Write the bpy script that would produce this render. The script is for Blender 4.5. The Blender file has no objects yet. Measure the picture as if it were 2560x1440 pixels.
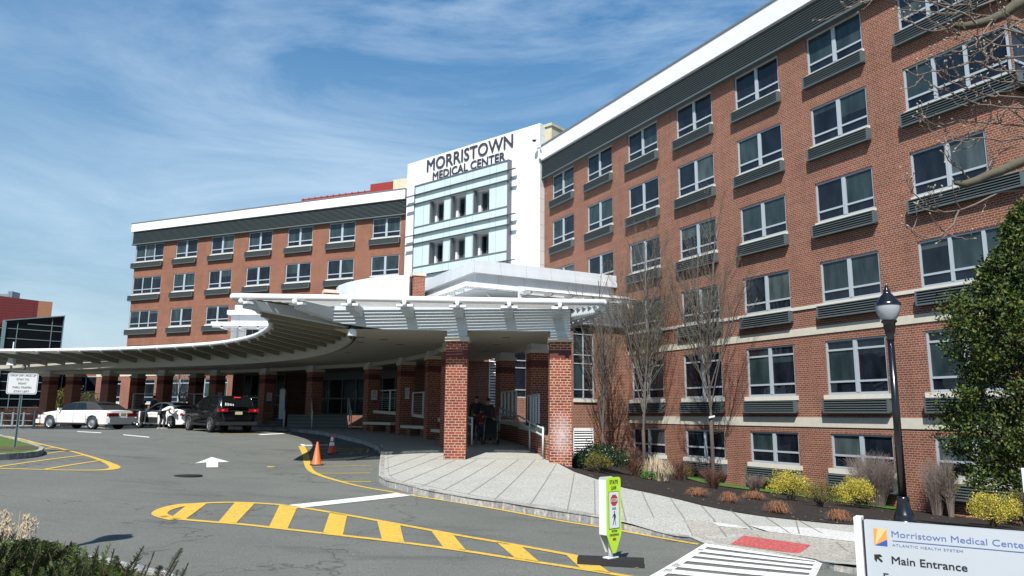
import bpy, bmesh, math, random
import numpy as np
from mathutils import Vector, Matrix
R_=math.radians
sc=bpy.context.scene
# ---------------- camera ----------------
F_PX,PITCH,ROLL=1844.2,.1717,.009
cam_d=bpy.data.cameras.new('camera'); cam=bpy.data.objects.new('camera',cam_d); sc.collection.objects.link(cam)
sc.camera=cam; cam_d.sensor_width=36; cam_d.lens=F_PX/2560*36; cam_d.clip_start=.05; cam_d.clip_end=6000
_c,_s=math.cos(ROLL),math.sin(ROLL)
R0=Vector((1,0,0)); U0=Vector((0,-math.sin(PITCH),math.cos(PITCH))); FW=Vector((0,math.cos(PITCH),math.sin(PITCH)))
rt=_c*R0+_s*U0; up=_c*U0-_s*R0
cam.matrix_world=Matrix(((rt.x,up.x,-FW.x,0),(rt.y,up.y,-FW.y,0),(rt.z,up.z,-FW.z,0),(0,0,0,1)))
# ---------------- sky and sun ----------------
SUN_AZ,SUN_EL=R_(15),R_(51)     # light travels towards +x*sin(az), +y*cos(az)
sun_dir=Vector((math.sin(SUN_AZ)*math.cos(SUN_EL),math.cos(SUN_AZ)*math.cos(SUN_EL),-math.sin(SUN_EL)))
sl=bpy.data.lights.new('sun','SUN'); sl.energy=5.0; sl.angle=R_(.5); sl.color=(1,.965,.9)
so=bpy.data.objects.new('sun',sl); sc.collection.objects.link(so); so.location=(0,0,60)
so.rotation_euler=sun_dir.to_track_quat('-Z','Y').to_euler()
w=bpy.data.worlds.new('World'); sc.world=w; w.use_nodes=True
nt=w.node_tree; nt.nodes.clear(); N=nt.nodes.new; Lk=nt.links.new
out=N('ShaderNodeOutputWorld'); bg=N('ShaderNodeBackground'); bg.inputs[1].default_value=.059
sky=N('ShaderNodeTexSky'); sky.sky_type='NISHITA'; sky.sun_disc=False; sky.sun_elevation=SUN_EL
to_sun=-sun_dir; sky.sun_rotation=math.atan2(to_sun.x,to_sun.y); sky.air_density=1.25; sky.dust_density=.6; sky.ozone_density=2.2
tc=N('ShaderNodeTexCoord'); mp=N('ShaderNodeMapping'); mp.inputs['Rotation'].default_value=(0,R_(18),R_(-35)); mp.inputs['Scale'].default_value=(.8,2.1,3.6)
n1=N('ShaderNodeTexNoise'); n1.inputs['Scale'].default_value=1.7; n1.inputs['Detail'].default_value=9; n1.inputs['Roughness'].default_value=.62; n1.inputs['Distortion'].default_value=.9
n2=N('ShaderNodeTexNoise'); n2.inputs['Scale'].default_value=1.3; n2.inputs['Detail'].default_value=3
cr=N('ShaderNodeValToRGB'); cr.color_ramp.elements[0].position=.40; cr.color_ramp.elements[1].position=.82
cr2=N('ShaderNodeValToRGB'); cr2.color_ramp.elements[0].position=.33; cr2.color_ramp.elements[1].position=.68
mu=N('ShaderNodeMath'); mu.operation='MULTIPLY'; mu3=N('ShaderNodeMath'); mu3.operation='MULTIPLY'; mu3.inputs[1].default_value=.82
sep=N('ShaderNodeSeparateXYZ'); hz=N('ShaderNodeMapRange'); hz.inputs[1].default_value=0; hz.inputs[2].default_value=.62; hz.inputs[3].default_value=.92; hz.inputs[4].default_value=0
mx=N('ShaderNodeMath'); mx.operation='MAXIMUM'
mix=N('ShaderNodeMixRGB'); mix.inputs[2].default_value=(8.6,10.2,11.6,1)
Lk(tc.outputs['Generated'],mp.inputs[0]); Lk(mp.outputs[0],n1.inputs[0]); Lk(tc.outputs['Generated'],n2.inputs[0])
Lk(n1.outputs[0],cr.inputs[0]); Lk(n2.outputs[0],cr2.inputs[0]); Lk(cr.outputs[0],mu.inputs[0]); Lk(cr2.outputs[0],mu.inputs[1]); Lk(mu.outputs[0],mu3.inputs[0])
Lk(tc.outputs['Generated'],sep.inputs[0]); Lk(sep.outputs[2],hz.inputs[0]); mixH=N('ShaderNodeMixRGB'); mixH.inputs[2].default_value=(4.0,5.5,6.7,1); Lk(hz.outputs[0],mixH.inputs[0])
Lk(mu3.outputs[0],mix.inputs[0]); hs=N('ShaderNodeHueSaturation'); hs.inputs['Saturation'].default_value=1.52; hs.inputs['Value'].default_value=1.34; Lk(sky.outputs[0],hs.inputs['Color']); Lk(hs.outputs[0],mixH.inputs[1]); Lk(mixH.outputs[0],mix.inputs[1]); Lk(mix.outputs[0],bg.inputs[0]); Lk(bg.outputs[0],out.inputs[0])
sc.view_settings.view_transform='Standard'; sc.view_settings.look='None'; sc.view_settings.gamma=1; sc.view_settings.exposure=.80
sc.render.engine='CYCLES'
# ---------------- pixel / geometry helpers (photo calibration) ----------------
def ray(x,y):
    a,b=x-1280,y-720
    X=_c*a+_s*b; Yi=-_s*a+_c*b
    vx,vz=X/F_PX,-Yi/F_PX
    return Vector((vx,math.cos(PITCH)-vz*math.sin(PITCH),math.sin(PITCH)+vz*math.cos(PITCH)))
def atz(x,y,z):
    r=ray(x,y); return r*(z/r.z)
def aty(x,y,Y):
    r=ray(x,y); return r*(Y/r.y)
# ground height: smooth surface through measured points
def rbf(pts,ridge=.6):
    P=np.array([p[:2] for p in pts]); v=np.array([p[2] for p in pts]); m=v.mean()
    D=np.sqrt(((P[:,None]-P[None])**2).sum(-1)+4.0)
    w_=np.linalg.solve(D-np.eye(len(P))*ridge,v-m)
    return P,w_,m
GP=[(-6.29,24.5,-1.60),(-6.47,27.3,-1.42),(-14,36.6,-.90),(-24.4,42.6,-.93),(-19,41.5,-.84),(1.45,11,-2.05),(-7.1,25,-1.52),
 (-30.5,48.9,-1.1),(-14.4,43.7,-.93),(-7.1,37.9,-.92),(-4.9,34.4,-1.02),(-3.2,30.7,-1.12),(-1.7,23.1,-1.43),(1.5,23,-1.56),(-1.3,28.3,-1.12),
 (-13.75,20.9,-1.16),(-4,9,-1.95),(6.7,13,-1.98),(0,0,-1.75),(4.3,9.5,-2.05),(-45,50,-1.1),(-20,26,-1.0),(-30,30,-.95),(0,45,-.95),(-45,20,-.7),(10,10,-2.0),(12,4,-1.9),
 (-10,60,-1.0),(-11,16,-1.4),(-8,12,-1.75),(5,15,-2.02),(2.5,18,-1.85),(0,17,-1.85),(-10,30,-1.22)]
_P,_W,_M=rbf(GP)
def G0(x,y):
    x=np.clip(x,-40,14); y=np.clip(y,2,56)
    return float(_M+(_W*np.sqrt((x-_P[:,0])**2+(y-_P[:,1])**2+4.0)).sum())
GS=.8; GX0,GY0=-48,0; GNX,GNY=96,80
_tab=np.array([[G0(GX0+i*GS,GY0+j*GS) for j in range(GNY+1)] for i in range(GNX+1)])
def G(x,y):
    a=min(max((x-GX0)/GS,0),GNX-1e-6); b=min(max((y-GY0)/GS,0),GNY-1e-6); i,j=int(a),int(b); a-=i; b-=j
    z00,z10,z01,z11=_tab[i,j],_tab[i+1,j],_tab[i,j+1],_tab[i+1,j+1]
    return float(z00+a*(z10-z00)+b*(z11-z10)) if a>=b else float(z00+b*(z01-z00)+a*(z11-z01))
def gpt(x,y,fn=G,off=0):
    z=-1.5
    r=ray(x,y)
    for _ in range(40):
        k=z/r.z; k=min(max(k,.5),200); z=.5*z+.5*(fn(r.x*k,r.y*k)+off)
    k=z/r.z
    return Vector((r.x*k,r.y*k,z))
# ---------------- object helpers ----------------
col=sc.collection
def mark(o,label=None,cat=None,group=None,kind=None):
    if label: o['label']=label
    if cat: o['category']=cat
    if group: o['group']=group
    if kind: o['kind']=kind
    return o
def thing(name,label,cat,loc=(0,0,0),rz=0,group=None):
    o=bpy.data.objects.new(name,None); col.objects.link(o); o.location=loc; o.rotation_euler=(0,0,rz); o.empty_display_size=.3
    return mark(o,label,cat,group)
def copy_tree(o,parent=None):
    c=o.copy(); col.objects.link(c)
    if parent: c.parent=parent
    for ch in list(o.children): copy_tree(ch,c)
    return c
class MB:
    """collects polygons; uv in metres chosen by face direction"""
    def __init__(s): s.v=[];s.f=[];s.m=[];s.uv=[];s.sm=[]
    def face(s,pts,m=0,uv=None,smooth=False):
        b=len(s.v); s.v+= [tuple(p) for p in pts]; s.f.append(tuple(range(b,b+len(pts)))); s.m.append(m); s.uv.append(uv); s.sm.append(smooth)
    def mesh(s,verts,faces,m=0,smooth=False):
        b=len(s.v); s.v+=[tuple(p) for p in verts]
        for f in faces: s.f.append(tuple(b+i for i in f)); s.m.append(m); s.uv.append(None); s.sm.append(smooth)
    def box(s,x0,x1,y0,y1,z0,z1,m=0,skip=''):
        v=[(x0,y0,z0),(x1,y0,z0),(x1,y1,z0),(x0,y1,z0),(x0,y0,z1),(x1,y0,z1),(x1,y1,z1),(x0,y1,z1)]
        fs={'b':(3,2,1,0),'t':(4,5,6,7),'f':(0,1,5,4),'k':(2,3,7,6),'l':(3,0,4,7),'r':(1,2,6,5)}
        s.mesh(v,[f for k,f in fs.items() if k not in skip],m)
    def obox(s,c,ax,ay,az,m=0):
        c=Vector(c);ax=Vector(ax);ay=Vector(ay);az=Vector(az)
        v=[c+i*ax+j*ay+k*az for k in(-1,1) for j in(-1,1) for i in(-1,1)]
        s.mesh(v,[(2,3,1,0),(4,5,7,6),(0,1,5,4),(3,2,6,7),(2,0,4,6),(1,3,7,5)],m)
    def bar(s,a,b,w_,h,m=0,upv=(0,0,1)):
        a=Vector(a);b=Vector(b);d=(b-a); L=d.length
        if L<1e-6: return
        d/=L; u=Vector(upv); sd=d.cross(u)
        if sd.length<1e-4: sd=d.cross(Vector((1,0,0)))
        sd.normalize(); u=sd.cross(d)
        s.obox((a+b)/2,d*L/2,sd*w_/2,u*h/2,m)
    def tube(s,pts,rad,n=8,m=0,smooth=True,cap=True):
        pts=[Vector(p) for p in pts]; k=len(pts)
        if not hasattr(rad,'__len__'): rad=[rad]*k
        vs=[];prev=None
        for i,p in enumerate(pts):
            d=(pts[min(i+1,k-1)]-pts[max(i-1,0)])
            if d.length<1e-9: d=Vector((0,0,1))
            d.normalize()
            if prev is None:
                a=d.cross(Vector((0,0,1)))
                if a.length<.05: a=d.cross(Vector((1,0,0)))
            else: a=prev-d*prev.dot(d)
            a.normalize(); prev=a; b=d.cross(a)
            for j in range(n):
                t=2*math.pi*j/n; vs.append(p+rad[i]*(math.cos(t)*a+math.sin(t)*b))
        fs=[(i*n+j,i*n+(j+1)%n,(i+1)*n+(j+1)%n,(i+1)*n+j) for i in range(k-1) for j in range(n)]
        if cap: fs+=[tuple(range(n-1,-1,-1)),tuple((k-1)*n+j for j in range(n))]
        s.mesh(vs,fs,m,smooth)
    def lathe(s,prof,n=20,m=0,c=(0,0,0),smooth=True):
        vs=[];k=len(prof)
        for r,z in prof:
            for j in range(n):
                t=2*math.pi*j/n; vs.append((c[0]+r*math.cos(t),c[1]+r*math.sin(t),c[2]+z))
        fs=[(i*n+j,i*n+(j+1)%n,(i+1)*n+(j+1)%n,(i+1)*n+j) for i in range(k-1) for j in range(n)]
        s.mesh(vs,fs,m,smooth)
    def prism(s,poly,z0,z1,m=0,mt=None):
        n=len(poly); mt=m if mt is None else mt
        s.face([(x,y,z1) for x,y in poly],mt); s.face([(x,y,z0) for x,y in reversed(poly)],m)
        for i in range(n):
            a,b=poly[i],poly[(i+1)%n]; s.face([(a[0],a[1],z0),(b[0],b[1],z0),(b[0],b[1],z1),(a[0],a[1],z1)],m)
    def build(s,name,mats,parent=None,loc=None):
        me=bpy.data.meshes.new(name); me.from_pydata(s.v,[],s.f)
        if not isinstance(mats,(list,tuple)): mats=[mats]
        for mt in mats: me.materials.append(mt)
        me.polygons.foreach_set('material_index',s.m); me.polygons.foreach_set('use_smooth',s.sm)
        uvl=me.uv_layers.new(name='UVMap'); co=np.array(s.v)
        uvs=np.zeros((len(me.loops),2)); li=0
        for f,u in zip(s.f,s.uv):
            if u is not None:
                for k in range(len(f)): uvs[li+k]=u[k]
            else:
                p=co[list(f)]; e1=p[1]-p[0]; e2=p[-1]-p[0]; nn=np.abs(np.cross(e1,e2))
                if nn[2]>=nn[0] and nn[2]>=nn[1]: uvs[li:li+len(f)]=p[:,:2]
                elif nn[0]>nn[1]: uvs[li:li+len(f)]=p[:,1:]
                else: uvs[li:li+len(f)]=p[:,[0,2]]
            li+=len(f)
        uvl.data.foreach_set('uv',uvs.ravel())
        o=bpy.data.objects.new(name,me); col.objects.link(o)
        if parent: o.parent=parent
        if loc: o.location=loc
        return o
def text_mb(mb,txt,x0,x1,z0,h,y,m=0,ext=.0,bold=.0,spacing=1.0,rev=False):
    w=h*bold*6
    if bold:
        for i,(a,b) in enumerate(((-1,-1),(1,-1),(-1,1),(1,1),(0,0))): _text(mb,txt,x0+w*.5+a*w*.5,x1-w*.5+a*w*.5,z0+w*.4+b*w*.4,h-w*.8,y-i*.0004,m,ext,spacing)
    else: _text(mb,txt,x0,x1,z0,h,y,m,ext,spacing)
def _text(mb,txt,x0,x1,z0,h,y,m,ext,spacing):
    """adds lettering to mb in the local x-z plane facing -y, cap height h, stretched to run x0..x1"""
    cu=bpy.data.curves.new('t','FONT'); cu.body=txt; cu.size=1; cu.extrude=ext; cu.space_character=spacing; cu.resolution_u=3
    ob=bpy.data.objects.new('t',cu); col.objects.link(ob)
    dg=bpy.context.evaluated_depsgraph_get(); me=bpy.data.meshes.new_from_object(ob.evaluated_get(dg))
    co=np.array([v.co[:] for v in me.vertices]); 
    fs=[tuple(p.vertices) for p in me.polygons]
    bpy.data.objects.remove(ob); bpy.data.curves.remove(cu); bpy.data.meshes.remove(me)
    xmin,xmax=co[:,0].min(),co[:,0].max(); cap=.729
    X=x0+(co[:,0]-xmin)/(xmax-xmin)*(x1-x0); Z=z0+co[:,1]/cap*h; Y=y-co[:,2]
    mb.mesh(np.stack([X,Y,Z],1),fs,m)
# ---------------- materials ----------------
KA=.74
def mat(name,rgb,rough=.6,spec=.5,metal=0,var=0,vscale=3,bump=0,bscale=40,emit=None,coords='Object'):
    rgb=tuple(c*KA for c in rgb)
    m=bpy.data.materials.new(name); m.use_nodes=True; t=m.node_tree; b=t.nodes['Principled BSDF']
    b.inputs['Base Color'].default_value=(*rgb,1); b.inputs['Roughness'].default_value=rough; b.inputs['Metallic'].default_value=metal
    b.inputs['Specular IOR Level'].default_value=spec
    if emit: b.inputs['Emission Color'].default_value=(*emit[:3],1); b.inputs['Emission Strength'].default_value=emit[3]
    if var or bump:
        tcn=t.nodes.new('ShaderNodeTexCoord')
    if var:
        n=t.nodes.new('ShaderNodeTexNoise'); n.inputs['Scale'].default_value=vscale; n.inputs['Detail'].default_value=6; n.inputs['Roughness'].default_value=.65
        r=t.nodes.new('ShaderNodeMapRange'); r.inputs[1].default_value=.25; r.inputs[2].default_value=.75; r.inputs[3].default_value=1-var; r.inputs[4].default_value=1+var
        h=t.nodes.new('ShaderNodeMixRGB'); h.blend_type='MULTIPLY'; h.inputs[0].default_value=1; h.inputs[1].default_value=(*rgb,1)
        t.links.new(tcn.outputs[coords],n.inputs[0]); t.links.new(n.outputs[0],r.inputs[0]); t.links.new(r.outputs[0],h.inputs[2]); t.links.new(h.outputs[0],b.inputs['Base Color'])
    if bump:
        n=t.nodes.new('ShaderNodeTexNoise'); n.inputs['Scale'].default_value=bscale; n.inputs['Detail'].default_value=4
        bp=t.nodes.new('ShaderNodeBump'); bp.inputs['Strength'].default_value=bump; bp.inputs['Distance'].default_value=.02
        t.links.new(tcn.outputs[coords],n.inputs[0]); t.links.new(n.outputs[0],bp.inputs['Height']); t.links.new(bp.outputs[0],b.inputs['Normal'])
    return m
def brick_mat(name,c1,c2,mortar,rough=.85,msize=.010,dark=1.0,stain=None):
    c1,c2,mortar=[tuple(c*KA for c in q) for q in (c1,c2,mortar)]
    m=bpy.data.materials.new(name); m.use_nodes=True; t=m.node_tree; b=t.nodes['Principled BSDF']; b.inputs['Roughness'].default_value=rough; b.inputs['Specular IOR Level'].default_value=.2
    uv=t.nodes.new('ShaderNodeUVMap')
    def bt(width,off):
        k=t.nodes.new('ShaderNodeTexBrick'); k.inputs['Scale'].default_value=1; k.inputs['Brick Width'].default_value=width; k.inputs['Row Height'].default_value=.08128
        k.inputs['Mortar Size'].default_value=msize; k.inputs['Mortar Smooth'].default_value=.1; k.inputs['Bias'].default_value=-.1; k.offset=off
        k.inputs['Color1'].default_value=(*c1,1); k.inputs['Color2'].default_value=(*c2,1); k.inputs['Mortar'].default_value=(*mortar,1)
        t.links.new(uv.outputs[0],k.inputs[0]); return k
    a=bt(.2032,.5); h=bt(.1016,.5)
    sp=t.nodes.new('ShaderNodeSeparateXYZ'); t.links.new(uv.outputs[0],sp.inputs[0])
    md=t.nodes.new('ShaderNodeMath'); md.operation='MODULO'; md.inputs[1].default_value=.08128*6
    ad=t.nodes.new('ShaderNodeMath'); ad.operation='ADD'; ad.inputs[1].default_value=.08128*6*60
    lt=t.nodes.new('ShaderNodeMath'); lt.operation='LESS_THAN'; lt.inputs[1].default_value=.08128
    t.links.new(sp.outputs[1],ad.inputs[0]); t.links.new(ad.outputs[0],md.inputs[0]); t.links.new(md.outputs[0],lt.inputs[0])
    mx_=t.nodes.new('ShaderNodeMixRGB'); t.links.new(lt.outputs[0],mx_.inputs[0]); t.links.new(a.outputs[0],mx_.inputs[1]); t.links.new(h.outputs[0],mx_.inputs[2])
    # large-scale weathering
    n=t.nodes.new('ShaderNodeTexNoise'); n.inputs['Scale'].default_value=.55; n.inputs['Detail'].default_value=8; n.inputs['Roughness'].default_value=.7; t.links.new(uv.outputs[0],n.inputs[0])
    r=t.nodes.new('ShaderNodeMapRange'); r.inputs[1].default_value=.3; r.inputs[2].default_value=.7; r.inputs[3].default_value=.84; r.inputs[4].default_value=1.14; t.links.new(n.outputs[0],r.inputs[0])
    ml=t.nodes.new('ShaderNodeMixRGB'); ml.blend_type='MULTIPLY'; ml.inputs[0].default_value=1; t.links.new(mx_.outputs[0],ml.inputs[1]); t.links.new(r.outputs[0],ml.inputs[2])
    vm2=t.nodes.new('ShaderNodeMapping'); vm2.inputs['Scale'].default_value=(2.2,.16,1); n9=t.nodes.new('ShaderNodeTexNoise'); n9.inputs['Scale'].default_value=1.4; n9.inputs['Detail'].default_value=7; n9.inputs['Roughness'].default_value=.75
    t.links.new(uv.outputs[0],vm2.inputs[0]); t.links.new(vm2.outputs[0],n9.inputs[0]); r9=t.nodes.new('ShaderNodeMapRange'); r9.inputs[1].default_value=.3; r9.inputs[2].default_value=.75; r9.inputs[3].default_value=.86; r9.inputs[4].default_value=1.12; t.links.new(n9.outputs[0],r9.inputs[0])
    ml9=t.nodes.new('ShaderNodeMixRGB'); ml9.blend_type='MULTIPLY'; ml9.inputs[0].default_value=1; t.links.new(ml.outputs[0],ml9.inputs[1]); t.links.new(r9.outputs[0],ml9.inputs[2])
    last=ml9.outputs[0]
    if stain:   # pale lime bloom with a ragged shape, (u0,v0,ru,rv)
        n3=t.nodes.new('ShaderNodeTexNoise'); n3.inputs['Scale'].default_value=7; n3.inputs['Detail'].default_value=6; t.links.new(uv.outputs[0],n3.inputs[0])
        vm=t.nodes.new('ShaderNodeMapping'); vm.inputs['Location'].default_value=(-stain[0]/stain[2],-stain[1]/stain[3],0); vm.inputs['Scale'].default_value=(1/stain[2],1/stain[3],0); t.links.new(uv.outputs[0],vm.inputs[0])
        ln=t.nodes.new('ShaderNodeVectorMath'); ln.operation='LENGTH'; t.links.new(vm.outputs[0],ln.inputs[0])
        su=t.nodes.new('ShaderNodeMath'); su.operation='SUBTRACT'; su.inputs[0].default_value=1.25; t.links.new(ln.outputs['Value'],su.inputs[1])
        mm=t.nodes.new('ShaderNodeMath'); mm.operation='MULTIPLY'; t.links.new(su.outputs[0],mm.inputs[0]); t.links.new(n3.outputs[0],mm.inputs[1]); mm.use_clamp=True
        m4=t.nodes.new('ShaderNodeMixRGB'); m4.inputs[2].default_value=(.46,.40,.40,1); t.links.new(mm.outputs[0],m4.inputs[0]); t.links.new(last,m4.inputs[1]); last=m4.outputs[0]
    t.links.new(last,b.inputs['Base Color'])
    bp=t.nodes.new('ShaderNodeBump'); bp.inputs['Strength'].default_value=.25; bp.inputs['Distance'].default_value=.01; t.links.new(a.outputs['Fac'],bp.inputs['Height']); bp.invert=True
    t.links.new(bp.outputs[0],b.inputs['Normal'])
    return m
def panel_mat(name,rgb,pw,ph,line=.012,rough=.35,lcol=(.35,.37,.4)):
    rgb,lcol=[tuple(c*KA for c in q) for q in (rgb,lcol)]
    m=bpy.data.materials.new(name); m.use_nodes=True; t=m.node_tree; b=t.nodes['Principled BSDF']; b.inputs['Roughness'].default_value=rough; b.inputs['Specular IOR Level'].default_value=.35
    uv=t.nodes.new('ShaderNodeUVMap'); k=t.nodes.new('ShaderNodeTexBrick'); k.offset=0; k.inputs['Scale'].default_value=1; k.inputs['Brick Width'].default_value=pw; k.inputs['Row Height'].default_value=ph
    k.inputs['Mortar Size'].default_value=line; k.inputs['Mortar Smooth'].default_value=0
    k.inputs['Color1'].default_value=(*rgb,1); k.inputs['Color2'].default_value=(*[c*.965 for c in rgb],1); k.inputs['Mortar'].default_value=(*lcol,1)
    t.links.new(uv.outputs[0],k.inputs[0])
    vm2=t.nodes.new('ShaderNodeMapping'); vm2.inputs['Scale'].default_value=(1.6,.35,1); n9=t.nodes.new('ShaderNodeTexNoise'); n9.inputs['Scale'].default_value=1.3; n9.inputs['Detail'].default_value=8; n9.inputs['Roughness'].default_value=.7
    t.links.new(uv.outputs[0],vm2.inputs[0]); t.links.new(vm2.outputs[0],n9.inputs[0]); r9=t.nodes.new('ShaderNodeMapRange'); r9.inputs[1].default_value=.35; r9.inputs[2].default_value=.7; r9.inputs[3].default_value=1; r9.inputs[4].default_value=.90; t.links.new(n9.outputs[0],r9.inputs[0])
    ml9=t.nodes.new('ShaderNodeMixRGB'); ml9.blend_type='MULTIPLY'; ml9.inputs[0].default_value=1; t.links.new(k.outputs[0],ml9.inputs[1]); t.links.new(r9.outputs[0],ml9.inputs[2]); t.links.new(ml9.outputs[0],b.inputs['Base Color']); return m
M={}
M['brick']=brick_mat('brick',(.25,.080,.050),(.155,.053,.040),(.44,.34,.25),msize=.008)
M['brick_col']=brick_mat('pillar_brick',(.29,.062,.034),(.15,.036,.027),(.48,.37,.28),msize=.008)
M['brick_far']=brick_mat('wing_brick',(.265,.090,.052),(.18,.060,.040),(.34,.25,.18),msize=.008)
M['brick_stain']=brick_mat('stained_brick',(.30,.062,.032),(.155,.034,.025),(.56,.44,.33),msize=.0085,stain=(.02,-.55,.30,.62))
M['brick_dark']=mat('soldier_brick',(.10,.022,.02),.8,var=.3,vscale=25)
M['white']=panel_mat('white_panel',(.84,.865,.88),2.6,.92)
M['white2']=panel_mat('white_roof_panel',(.69,.73,.765),1.55,50,lcol=(.42,.44,.47))
M['white_plain']=mat('white_paint',(.86,.87,.87),.4,var=.04,vscale=2)
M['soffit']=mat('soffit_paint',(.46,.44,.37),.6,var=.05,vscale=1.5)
M['fascia']=mat('fascia_metal',(.60,.66,.70),.45,var=.03)
M['stone']=mat('cast_stone',(.60,.56,.46),.8,var=.10,vscale=4,bump=.1)
M['stone_pale']=mat('pale_stone_sill',(.66,.62,.54),.8,var=.08,vscale=5)
M['frame']=mat('window_aluminium',(.46,.52,.57),.4,metal=.15)
M['fin']=mat('fin_paint',(.29,.275,.22),.7)
M['louver']=mat('louver_metal',(.115,.145,.15),.5,metal=.2)
M['louver_dark']=mat('louver_shadow_gap',(.012,.013,.015),.8)
M['glass']=mat('dark_window_glass',(.008,.011,.017),.03,spec=.45)
M['glass_blind']=mat('window_glass_over_blind',(.030,.050,.054),.05,spec=.45)
M['glass_blind2']=mat('window_glass_over_pale_blind',(.062,.085,.088),.05,spec=.45)
for k_ in ('glass','glass_blind','glass_blind2'):
    t=M[k_].node_tree; b=t.nodes['Principled BSDF']; tcn=t.nodes.new('ShaderNodeTexCoord'); n=t.nodes.new('ShaderNodeTexNoise'); n.inputs['Scale'].default_value=.8; n.inputs['Detail'].default_value=3
    bp=t.nodes.new('ShaderNodeBump'); bp.inputs['Strength'].default_value=.35; bp.inputs['Distance'].default_value=.03; t.links.new(tcn.outputs['Object'],n.inputs[0]); t.links.new(n.outputs[0],bp.inputs['Height']); t.links.new(bp.outputs[0],b.inputs['Normal'])
    n=t.nodes.new('ShaderNodeTexNoise'); n.inputs['Scale'].default_value=1.1; n.inputs['Detail'].default_value=5; mpn=t.nodes.new('ShaderNodeMapping'); mpn.inputs['Scale'].default_value=(2.4,2.4,.7); t.links.new(tcn.outputs['Object'],mpn.inputs[0]); t.links.new(mpn.outputs[0],n.inputs[0])
    r=t.nodes.new('ShaderNodeMapRange'); r.inputs[1].default_value=.35; r.inputs[2].default_value=.7; r.inputs[3].default_value=.6 ; r.inputs[4].default_value=(2.0 if k_=='glass' else 1.35)
    mm=t.nodes.new('ShaderNodeMixRGB'); mm.blend_type='MULTIPLY'; mm.inputs[0].default_value=1; mm.inputs[1].default_value=b.inputs['Base Color'].default_value; t.links.new(n.outputs[0],r.inputs[0]); t.links.new(r.outputs[0],mm.inputs[2]); t.links.new(mm.outputs[0],b.inputs['Base Color'])
M['frost']=mat('frosted_panel',(.56,.675,.665),.22,spec=.5,var=.05,vscale=.6)
M['frost_side']=mat('frosted_fin',(.36,.52,.52),.2)
M['steel']=mat('grey_steel',(.20,.22,.25),.4,metal=.4)
M['mullion']=mat('teal_grey_mullion',(.17,.24,.26),.4)
M['letter']=mat('letter_metal',(.055,.045,.065),.4)
M['cap']=mat('coping_metal',(.16,.18,.20),.5)
M['beige']=brick_mat('beige_brick',(.62,.57,.42),(.58,.53,.39),(.52,.48,.36))
M['redmetal']=panel_mat('red_metal',(.30,.04,.032),30,.25,line=.02,lcol=(.2,.025,.02))
M['redmetal_d']=panel_mat('dark_red_metal',(.13,.018,.018),30,.35,line=.03,lcol=(.07,.01,.01))
M['orangebrick']=mat('orange_brick',(.26,.11,.055),.8,var=.08)
M['black']=mat('black_paint',(.006,.006,.008),.22,spec=.6)
M['rubber']=mat('black_rubber',(.012,.012,.013),.7,bump=.2)
M['rail']=mat('rail_paint',(.52,.62,.62),.4)
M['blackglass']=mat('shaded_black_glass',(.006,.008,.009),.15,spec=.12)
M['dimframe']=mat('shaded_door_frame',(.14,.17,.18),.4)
M['step']=mat('step_stone',(.24,.28,.29),.8,var=.08)
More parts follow.
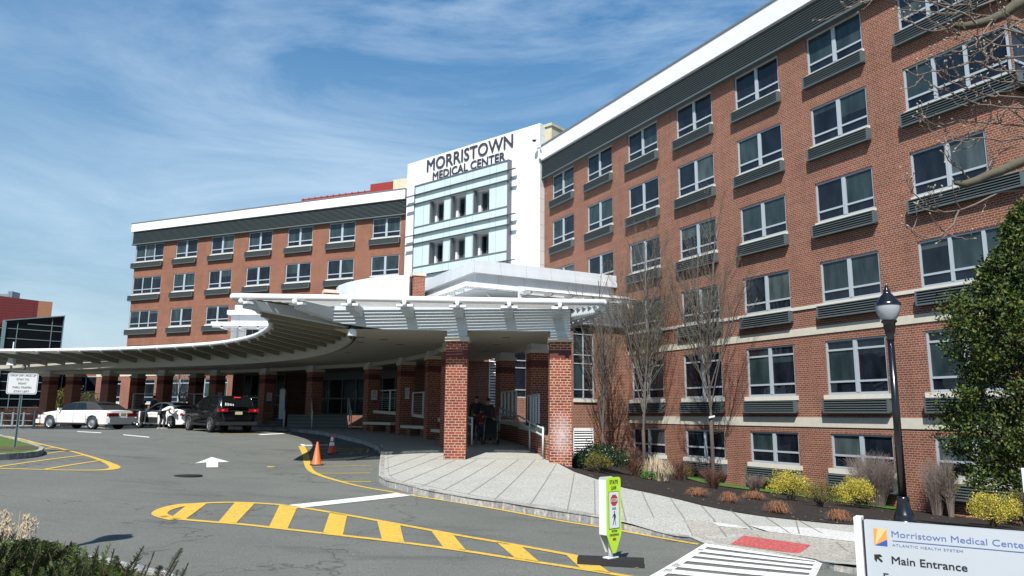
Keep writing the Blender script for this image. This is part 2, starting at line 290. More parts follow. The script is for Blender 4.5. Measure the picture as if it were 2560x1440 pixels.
# ---------------- ground materials ----------------
def ground_mat(name,c1,c2,scale,fine,rough=.9,bump=.3,specks=None,cracks=False):
    c1,c2=[tuple(c*KA for c in q) for q in (c1,c2)]
    m=bpy.data.materials.new(name); m.use_nodes=True; t=m.node_tree; b=t.nodes['Principled BSDF']; b.inputs['Roughness'].default_value=rough; b.inputs['Specular IOR Level'].default_value=.25
    tcn=t.nodes.new('ShaderNodeTexCoord')
    n=t.nodes.new('ShaderNodeTexNoise'); n.inputs['Scale'].default_value=scale; n.inputs['Detail'].default_value=8; n.inputs['Roughness'].default_value=.7
    f=t.nodes.new('ShaderNodeTexNoise'); f.inputs['Scale'].default_value=fine; f.inputs['Detail'].default_value=3
    mr=t.nodes.new('ShaderNodeMapRange'); mr.inputs[1].default_value=.3; mr.inputs[2].default_value=.7
    c=t.nodes.new('ShaderNodeMixRGB'); c.inputs[1].default_value=(*c1,1); c.inputs[2].default_value=(*c2,1)
    mr2=t.nodes.new('ShaderNodeMapRange'); mr2.inputs[1].default_value=.3; mr2.inputs[2].default_value=.7; mr2.inputs[3].default_value=.64; mr2.inputs[4].default_value=1.36
    ml=t.nodes.new('ShaderNodeMixRGB'); ml.blend_type='MULTIPLY'; ml.inputs[0].default_value=1
    for x in (n,f): t.links.new(tcn.outputs['Object'],x.inputs[0])
    t.links.new(n.outputs[0],mr.inputs[0]); t.links.new(mr.outputs[0],c.inputs[0]); t.links.new(f.outputs[0],mr2.inputs[0]); t.links.new(c.outputs[0],ml.inputs[1]); t.links.new(mr2.outputs[0],ml.inputs[2])
    last=ml.outputs[0]
    if cracks:
        v=t.nodes.new('ShaderNodeTexVoronoi'); v.feature='DISTANCE_TO_EDGE'; v.inputs['Scale'].default_value=.16
        n5=t.nodes.new('ShaderNodeTexNoise'); n5.inputs['Scale'].default_value=.8; n5.inputs['Detail'].default_value=5
        va=t.nodes.new('ShaderNodeVectorMath'); va.operation='ADD'; vs_=t.nodes.new('ShaderNodeVectorMath'); vs_.operation='SCALE'; vs_.inputs[3].default_value=3.2
        t.links.new(tcn.outputs['Object'],n5.inputs[0]); t.links.new(n5.outputs['Color'],vs_.inputs[0]); t.links.new(tcn.outputs['Object'],va.inputs[0]); t.links.new(vs_.outputs[0],va.inputs[1]); t.links.new(va.outputs[0],v.inputs[0])
        l=t.nodes.new('ShaderNodeMapRange'); l.inputs[1].default_value=0; l.inputs[2].default_value=.006; l.inputs[3].default_value=.5; l.inputs[4].default_value=1
        t.links.new(v.outputs[0],l.inputs[0]); m6=t.nodes.new('ShaderNodeMixRGB'); m6.blend_type='MULTIPLY'; m6.inputs[0].default_value=1; t.links.new(last,m6.inputs[1]); t.links.new(l.outputs[0],m6.inputs[2]); last=m6.outputs[0]
        # worn patches: oil and tyre dirt
        n7=t.nodes.new('ShaderNodeTexNoise'); n7.inputs['Scale'].default_value=.75; n7.inputs['Detail'].default_value=9; n7.inputs['Roughness'].default_value=.75; n7.inputs['Distortion'].default_value=.6
        mpg=t.nodes.new('ShaderNodeMapping'); mpg.inputs['Scale'].default_value=(.45,1.6,1); mpg.inputs['Location'].default_value=(7,3,0); t.links.new(tcn.outputs['Object'],mpg.inputs[0]); t.links.new(mpg.outputs[0],n7.inputs[0])
        l7=t.nodes.new('ShaderNodeMapRange'); l7.inputs[1].default_value=.54; l7.inputs[2].default_value=.72; l7.inputs[3].default_value=1; l7.inputs[4].default_value=.58; t.links.new(n7.outputs[0],l7.inputs[0])
        m8=t.nodes.new('ShaderNodeMixRGB'); m8.blend_type='MULTIPLY'; m8.inputs[0].default_value=1; t.links.new(last,m8.inputs[1]); t.links.new(l7.outputs[0],m8.inputs[2]); last=m8.outputs[0]
    t.links.new(last,b.inputs['Base Color'])
    bp=t.nodes.new('ShaderNodeBump'); bp.inputs['Strength'].default_value=bump; bp.inputs['Distance'].default_value=.01; t.links.new(f.outputs[0],bp.inputs['Height']); t.links.new(bp.outputs[0],b.inputs['Normal'])
    return m
M['asphalt']=ground_mat('asphalt',(.116,.123,.111),(.156,.162,.146),.35,55,cracks=True)
M['concrete']=ground_mat('concrete_paving',(.35,.348,.318),(.41,.408,.37),.8,30,bump=.1)
M['concrete_new']=ground_mat('newer_concrete',(.50,.49,.47),(.56,.55,.53),.8,30,bump=.1)
M['concrete_old']=ground_mat('older_concrete',(.30,.28,.25),(.36,.34,.30),.8,30,bump=.1)
M['mulch']=ground_mat('dark_mulch',(.014,.011,.009),(.034,.026,.021),2.2,28,bump=1)
M['grass']=ground_mat('grass_ground',(.05,.10,.018),(.10,.16,.03),4,60)
M['island_soil']=ground_mat('island_soil',(.075,.045,.03),(.11,.10,.05),3,40)
def paint_mat(name,rgb):
    m=mat(name,rgb,.75,var=.12,vscale=9,bump=.3,bscale=70)
    t=m.node_tree; b=t.nodes['Principled BSDF']; src=b.inputs['Base Color'].links[0].from_socket
    tcn=t.nodes.new('ShaderNodeTexCoord'); n=t.nodes.new('ShaderNodeTexNoise'); n.inputs['Scale'].default_value=14; n.inputs['Detail'].default_value=8; n.inputs['Roughness'].default_value=.8
    r=t.nodes.new('ShaderNodeMapRange'); r.inputs[1].default_value=.55; r.inputs[2].default_value=.65; mx_=t.nodes.new('ShaderNodeMixRGB'); mx_.inputs[2].default_value=(.10,.10,.09,1)
    t.links.new(tcn.outputs['Object'],n.inputs[0]); t.links.new(n.outputs[0],r.inputs[0]); t.links.new(r.outputs[0],mx_.inputs[0]); t.links.new(src,mx_.inputs[1]); t.links.new(mx_.outputs[0],b.inputs['Base Color'])
    return m
M['yellow']=paint_mat('yellow_road_paint',(.62,.40,.045)); M['whitepaint']=paint_mat('white_road_paint',(.74,.74,.72))
M['tactile']=ground_mat('red_tactile_paving',(.36,.075,.075),(.42,.10,.095),2,30)
M['joint']=mat('paving_joint',(.21,.20,.18),.9)
# ---------------- terrain ----------------
xs=[-2500,-1200,-500,-200,-110,-75,-60]+[GX0+i*GS for i in range(GNX+1)]+[36,48,80,150,400,1200,2500]
ys=[-1500,-400,-120,-50,-25,-12,-6,-2.5]+[GY0+j*GS for j in range(GNY+1)]+[72,90,130,220,500,1200,3000]
vs=[];fs=[]
def wellz(x,y):
    # the ground falls away below the planting bed, out of sight under it
    d=(x-RPx)*RNx+(y-RPy)*RNy
    return 0
for x in xs:
    for y in ys: vs.append((x,y,G(x,y)-(0 if -48<=x<=30 and y<65 else .0)))
ny=len(ys)
RPx,RPy,RA=12.5489,29.4718,.4857
def rw(s,out=0): return (RPx+s*math.sin(RA)-out*math.cos(RA),RPy-s*math.cos(RA)-out*math.sin(RA))
def inside(p,poly):
    c=False;n=len(poly);x,y=p
    for i in range(n):
        x1,y1=poly[i][:2];x2,y2=poly[i-1][:2]
        if (y1>y)!=(y2>y) and x<(x2-x1)*(y-y1)/(y2-y1)+x1: c=not c
    return c
# sidewalk / bed outlines
kerb_px_top=[(906,1101),(944,1115),(952,1130),(948,1165),(947,1189),(965,1201),(1005,1210),(1052,1222),(1122,1236),(1192,1247),(1262,1256),(1400,1278),(1489,1292),(1563,1306),(1643,1319),(1685,1324)]
def kg(x,y): return G(x,y)+.15
KT=[gpt(x,y,kg) for x,y in kerb_px_top]
ramp=[gpt(x,y) for x,y in [(1727,1345),(1756,1358),(2038,1402)]]
far=[(-60,50.5),(-40,48.6),(-31,46.9),(-26,46.0),(-21.5,45.0),(-18,43.9),(-14.5,42.0),(-11.6,39.2),(-9.2,36.0),(-7.8,33.8)]
KER2=[gpt(2083,1398,kg),Vector((5.3,9.2,0)),Vector((7.5,7.0,0)),Vector((14,2.5,0))]
kerb_line=[Vector((x,y,0)) for x,y in far]+[p for p in KT]
bed_px=[(1376,1150),(1400,1161),(1436,1180),(1510,1204),(1560,1220),(1626,1233),(1697,1249),(1756,1264),(1845,1282),(1905,1291),(1994,1301),(2083,1310),(2136,1313),(2300,1330),(2560,1352)]
BL=[gpt(x,y,kg) for x,y in bed_px]
bed_end=[(BL[-1].x+3,BL[-1].y-.6),(BL[-1].x+12,BL[-1].y-2.5)]
# bed surface
BP=[(p.x,p.y,G(p.x,p.y)+.15) for p in BL]+[(*bed_end[0],-1.9),(*bed_end[1],-1.9)]
for s_,z_ in [(-13.3,-2.15),(-11,-2.5),(-8,-2.8),(-5.4,-3.02),(-2.5,-3.05),(0,-3.08),(2.4,-3.12),(6,-3.15),(10,-3.1)]:
    for o_ in (0,.9): BP.append((*rw(s_,o_),z_+.03*o_))
BP+=[(3.2,38.9,-2.0),(4.8,39.6,-2.1),(2.3,30,-1.75),(2.2,26,-1.62),(1.95,23.4,-1.6)]
_BP=np.array([p[:2] for p in BP]); _Bv=np.array([p[2] for p in BP]); _Bm=_Bv.mean()
_BD=np.sqrt(((_BP[:,None]-_BP[None])**2).sum(-1)+.3); _BW=np.linalg.solve(_BD-np.eye(len(_BP))*.05,_Bv-_Bm)
def Bz(x,y):
    z=float(_Bm+(_BW*np.sqrt((x-_BP[:,0])**2+(y-_BP[:,1])**2+.3)).sum())
    return z
bedpoly=[(p.x,p.y) for p in BL]+bed_end+[rw(14,-.3),rw(8.3,-.3),rw(-13.3,-.3),(3.0,38.9),(2.1,30),(1.95,27),(1.9,24)]
ter=[]
for x in xs:
    for y in ys:
        z=G(x,y)
        if inside((x,y),bedpoly): z=min(z,Bz(x,y)-.35)
        else:
            # keep the hidden road sheet below the sunken bed next to its edge
            d=min((x-p[0])**2+(y-p[1])**2 for p in _BP)**.5
            if x>3 and y>14 and d<1.3: z=min(z,Bz(x,y)-.3) if (x,y)>(0,0) else z
        if (RPx-x)*math.cos(RA)+(RPy-y)*math.sin(RA)<.35 and (x-RPx)*math.sin(RA)-(y-RPy)*math.cos(RA)>-13.4 and x<60 and y<60: z=min(z,-3.9)
        ter.append((x,y,z))
fs=[(i*ny+j,(i+1)*ny+j,(i+1)*ny+j+1,i*ny+j+1) for i in range(len(xs)-1) for j in range(ny-1)]
tm=MB()
for a,b,c_,d in fs: pass
tm.v=ter; tm.f=[]
for a,b,c_,d in fs:
    for f in ((a,b,c_),(a,c_,d)): tm.f.append(f); tm.m.append(0); tm.uv.append(None); tm.sm.append(True)
mark(tm.build('road',M['asphalt']),kind='structure')
def drape(name,poly,fn,material,off=0,step=.8,thick=None,parent=None):
    """flat polygon (plan) cut on the terrain grid and laid on the surface fn"""
    bm=bmesh.new(); vv=[bm.verts.new((p[0],p[1],0)) for p in poly]
    f=bm.faces.new(vv); 
    bm.normal_update()
    bmesh.ops.triangulate(bm,faces=[f])
    X=[p[0] for p in poly];Y=[p[1] for p in poly]
    def cut(axis,v):
        co=(v,0,0) if axis==0 else (0,v,0); no=(1,0,0) if axis==0 else (0,1,0)
        bmesh.ops.bisect_plane(bm,geom=bm.verts[:]+bm.edges[:]+bm.faces[:],plane_co=co,plane_no=no,dist=1e-6)
    i=math.ceil((min(X)-GX0)/step)
    while GX0+i*step<max(X): cut(0,GX0+i*step); i+=1
    i=math.ceil((min(Y)-GY0)/step)
    while GY0+i*step<max(Y): cut(1,GY0+i*step); i+=1
    for v in bm.verts: v.co.z=fn(v.co.x,v.co.y)+off
    bmesh.ops.recalc_face_normals(bm,faces=bm.faces)
    if sum(f.normal.z for f in bm.faces)<0: bmesh.ops.reverse_faces(bm,faces=bm.faces)
    return bm
def bm_obj(name,bms,material,parent=None,smooth=True):
    me=bpy.data.meshes.new(name); b=bmesh.new()
    for x in bms:
        t_=bpy.data.meshes.new('t'); x.to_mesh(t_); b.from_mesh(t_); bpy.data.meshes.remove(t_); x.free()
    for f in b.faces: f.smooth=smooth
    b.to_mesh(me); b.free()
    uvl=me.uv_layers.new(name='UVMap'); co=np.array([v.co[:] for v in me.vertices]); idx=np.array([l.vertex_index for l in me.loops]); uvl.data.foreach_set('uv',co[idx][:,:2].ravel())
    me.materials.append(material); o=bpy.data.objects.new(name,me); col.objects.link(o)
    if parent: o.parent=parent
    return o
def P2(pts): return [(p.x,p.y) for p in pts]
swpoly=P2(kerb_line)+P2(ramp)+P2(KER2)+[bed_end[1],bed_end[0]]+[(p.x,p.y) for p in reversed(BL)]+[(1.9,24),(1.95,27),(2.1,30),(3.0,38.9),(-1.5,44),(-9,52),(-20,54),(-34,56),(-60,60)]
_rs=[(ramp[0].x,ramp[0].y),(ramp[1].x,ramp[1].y),(ramp[2].x,ramp[2].y)]
def segd(p,a,b):
    ax,ay=a;bx,by=b; dx,dy=bx-ax,by-ay; t_=max(0,min(1,((p[0]-ax)*dx+(p[1]-ay)*dy)/(dx*dx+dy*dy+1e-9))); return math.hypot(p[0]-ax-t_*dx,p[1]-ay-t_*dy)
def SW(x,y):
    d=min(segd((x,y),_rs[0],_rs[1]),segd((x,y),_rs[1],_rs[2]))
    return G(x,y)+.012+.138*min(1,d/1.1)
mark(bm_obj('sidewalk',[drape('s',swpoly,SW,None)],M['concrete']),kind='structure')
mark(bm_obj('flower_bed',[drape('b',bedpoly,Bz,None,step=.5,off=.012)],M['mulch']),kind='structure')
gp_=[rw(-12.6,0),rw(3,0),rw(3,.75),rw(-2,1.0),rw(-6,1.25),rw(-9,1.1),rw(-12.6,.8)]
mark(bm_obj('grass_strip',[drape('b',gp_,Bz,None,step=.5,off=.05)],M['grass']),kind='structure')
# kerb of granite blocks
def kerb_mat():
    m=bpy.data.materials.new('granite_kerb'); m.use_nodes=True; t=m.node_tree; b=t.nodes['Principled BSDF']; b.inputs['Roughness'].default_value=.85
    uv=t.nodes.new('ShaderNodeUVMap'); k=t.nodes.new('ShaderNodeTexBrick'); k.offset=0; k.inputs['Scale'].default_value=1; k.inputs['Brick Width'].default_value=.27; k.inputs['Row Height'].default_value=3
    k.inputs['Mortar Size'].default_value=.022; k.inputs['Mortar Smooth'].default_value=.3; k.inputs['Color1'].default_value=(.27,.265,.25,1); k.inputs['Color2'].default_value=(.15,.155,.165,1); k.inputs['Mortar'].default_value=(.31,.28,.22,1)
    n=t.nodes.new('ShaderNodeTexNoise'); n.inputs['Scale'].default_value=16; n.inputs['Detail'].default_value=6
    r=t.nodes.new('ShaderNodeMapRange'); r.inputs[1].default_value=.3; r.inputs[2].default_value=.7; r.inputs[3].default_value=.65; r.inputs[4].default_value=1.3
    ml=t.nodes.new('ShaderNodeMixRGB'); ml.blend_type='MULTIPLY'; ml.inputs[0].default_value=1
    t.links.new(uv.outputs[0],k.inputs[0]); t.links.new(uv.outputs[0],n.inputs[0]); t.links.new(n.outputs[0],r.inputs[0]); t.links.new(k.outputs[0],ml.inputs[1]); t.links.new(r.outputs[0],ml.inputs[2]); t.links.new(ml.outputs[0],b.inputs['Base Color'])
    bp=t.nodes.new('ShaderNodeBump'); bp.inputs['Strength'].default_value=.8; bp.inputs['Distance'].default_value=.02; t.links.new(n.outputs[0],bp.inputs['Height']); t.links.new(bp.outputs[0],b.inputs['Normal'])
    return m
M['kerb']=kerb_mat()
def kerb(name,line,h0=.165,hfn=None,left=True,wd=.13):
    mb=MB(); pts=[]; 
    for a,b in zip(line[:-1],line[1:]):
        L=math.hypot(b[0]-a[0],b[1]-a[1]); n=max(1,int(L/.27))
        pts+=[(a[0]+(b[0]-a[0])*i/n,a[1]+(b[1]-a[1])*i/n) for i in range(n)]
    pts.append(tuple(line[-1][:2])); rnd=random.Random(5); u=0; prev=None
    for i,p in enumerate(pts):
        q=pts[min(i+1,len(pts)-1)]; o=pts[max(i-1,0)]; dx,dy=q[0]-o[0],q[1]-o[1]; L=math.hypot(dx,dy) or 1; nx,ny_=(-dy/L,dx/L) if left else (dy/L,-dx/L)
        h=(hfn(i/len(pts)) if hfn else h0)+rnd.uniform(-.012,.012); j=rnd.uniform(-.012,.012)
        z=G(*p); f0=(p[0]-nx*j,p[1]-ny_*j,z-.1); f1=(p[0]-nx*(j-.02),p[1]-ny_*(j-.02),z+h); f2=(p[0]+nx*wd,p[1]+ny_*wd,z+h)
        f3=(p[0]+nx*wd,p[1]+ny_*wd,z-.1)
        if prev:
            L1=math.hypot(p[0]-pp[0],p[1]-pp[1]); 
            for (A,B,C,D) in ((prev[0],f0,f1,prev[1]),(prev[1],f1,f2,prev[2]),(prev[2],f2,f3,prev[3])): mb.face([A,B,C,D],uv=[(u,0),(u+L1,0),(u+L1,.15),(u,.15)])
            u+=L1
        prev=(f0,f1,f2,f3); pp=p
    mb.face(prev)
    return mark(mb.build(name,M['kerb']),kind='structure')
kerb('kerb',P2(kerb_line)+[(ramp[0].x,ramp[0].y)],hfn=lambda t_: .165 if t_<.972 else .165-(t_-.972)*5)
kerb('kerb',[_rs[2]]+P2(KER2),hfn=lambda t_: min(.165,.02+t_*1.2))
# ---------------- painted markings ----------------
MO=.009
def strip(pts,wd,closed=False,fn=G):
    out=[]; n=len(pts)
    W=wd if hasattr(wd,'__len__') else [wd]*n
    L=[];Rr=[]
    for i,p in enumerate(pts):
        q=pts[min(i+1,n-1)];o=pts[max(i-1,0)]; dx,dy=q[0]-o[0],q[1]-o[1]; l=math.hypot(dx,dy) or 1; nx,ny_=-dy/l*W[i]/2,dx/l*W[i]/2
        L.append((p[0]+nx,p[1]+ny_)); Rr.append((p[0]-nx,p[1]-ny_))
    return [drape('m',[L[i],L[i+1],Rr[i+1],Rr[i]],fn,None,MO) for i in range(n-1)]
def gl(px): return [(p.x,p.y) for p in (gpt(x,y) for x,y in px)]
def smooth_line(pts,it=2):
    for _ in range(it):
        o=[pts[0]]
        for a,b in zip(pts[:-1],pts[1:]): o+= [(.75*a[0]+.25*b[0],.75*a[1]+.25*b[1]),(.25*a[0]+.75*b[0],.25*a[1]+.75*b[1])]
        pts=o+[pts[-1]]
    return pts
def quad(px): return drape('m',gl(px),G,None,MO)
Y=[]
top=smooth_line(gl([(440,1299),(405,1291),(395,1283),(420,1270),(470,1261),(560,1256),(640,1258),(720,1264),(860,1287),(1000,1312),(1150,1340),(1300,1365),(1420,1387),(1530,1408),(1600,1420)]))
bot=smooth_line(gl([(405,1291),(430,1297),(520,1305),(600,1311),(700,1322),(850,1339),(1000,1356),(1150,1376),(1300,1400),(1440,1421),(1600,1447),(1700,1462)]))
Y+=strip(top,[.26 if i<18 else .13 for i in range(len(top))])+strip(bot,.13)
Y+=[b for q in [[(469,1262),(518,1259),(465,1298),(428,1294)],[(587,1257),(637,1259),(590,1309),(545,1307)],[(699,1263),(744,1267),(718,1324),(672,1319)],[(825,1281),(868,1288),(857,1339),(807,1334)],
 [(943,1303),(1000,1313),(1010,1357),(955,1350)],[(1078,1328),(1133,1338),(1166,1378),(1108,1369)],[(1240,1355),(1302,1366),(1350,1407),(1290,1398)],[(1413,1386),(1475,1397),(1530,1436),(1452,1423)]] for b in [quad(q)]]
e=smooth_line(gl([(754,1116),(764.5,1137),(768,1161),(775,1177),(798,1189),(841,1202),(899,1217),(970,1229),(1040,1241),(1159,1259),(1280,1280),(1400,1303),(1519,1321),(1608,1338),(1747,1362)]))
Y+=strip(e,[.26-.16*min(1,i/(len(e)*.42)) for i in range(len(e))])
for a,b in [((771,1129.5),(915,1123)),((767,1122),(918,1121)),((777,1135),(927,1133)),((771,1149.5),(933,1148)),((777,1166.5),(929,1164)),((793,1184),(926,1183)),((845,1204),(927,1205))]: Y+=strip(gl([a,b]),.10)
isl=smooth_line(gl([(-30,1087),(0,1089.6),(23,1091.6),(45,1096),(77,1104.5),(107,1112),(137,1119),(173,1127),(211,1138),(254,1151),(281,1162.5),(289,1169),(281,1173.5),(245,1176.6),(155,1176),(107,1174.7),(0,1172),(-60,1170)]))
Y+=strip(isl,[.13+.14*math.exp(-((i-len(isl)*.62)/(len(isl)*.10))**2) for i in range(len(isl))])
for a,b in [((0,1167),(209,1138.6)),((107,1174.7),(254,1151.5)),((115,1135),(168,1127)),((104,1124),(136,1119)),((77,1116),(103,1112)),((50,1108),(74,1104.5)),((30,1102),(52,1098)),((12,1096),(24,1093)),((-80,1185),(0,1167))]: Y+=strip(gl([a,b]),.10)
for a,b in [((626,1072.8),(678,1077.5)),((642,1087),(540,1083)),((630,1077),(590,1080)),((470,1073),(440,1072))]: Y+=strip(gl([a,b]),.12)
mark(bm_obj('yellow_road_marking',Y,M['yellow']),kind='structure')
Wm=[quad([(707,1265),(990,1233.5),(1040,1238),(745,1271)])]
Wm+=[quad(q) for q in [[(193,1078.4),(253,1081.8),(253,1083.4),(193,1080)],[(308,1086.5),(373,1092.5),(373,1094.5),(308,1088.3)],[(642,1086.3),(727,1082.3),(731,1083.8),(655,1088)],[(750,1111),(760,1110.6),(765,1115),(756,1116)],[(762,1113),(820,1111.5),(820,1113.6),(764,1115)]]]
Wm+=[quad([(529,1143),(573,1155),(545,1156),(516,1156.5),(487,1159)]),quad([(516,1156.5),(545,1156),(545,1168.7),(516,1169)])]
cx=lambda x,y:(1400+x*.2969,1150+y*.2969)
Ly=[705,733,750,772,788,808,825,850,872,900,920,953,985,1030]
def Lx(y): return 1235-(y-733)*1.66
def Ry(y): return 850+(y-733)*.93 if y<900 else 850+(y-733)*1.0
def Rx(y): return 2150-(Ry(y)-850)*.42
for i in range(0,len(Ly)-1,2):
    y0,y1=Ly[i],Ly[i+1]
    if i==0: Wm.append(quad([cx(1220,705),cx(2220,850),cx(2150,858),cx(1232,735)])); continue
    Wm.append(quad([cx(Lx(y0)-30,y0),cx(Rx(y0)+20,Ry(y0)),cx(Rx(y1)+20,Ry(y1)),cx(Lx(y1)-30,y1)]))
Wm.append(quad([cx(1220,705),cx(1244,735),cx(700,1090),cx(560,1090)])); Wm.append(quad([cx(2220,850),cx(2085,1120),cx(2030,1110),cx(2150,856)]))
mark(bm_obj('white_road_marking',Wm,M['whitepaint']),kind='structure')
Y=strip(gl([cx(2225,872),cx(2490,920),cx(3000,1010)]),.1); mark(bm_obj('yellow_kerb_line',Y,M['yellow']),kind='structure')
def gS(px): return [(p.x,p.y) for p in (gpt(x,y,SW) for x,y in px)]
MO=.006
mark(bm_obj('tactile_paving',[drape('m',gS([cx(1545,640),cx(2110,718),cx(2015,795),cx(1435,712)]),SW,None,.008)],M['tactile']),kind='structure')
mark(bm_obj('paving_patch',[drape('m',gS([cx(1590,552),cx(2180,575),cx(2760,650),cx(2760,720),cx(2480,690),cx(1760,605)]),SW,None,.004),drape('m',gS([cx(1290,525),cx(1480,548),cx(1600,578),cx(1330,555)]),SW,None,.004)],M['concrete_new']),kind='structure')
mark(bm_obj('paving_patch',[drape('m',gS([cx(1045,505),cx(1290,528),cx(1330,556),cx(1760,606),cx(2480,692),cx(2860,760),cx(2600,860),cx(2240,845),cx(1780,770),cx(1330,700),cx(1130,640)]),SW,None,.003)],M['concrete_old']),kind='structure')
J=[]
for a,b in [((974,1190),(1112,1137)),((1007,1205),(1138,1150)),((1054,1216),(1192,1149)),((1108,1226),(1241,1150)),((1169,1236),(1296,1149)),((1236,1249),(1338,1149)),((1325,1262),(1392,1158)),((1418,1278),(1436,1183)),((1488,1288),(1486,1200)),((1565,1303),(1545,1216)),((1642,1315),(1605,1230)),
   ((1731,1340),(1676,1246)),((1816,1341),(1753,1264)),((1905,1352),(1832,1281)),((2035,1395),(1915,1293)),((2000,1345),(1990,1302)),((2120,1380),(2000,1303)),((964,1172),(1075,1132)),((956,1150),(1010,1131))]:
    J+=strip(gS([a,b]),.022,fn=SW)
J+=strip(smooth_line([(p.x+.25*(1 if i<9 else .3),p.y+.28*(0 if i<6 else 1)) for i,p in enumerate(KT)][2:14]),.015,fn=SW)
J+=strip(gS([(1060,1149.5),(1380,1149)]),.02,fn=SW)
mark(bm_obj('paving_joint',J,M['joint']),kind='structure')
# manhole cover
mc=gpt(470,1190); mb=MB()
mb.lathe([(0,.012),(.33,.012),(.34,.004)],28,c=(mc.x,mc.y,mc.z)); 
for k in range(-5,6):
    h=math.sqrt(max(.32**2-(k*.055)**2,0)); mb.box(mc.x-h,mc.x+h,mc.y+k*.055-.012,mc.y+k*.055+.012,mc.z+.0125,mc.z+.02)
mark(mb.build('manhole_cover',mat('cast_iron',(.03,.028,.026),.6,metal=.5)),'round dark cast iron manhole cover in the asphalt below the white arrow','manhole cover')
mc=gpt(677,1167); mb=MB(); mb.lathe([(0,.008),(.11,.008),(.12,.002)],16,c=(mc.x,mc.y,mc.z)); mark(mb.build('road_patch',M['yellow']),kind='structure')
# traffic island at the left
ip=smooth_line(gl([(-140,1160),(0,1151),(52,1148),(90,1143),(108,1138),(112,1132),(90,1122),(50,1110.5),(0,1097),(-60,1085)]),1)
kerb('kerb',ip,h0=.16,left=True,wd=.13)
ipc=[(x,y) for x,y in ip]
mark(bm_obj('island_grass',[drape('b',ipc,G,None,off=.135,step=.4)],M['grass']),kind='structure')
ss=gl([(-140,1150),(0,1141),(52,1138),(90,1134),(100,1130),(80,1127),(0,1129),(-140,1138)])
mark(bm_obj('island_soil',[drape('b',ss,G,None,off=.142,step=.4)],M['island_soil']),kind='structure')
# planting island where the photographer stands
npx=smooth_line([(q.x,q.y) for q in (gpt(x,y,kg) for x,y in [(900,1640),(700,1560),(560,1500),(430,1448),(300,1412),(190,1392),(60,1378),(-200,1368),(-600,1400)])],2)
kerb('kerb',npx,h0=.15,left=False,wd=.16)
nb=list(npx)+[(-14,3),(-8,-4),(6,-4),(3.5,5)]
mark(bm_obj('planting_bed',[drape('b',[npx[i] for i in range(0,len(npx),2)]+[(-14,2.5),(-9,-3),(1,-3),(.6,4)],G,None,off=.13,step=.8)],M['island_soil']),kind='structure')
# far grass beyond the drive
mark(bm_obj('lawn',[drape('b',[(-120,52.5),(-60,51.5),(-60,100),(-120,100)],lambda x,y:G(x,y)+.05,None,step=8)],M['grass']),kind='structure')
# ================= buildings =================
def facade(mb,x0,x1,z0,z1,opens,y=0,depth=.13,m=0,mr=None):
    """wall sheet in the plane y with real openings and reveals"""
    xs_=sorted({x0,x1,*[v for o in opens for v in o[:2]]}); zs_=sorted({z0,z1,*[v for o in opens for v in o[2:4]]})
    for i in range(len(xs_)-1):
        run=None
        for k in range(len(zs_)-1):
            cx_,cz=(xs_[i]+xs_[i+1])/2,(zs_[k]+zs_[k+1])/2
            hole=any(o[0]<cx_<o[1] and o[2]<cz<o[3] for o in opens)
            if not hole: run=(run[0],zs_[k+1]) if run else (zs_[k],zs_[k+1])
            if (hole or k==len(zs_)-2) and run:
                mb.face([(xs_[i],y,run[0]),(xs_[i+1],y,run[0]),(xs_[i+1],y,run[1]),(xs_[i],y,run[1])],m); run=None
    mr=m if mr is None else mr
    for a,b,c,d in [o[:4] for o in opens]:
        mb.face([(a,y,c),(a,y,d),(a,y+depth,d),(a,y+depth,c)],mr); mb.face([(b,y,d),(b,y,c),(b,y+depth,c),(b,y+depth,d)],mr)
        mb.face([(a,y,d),(b,y,d),(b,y+depth,d),(a,y+depth,d)],mr); mb.face([(b,y,c),(a,y,c),(a,y+depth,c),(b,y+depth,c)],mr)
wr=random.Random(11)
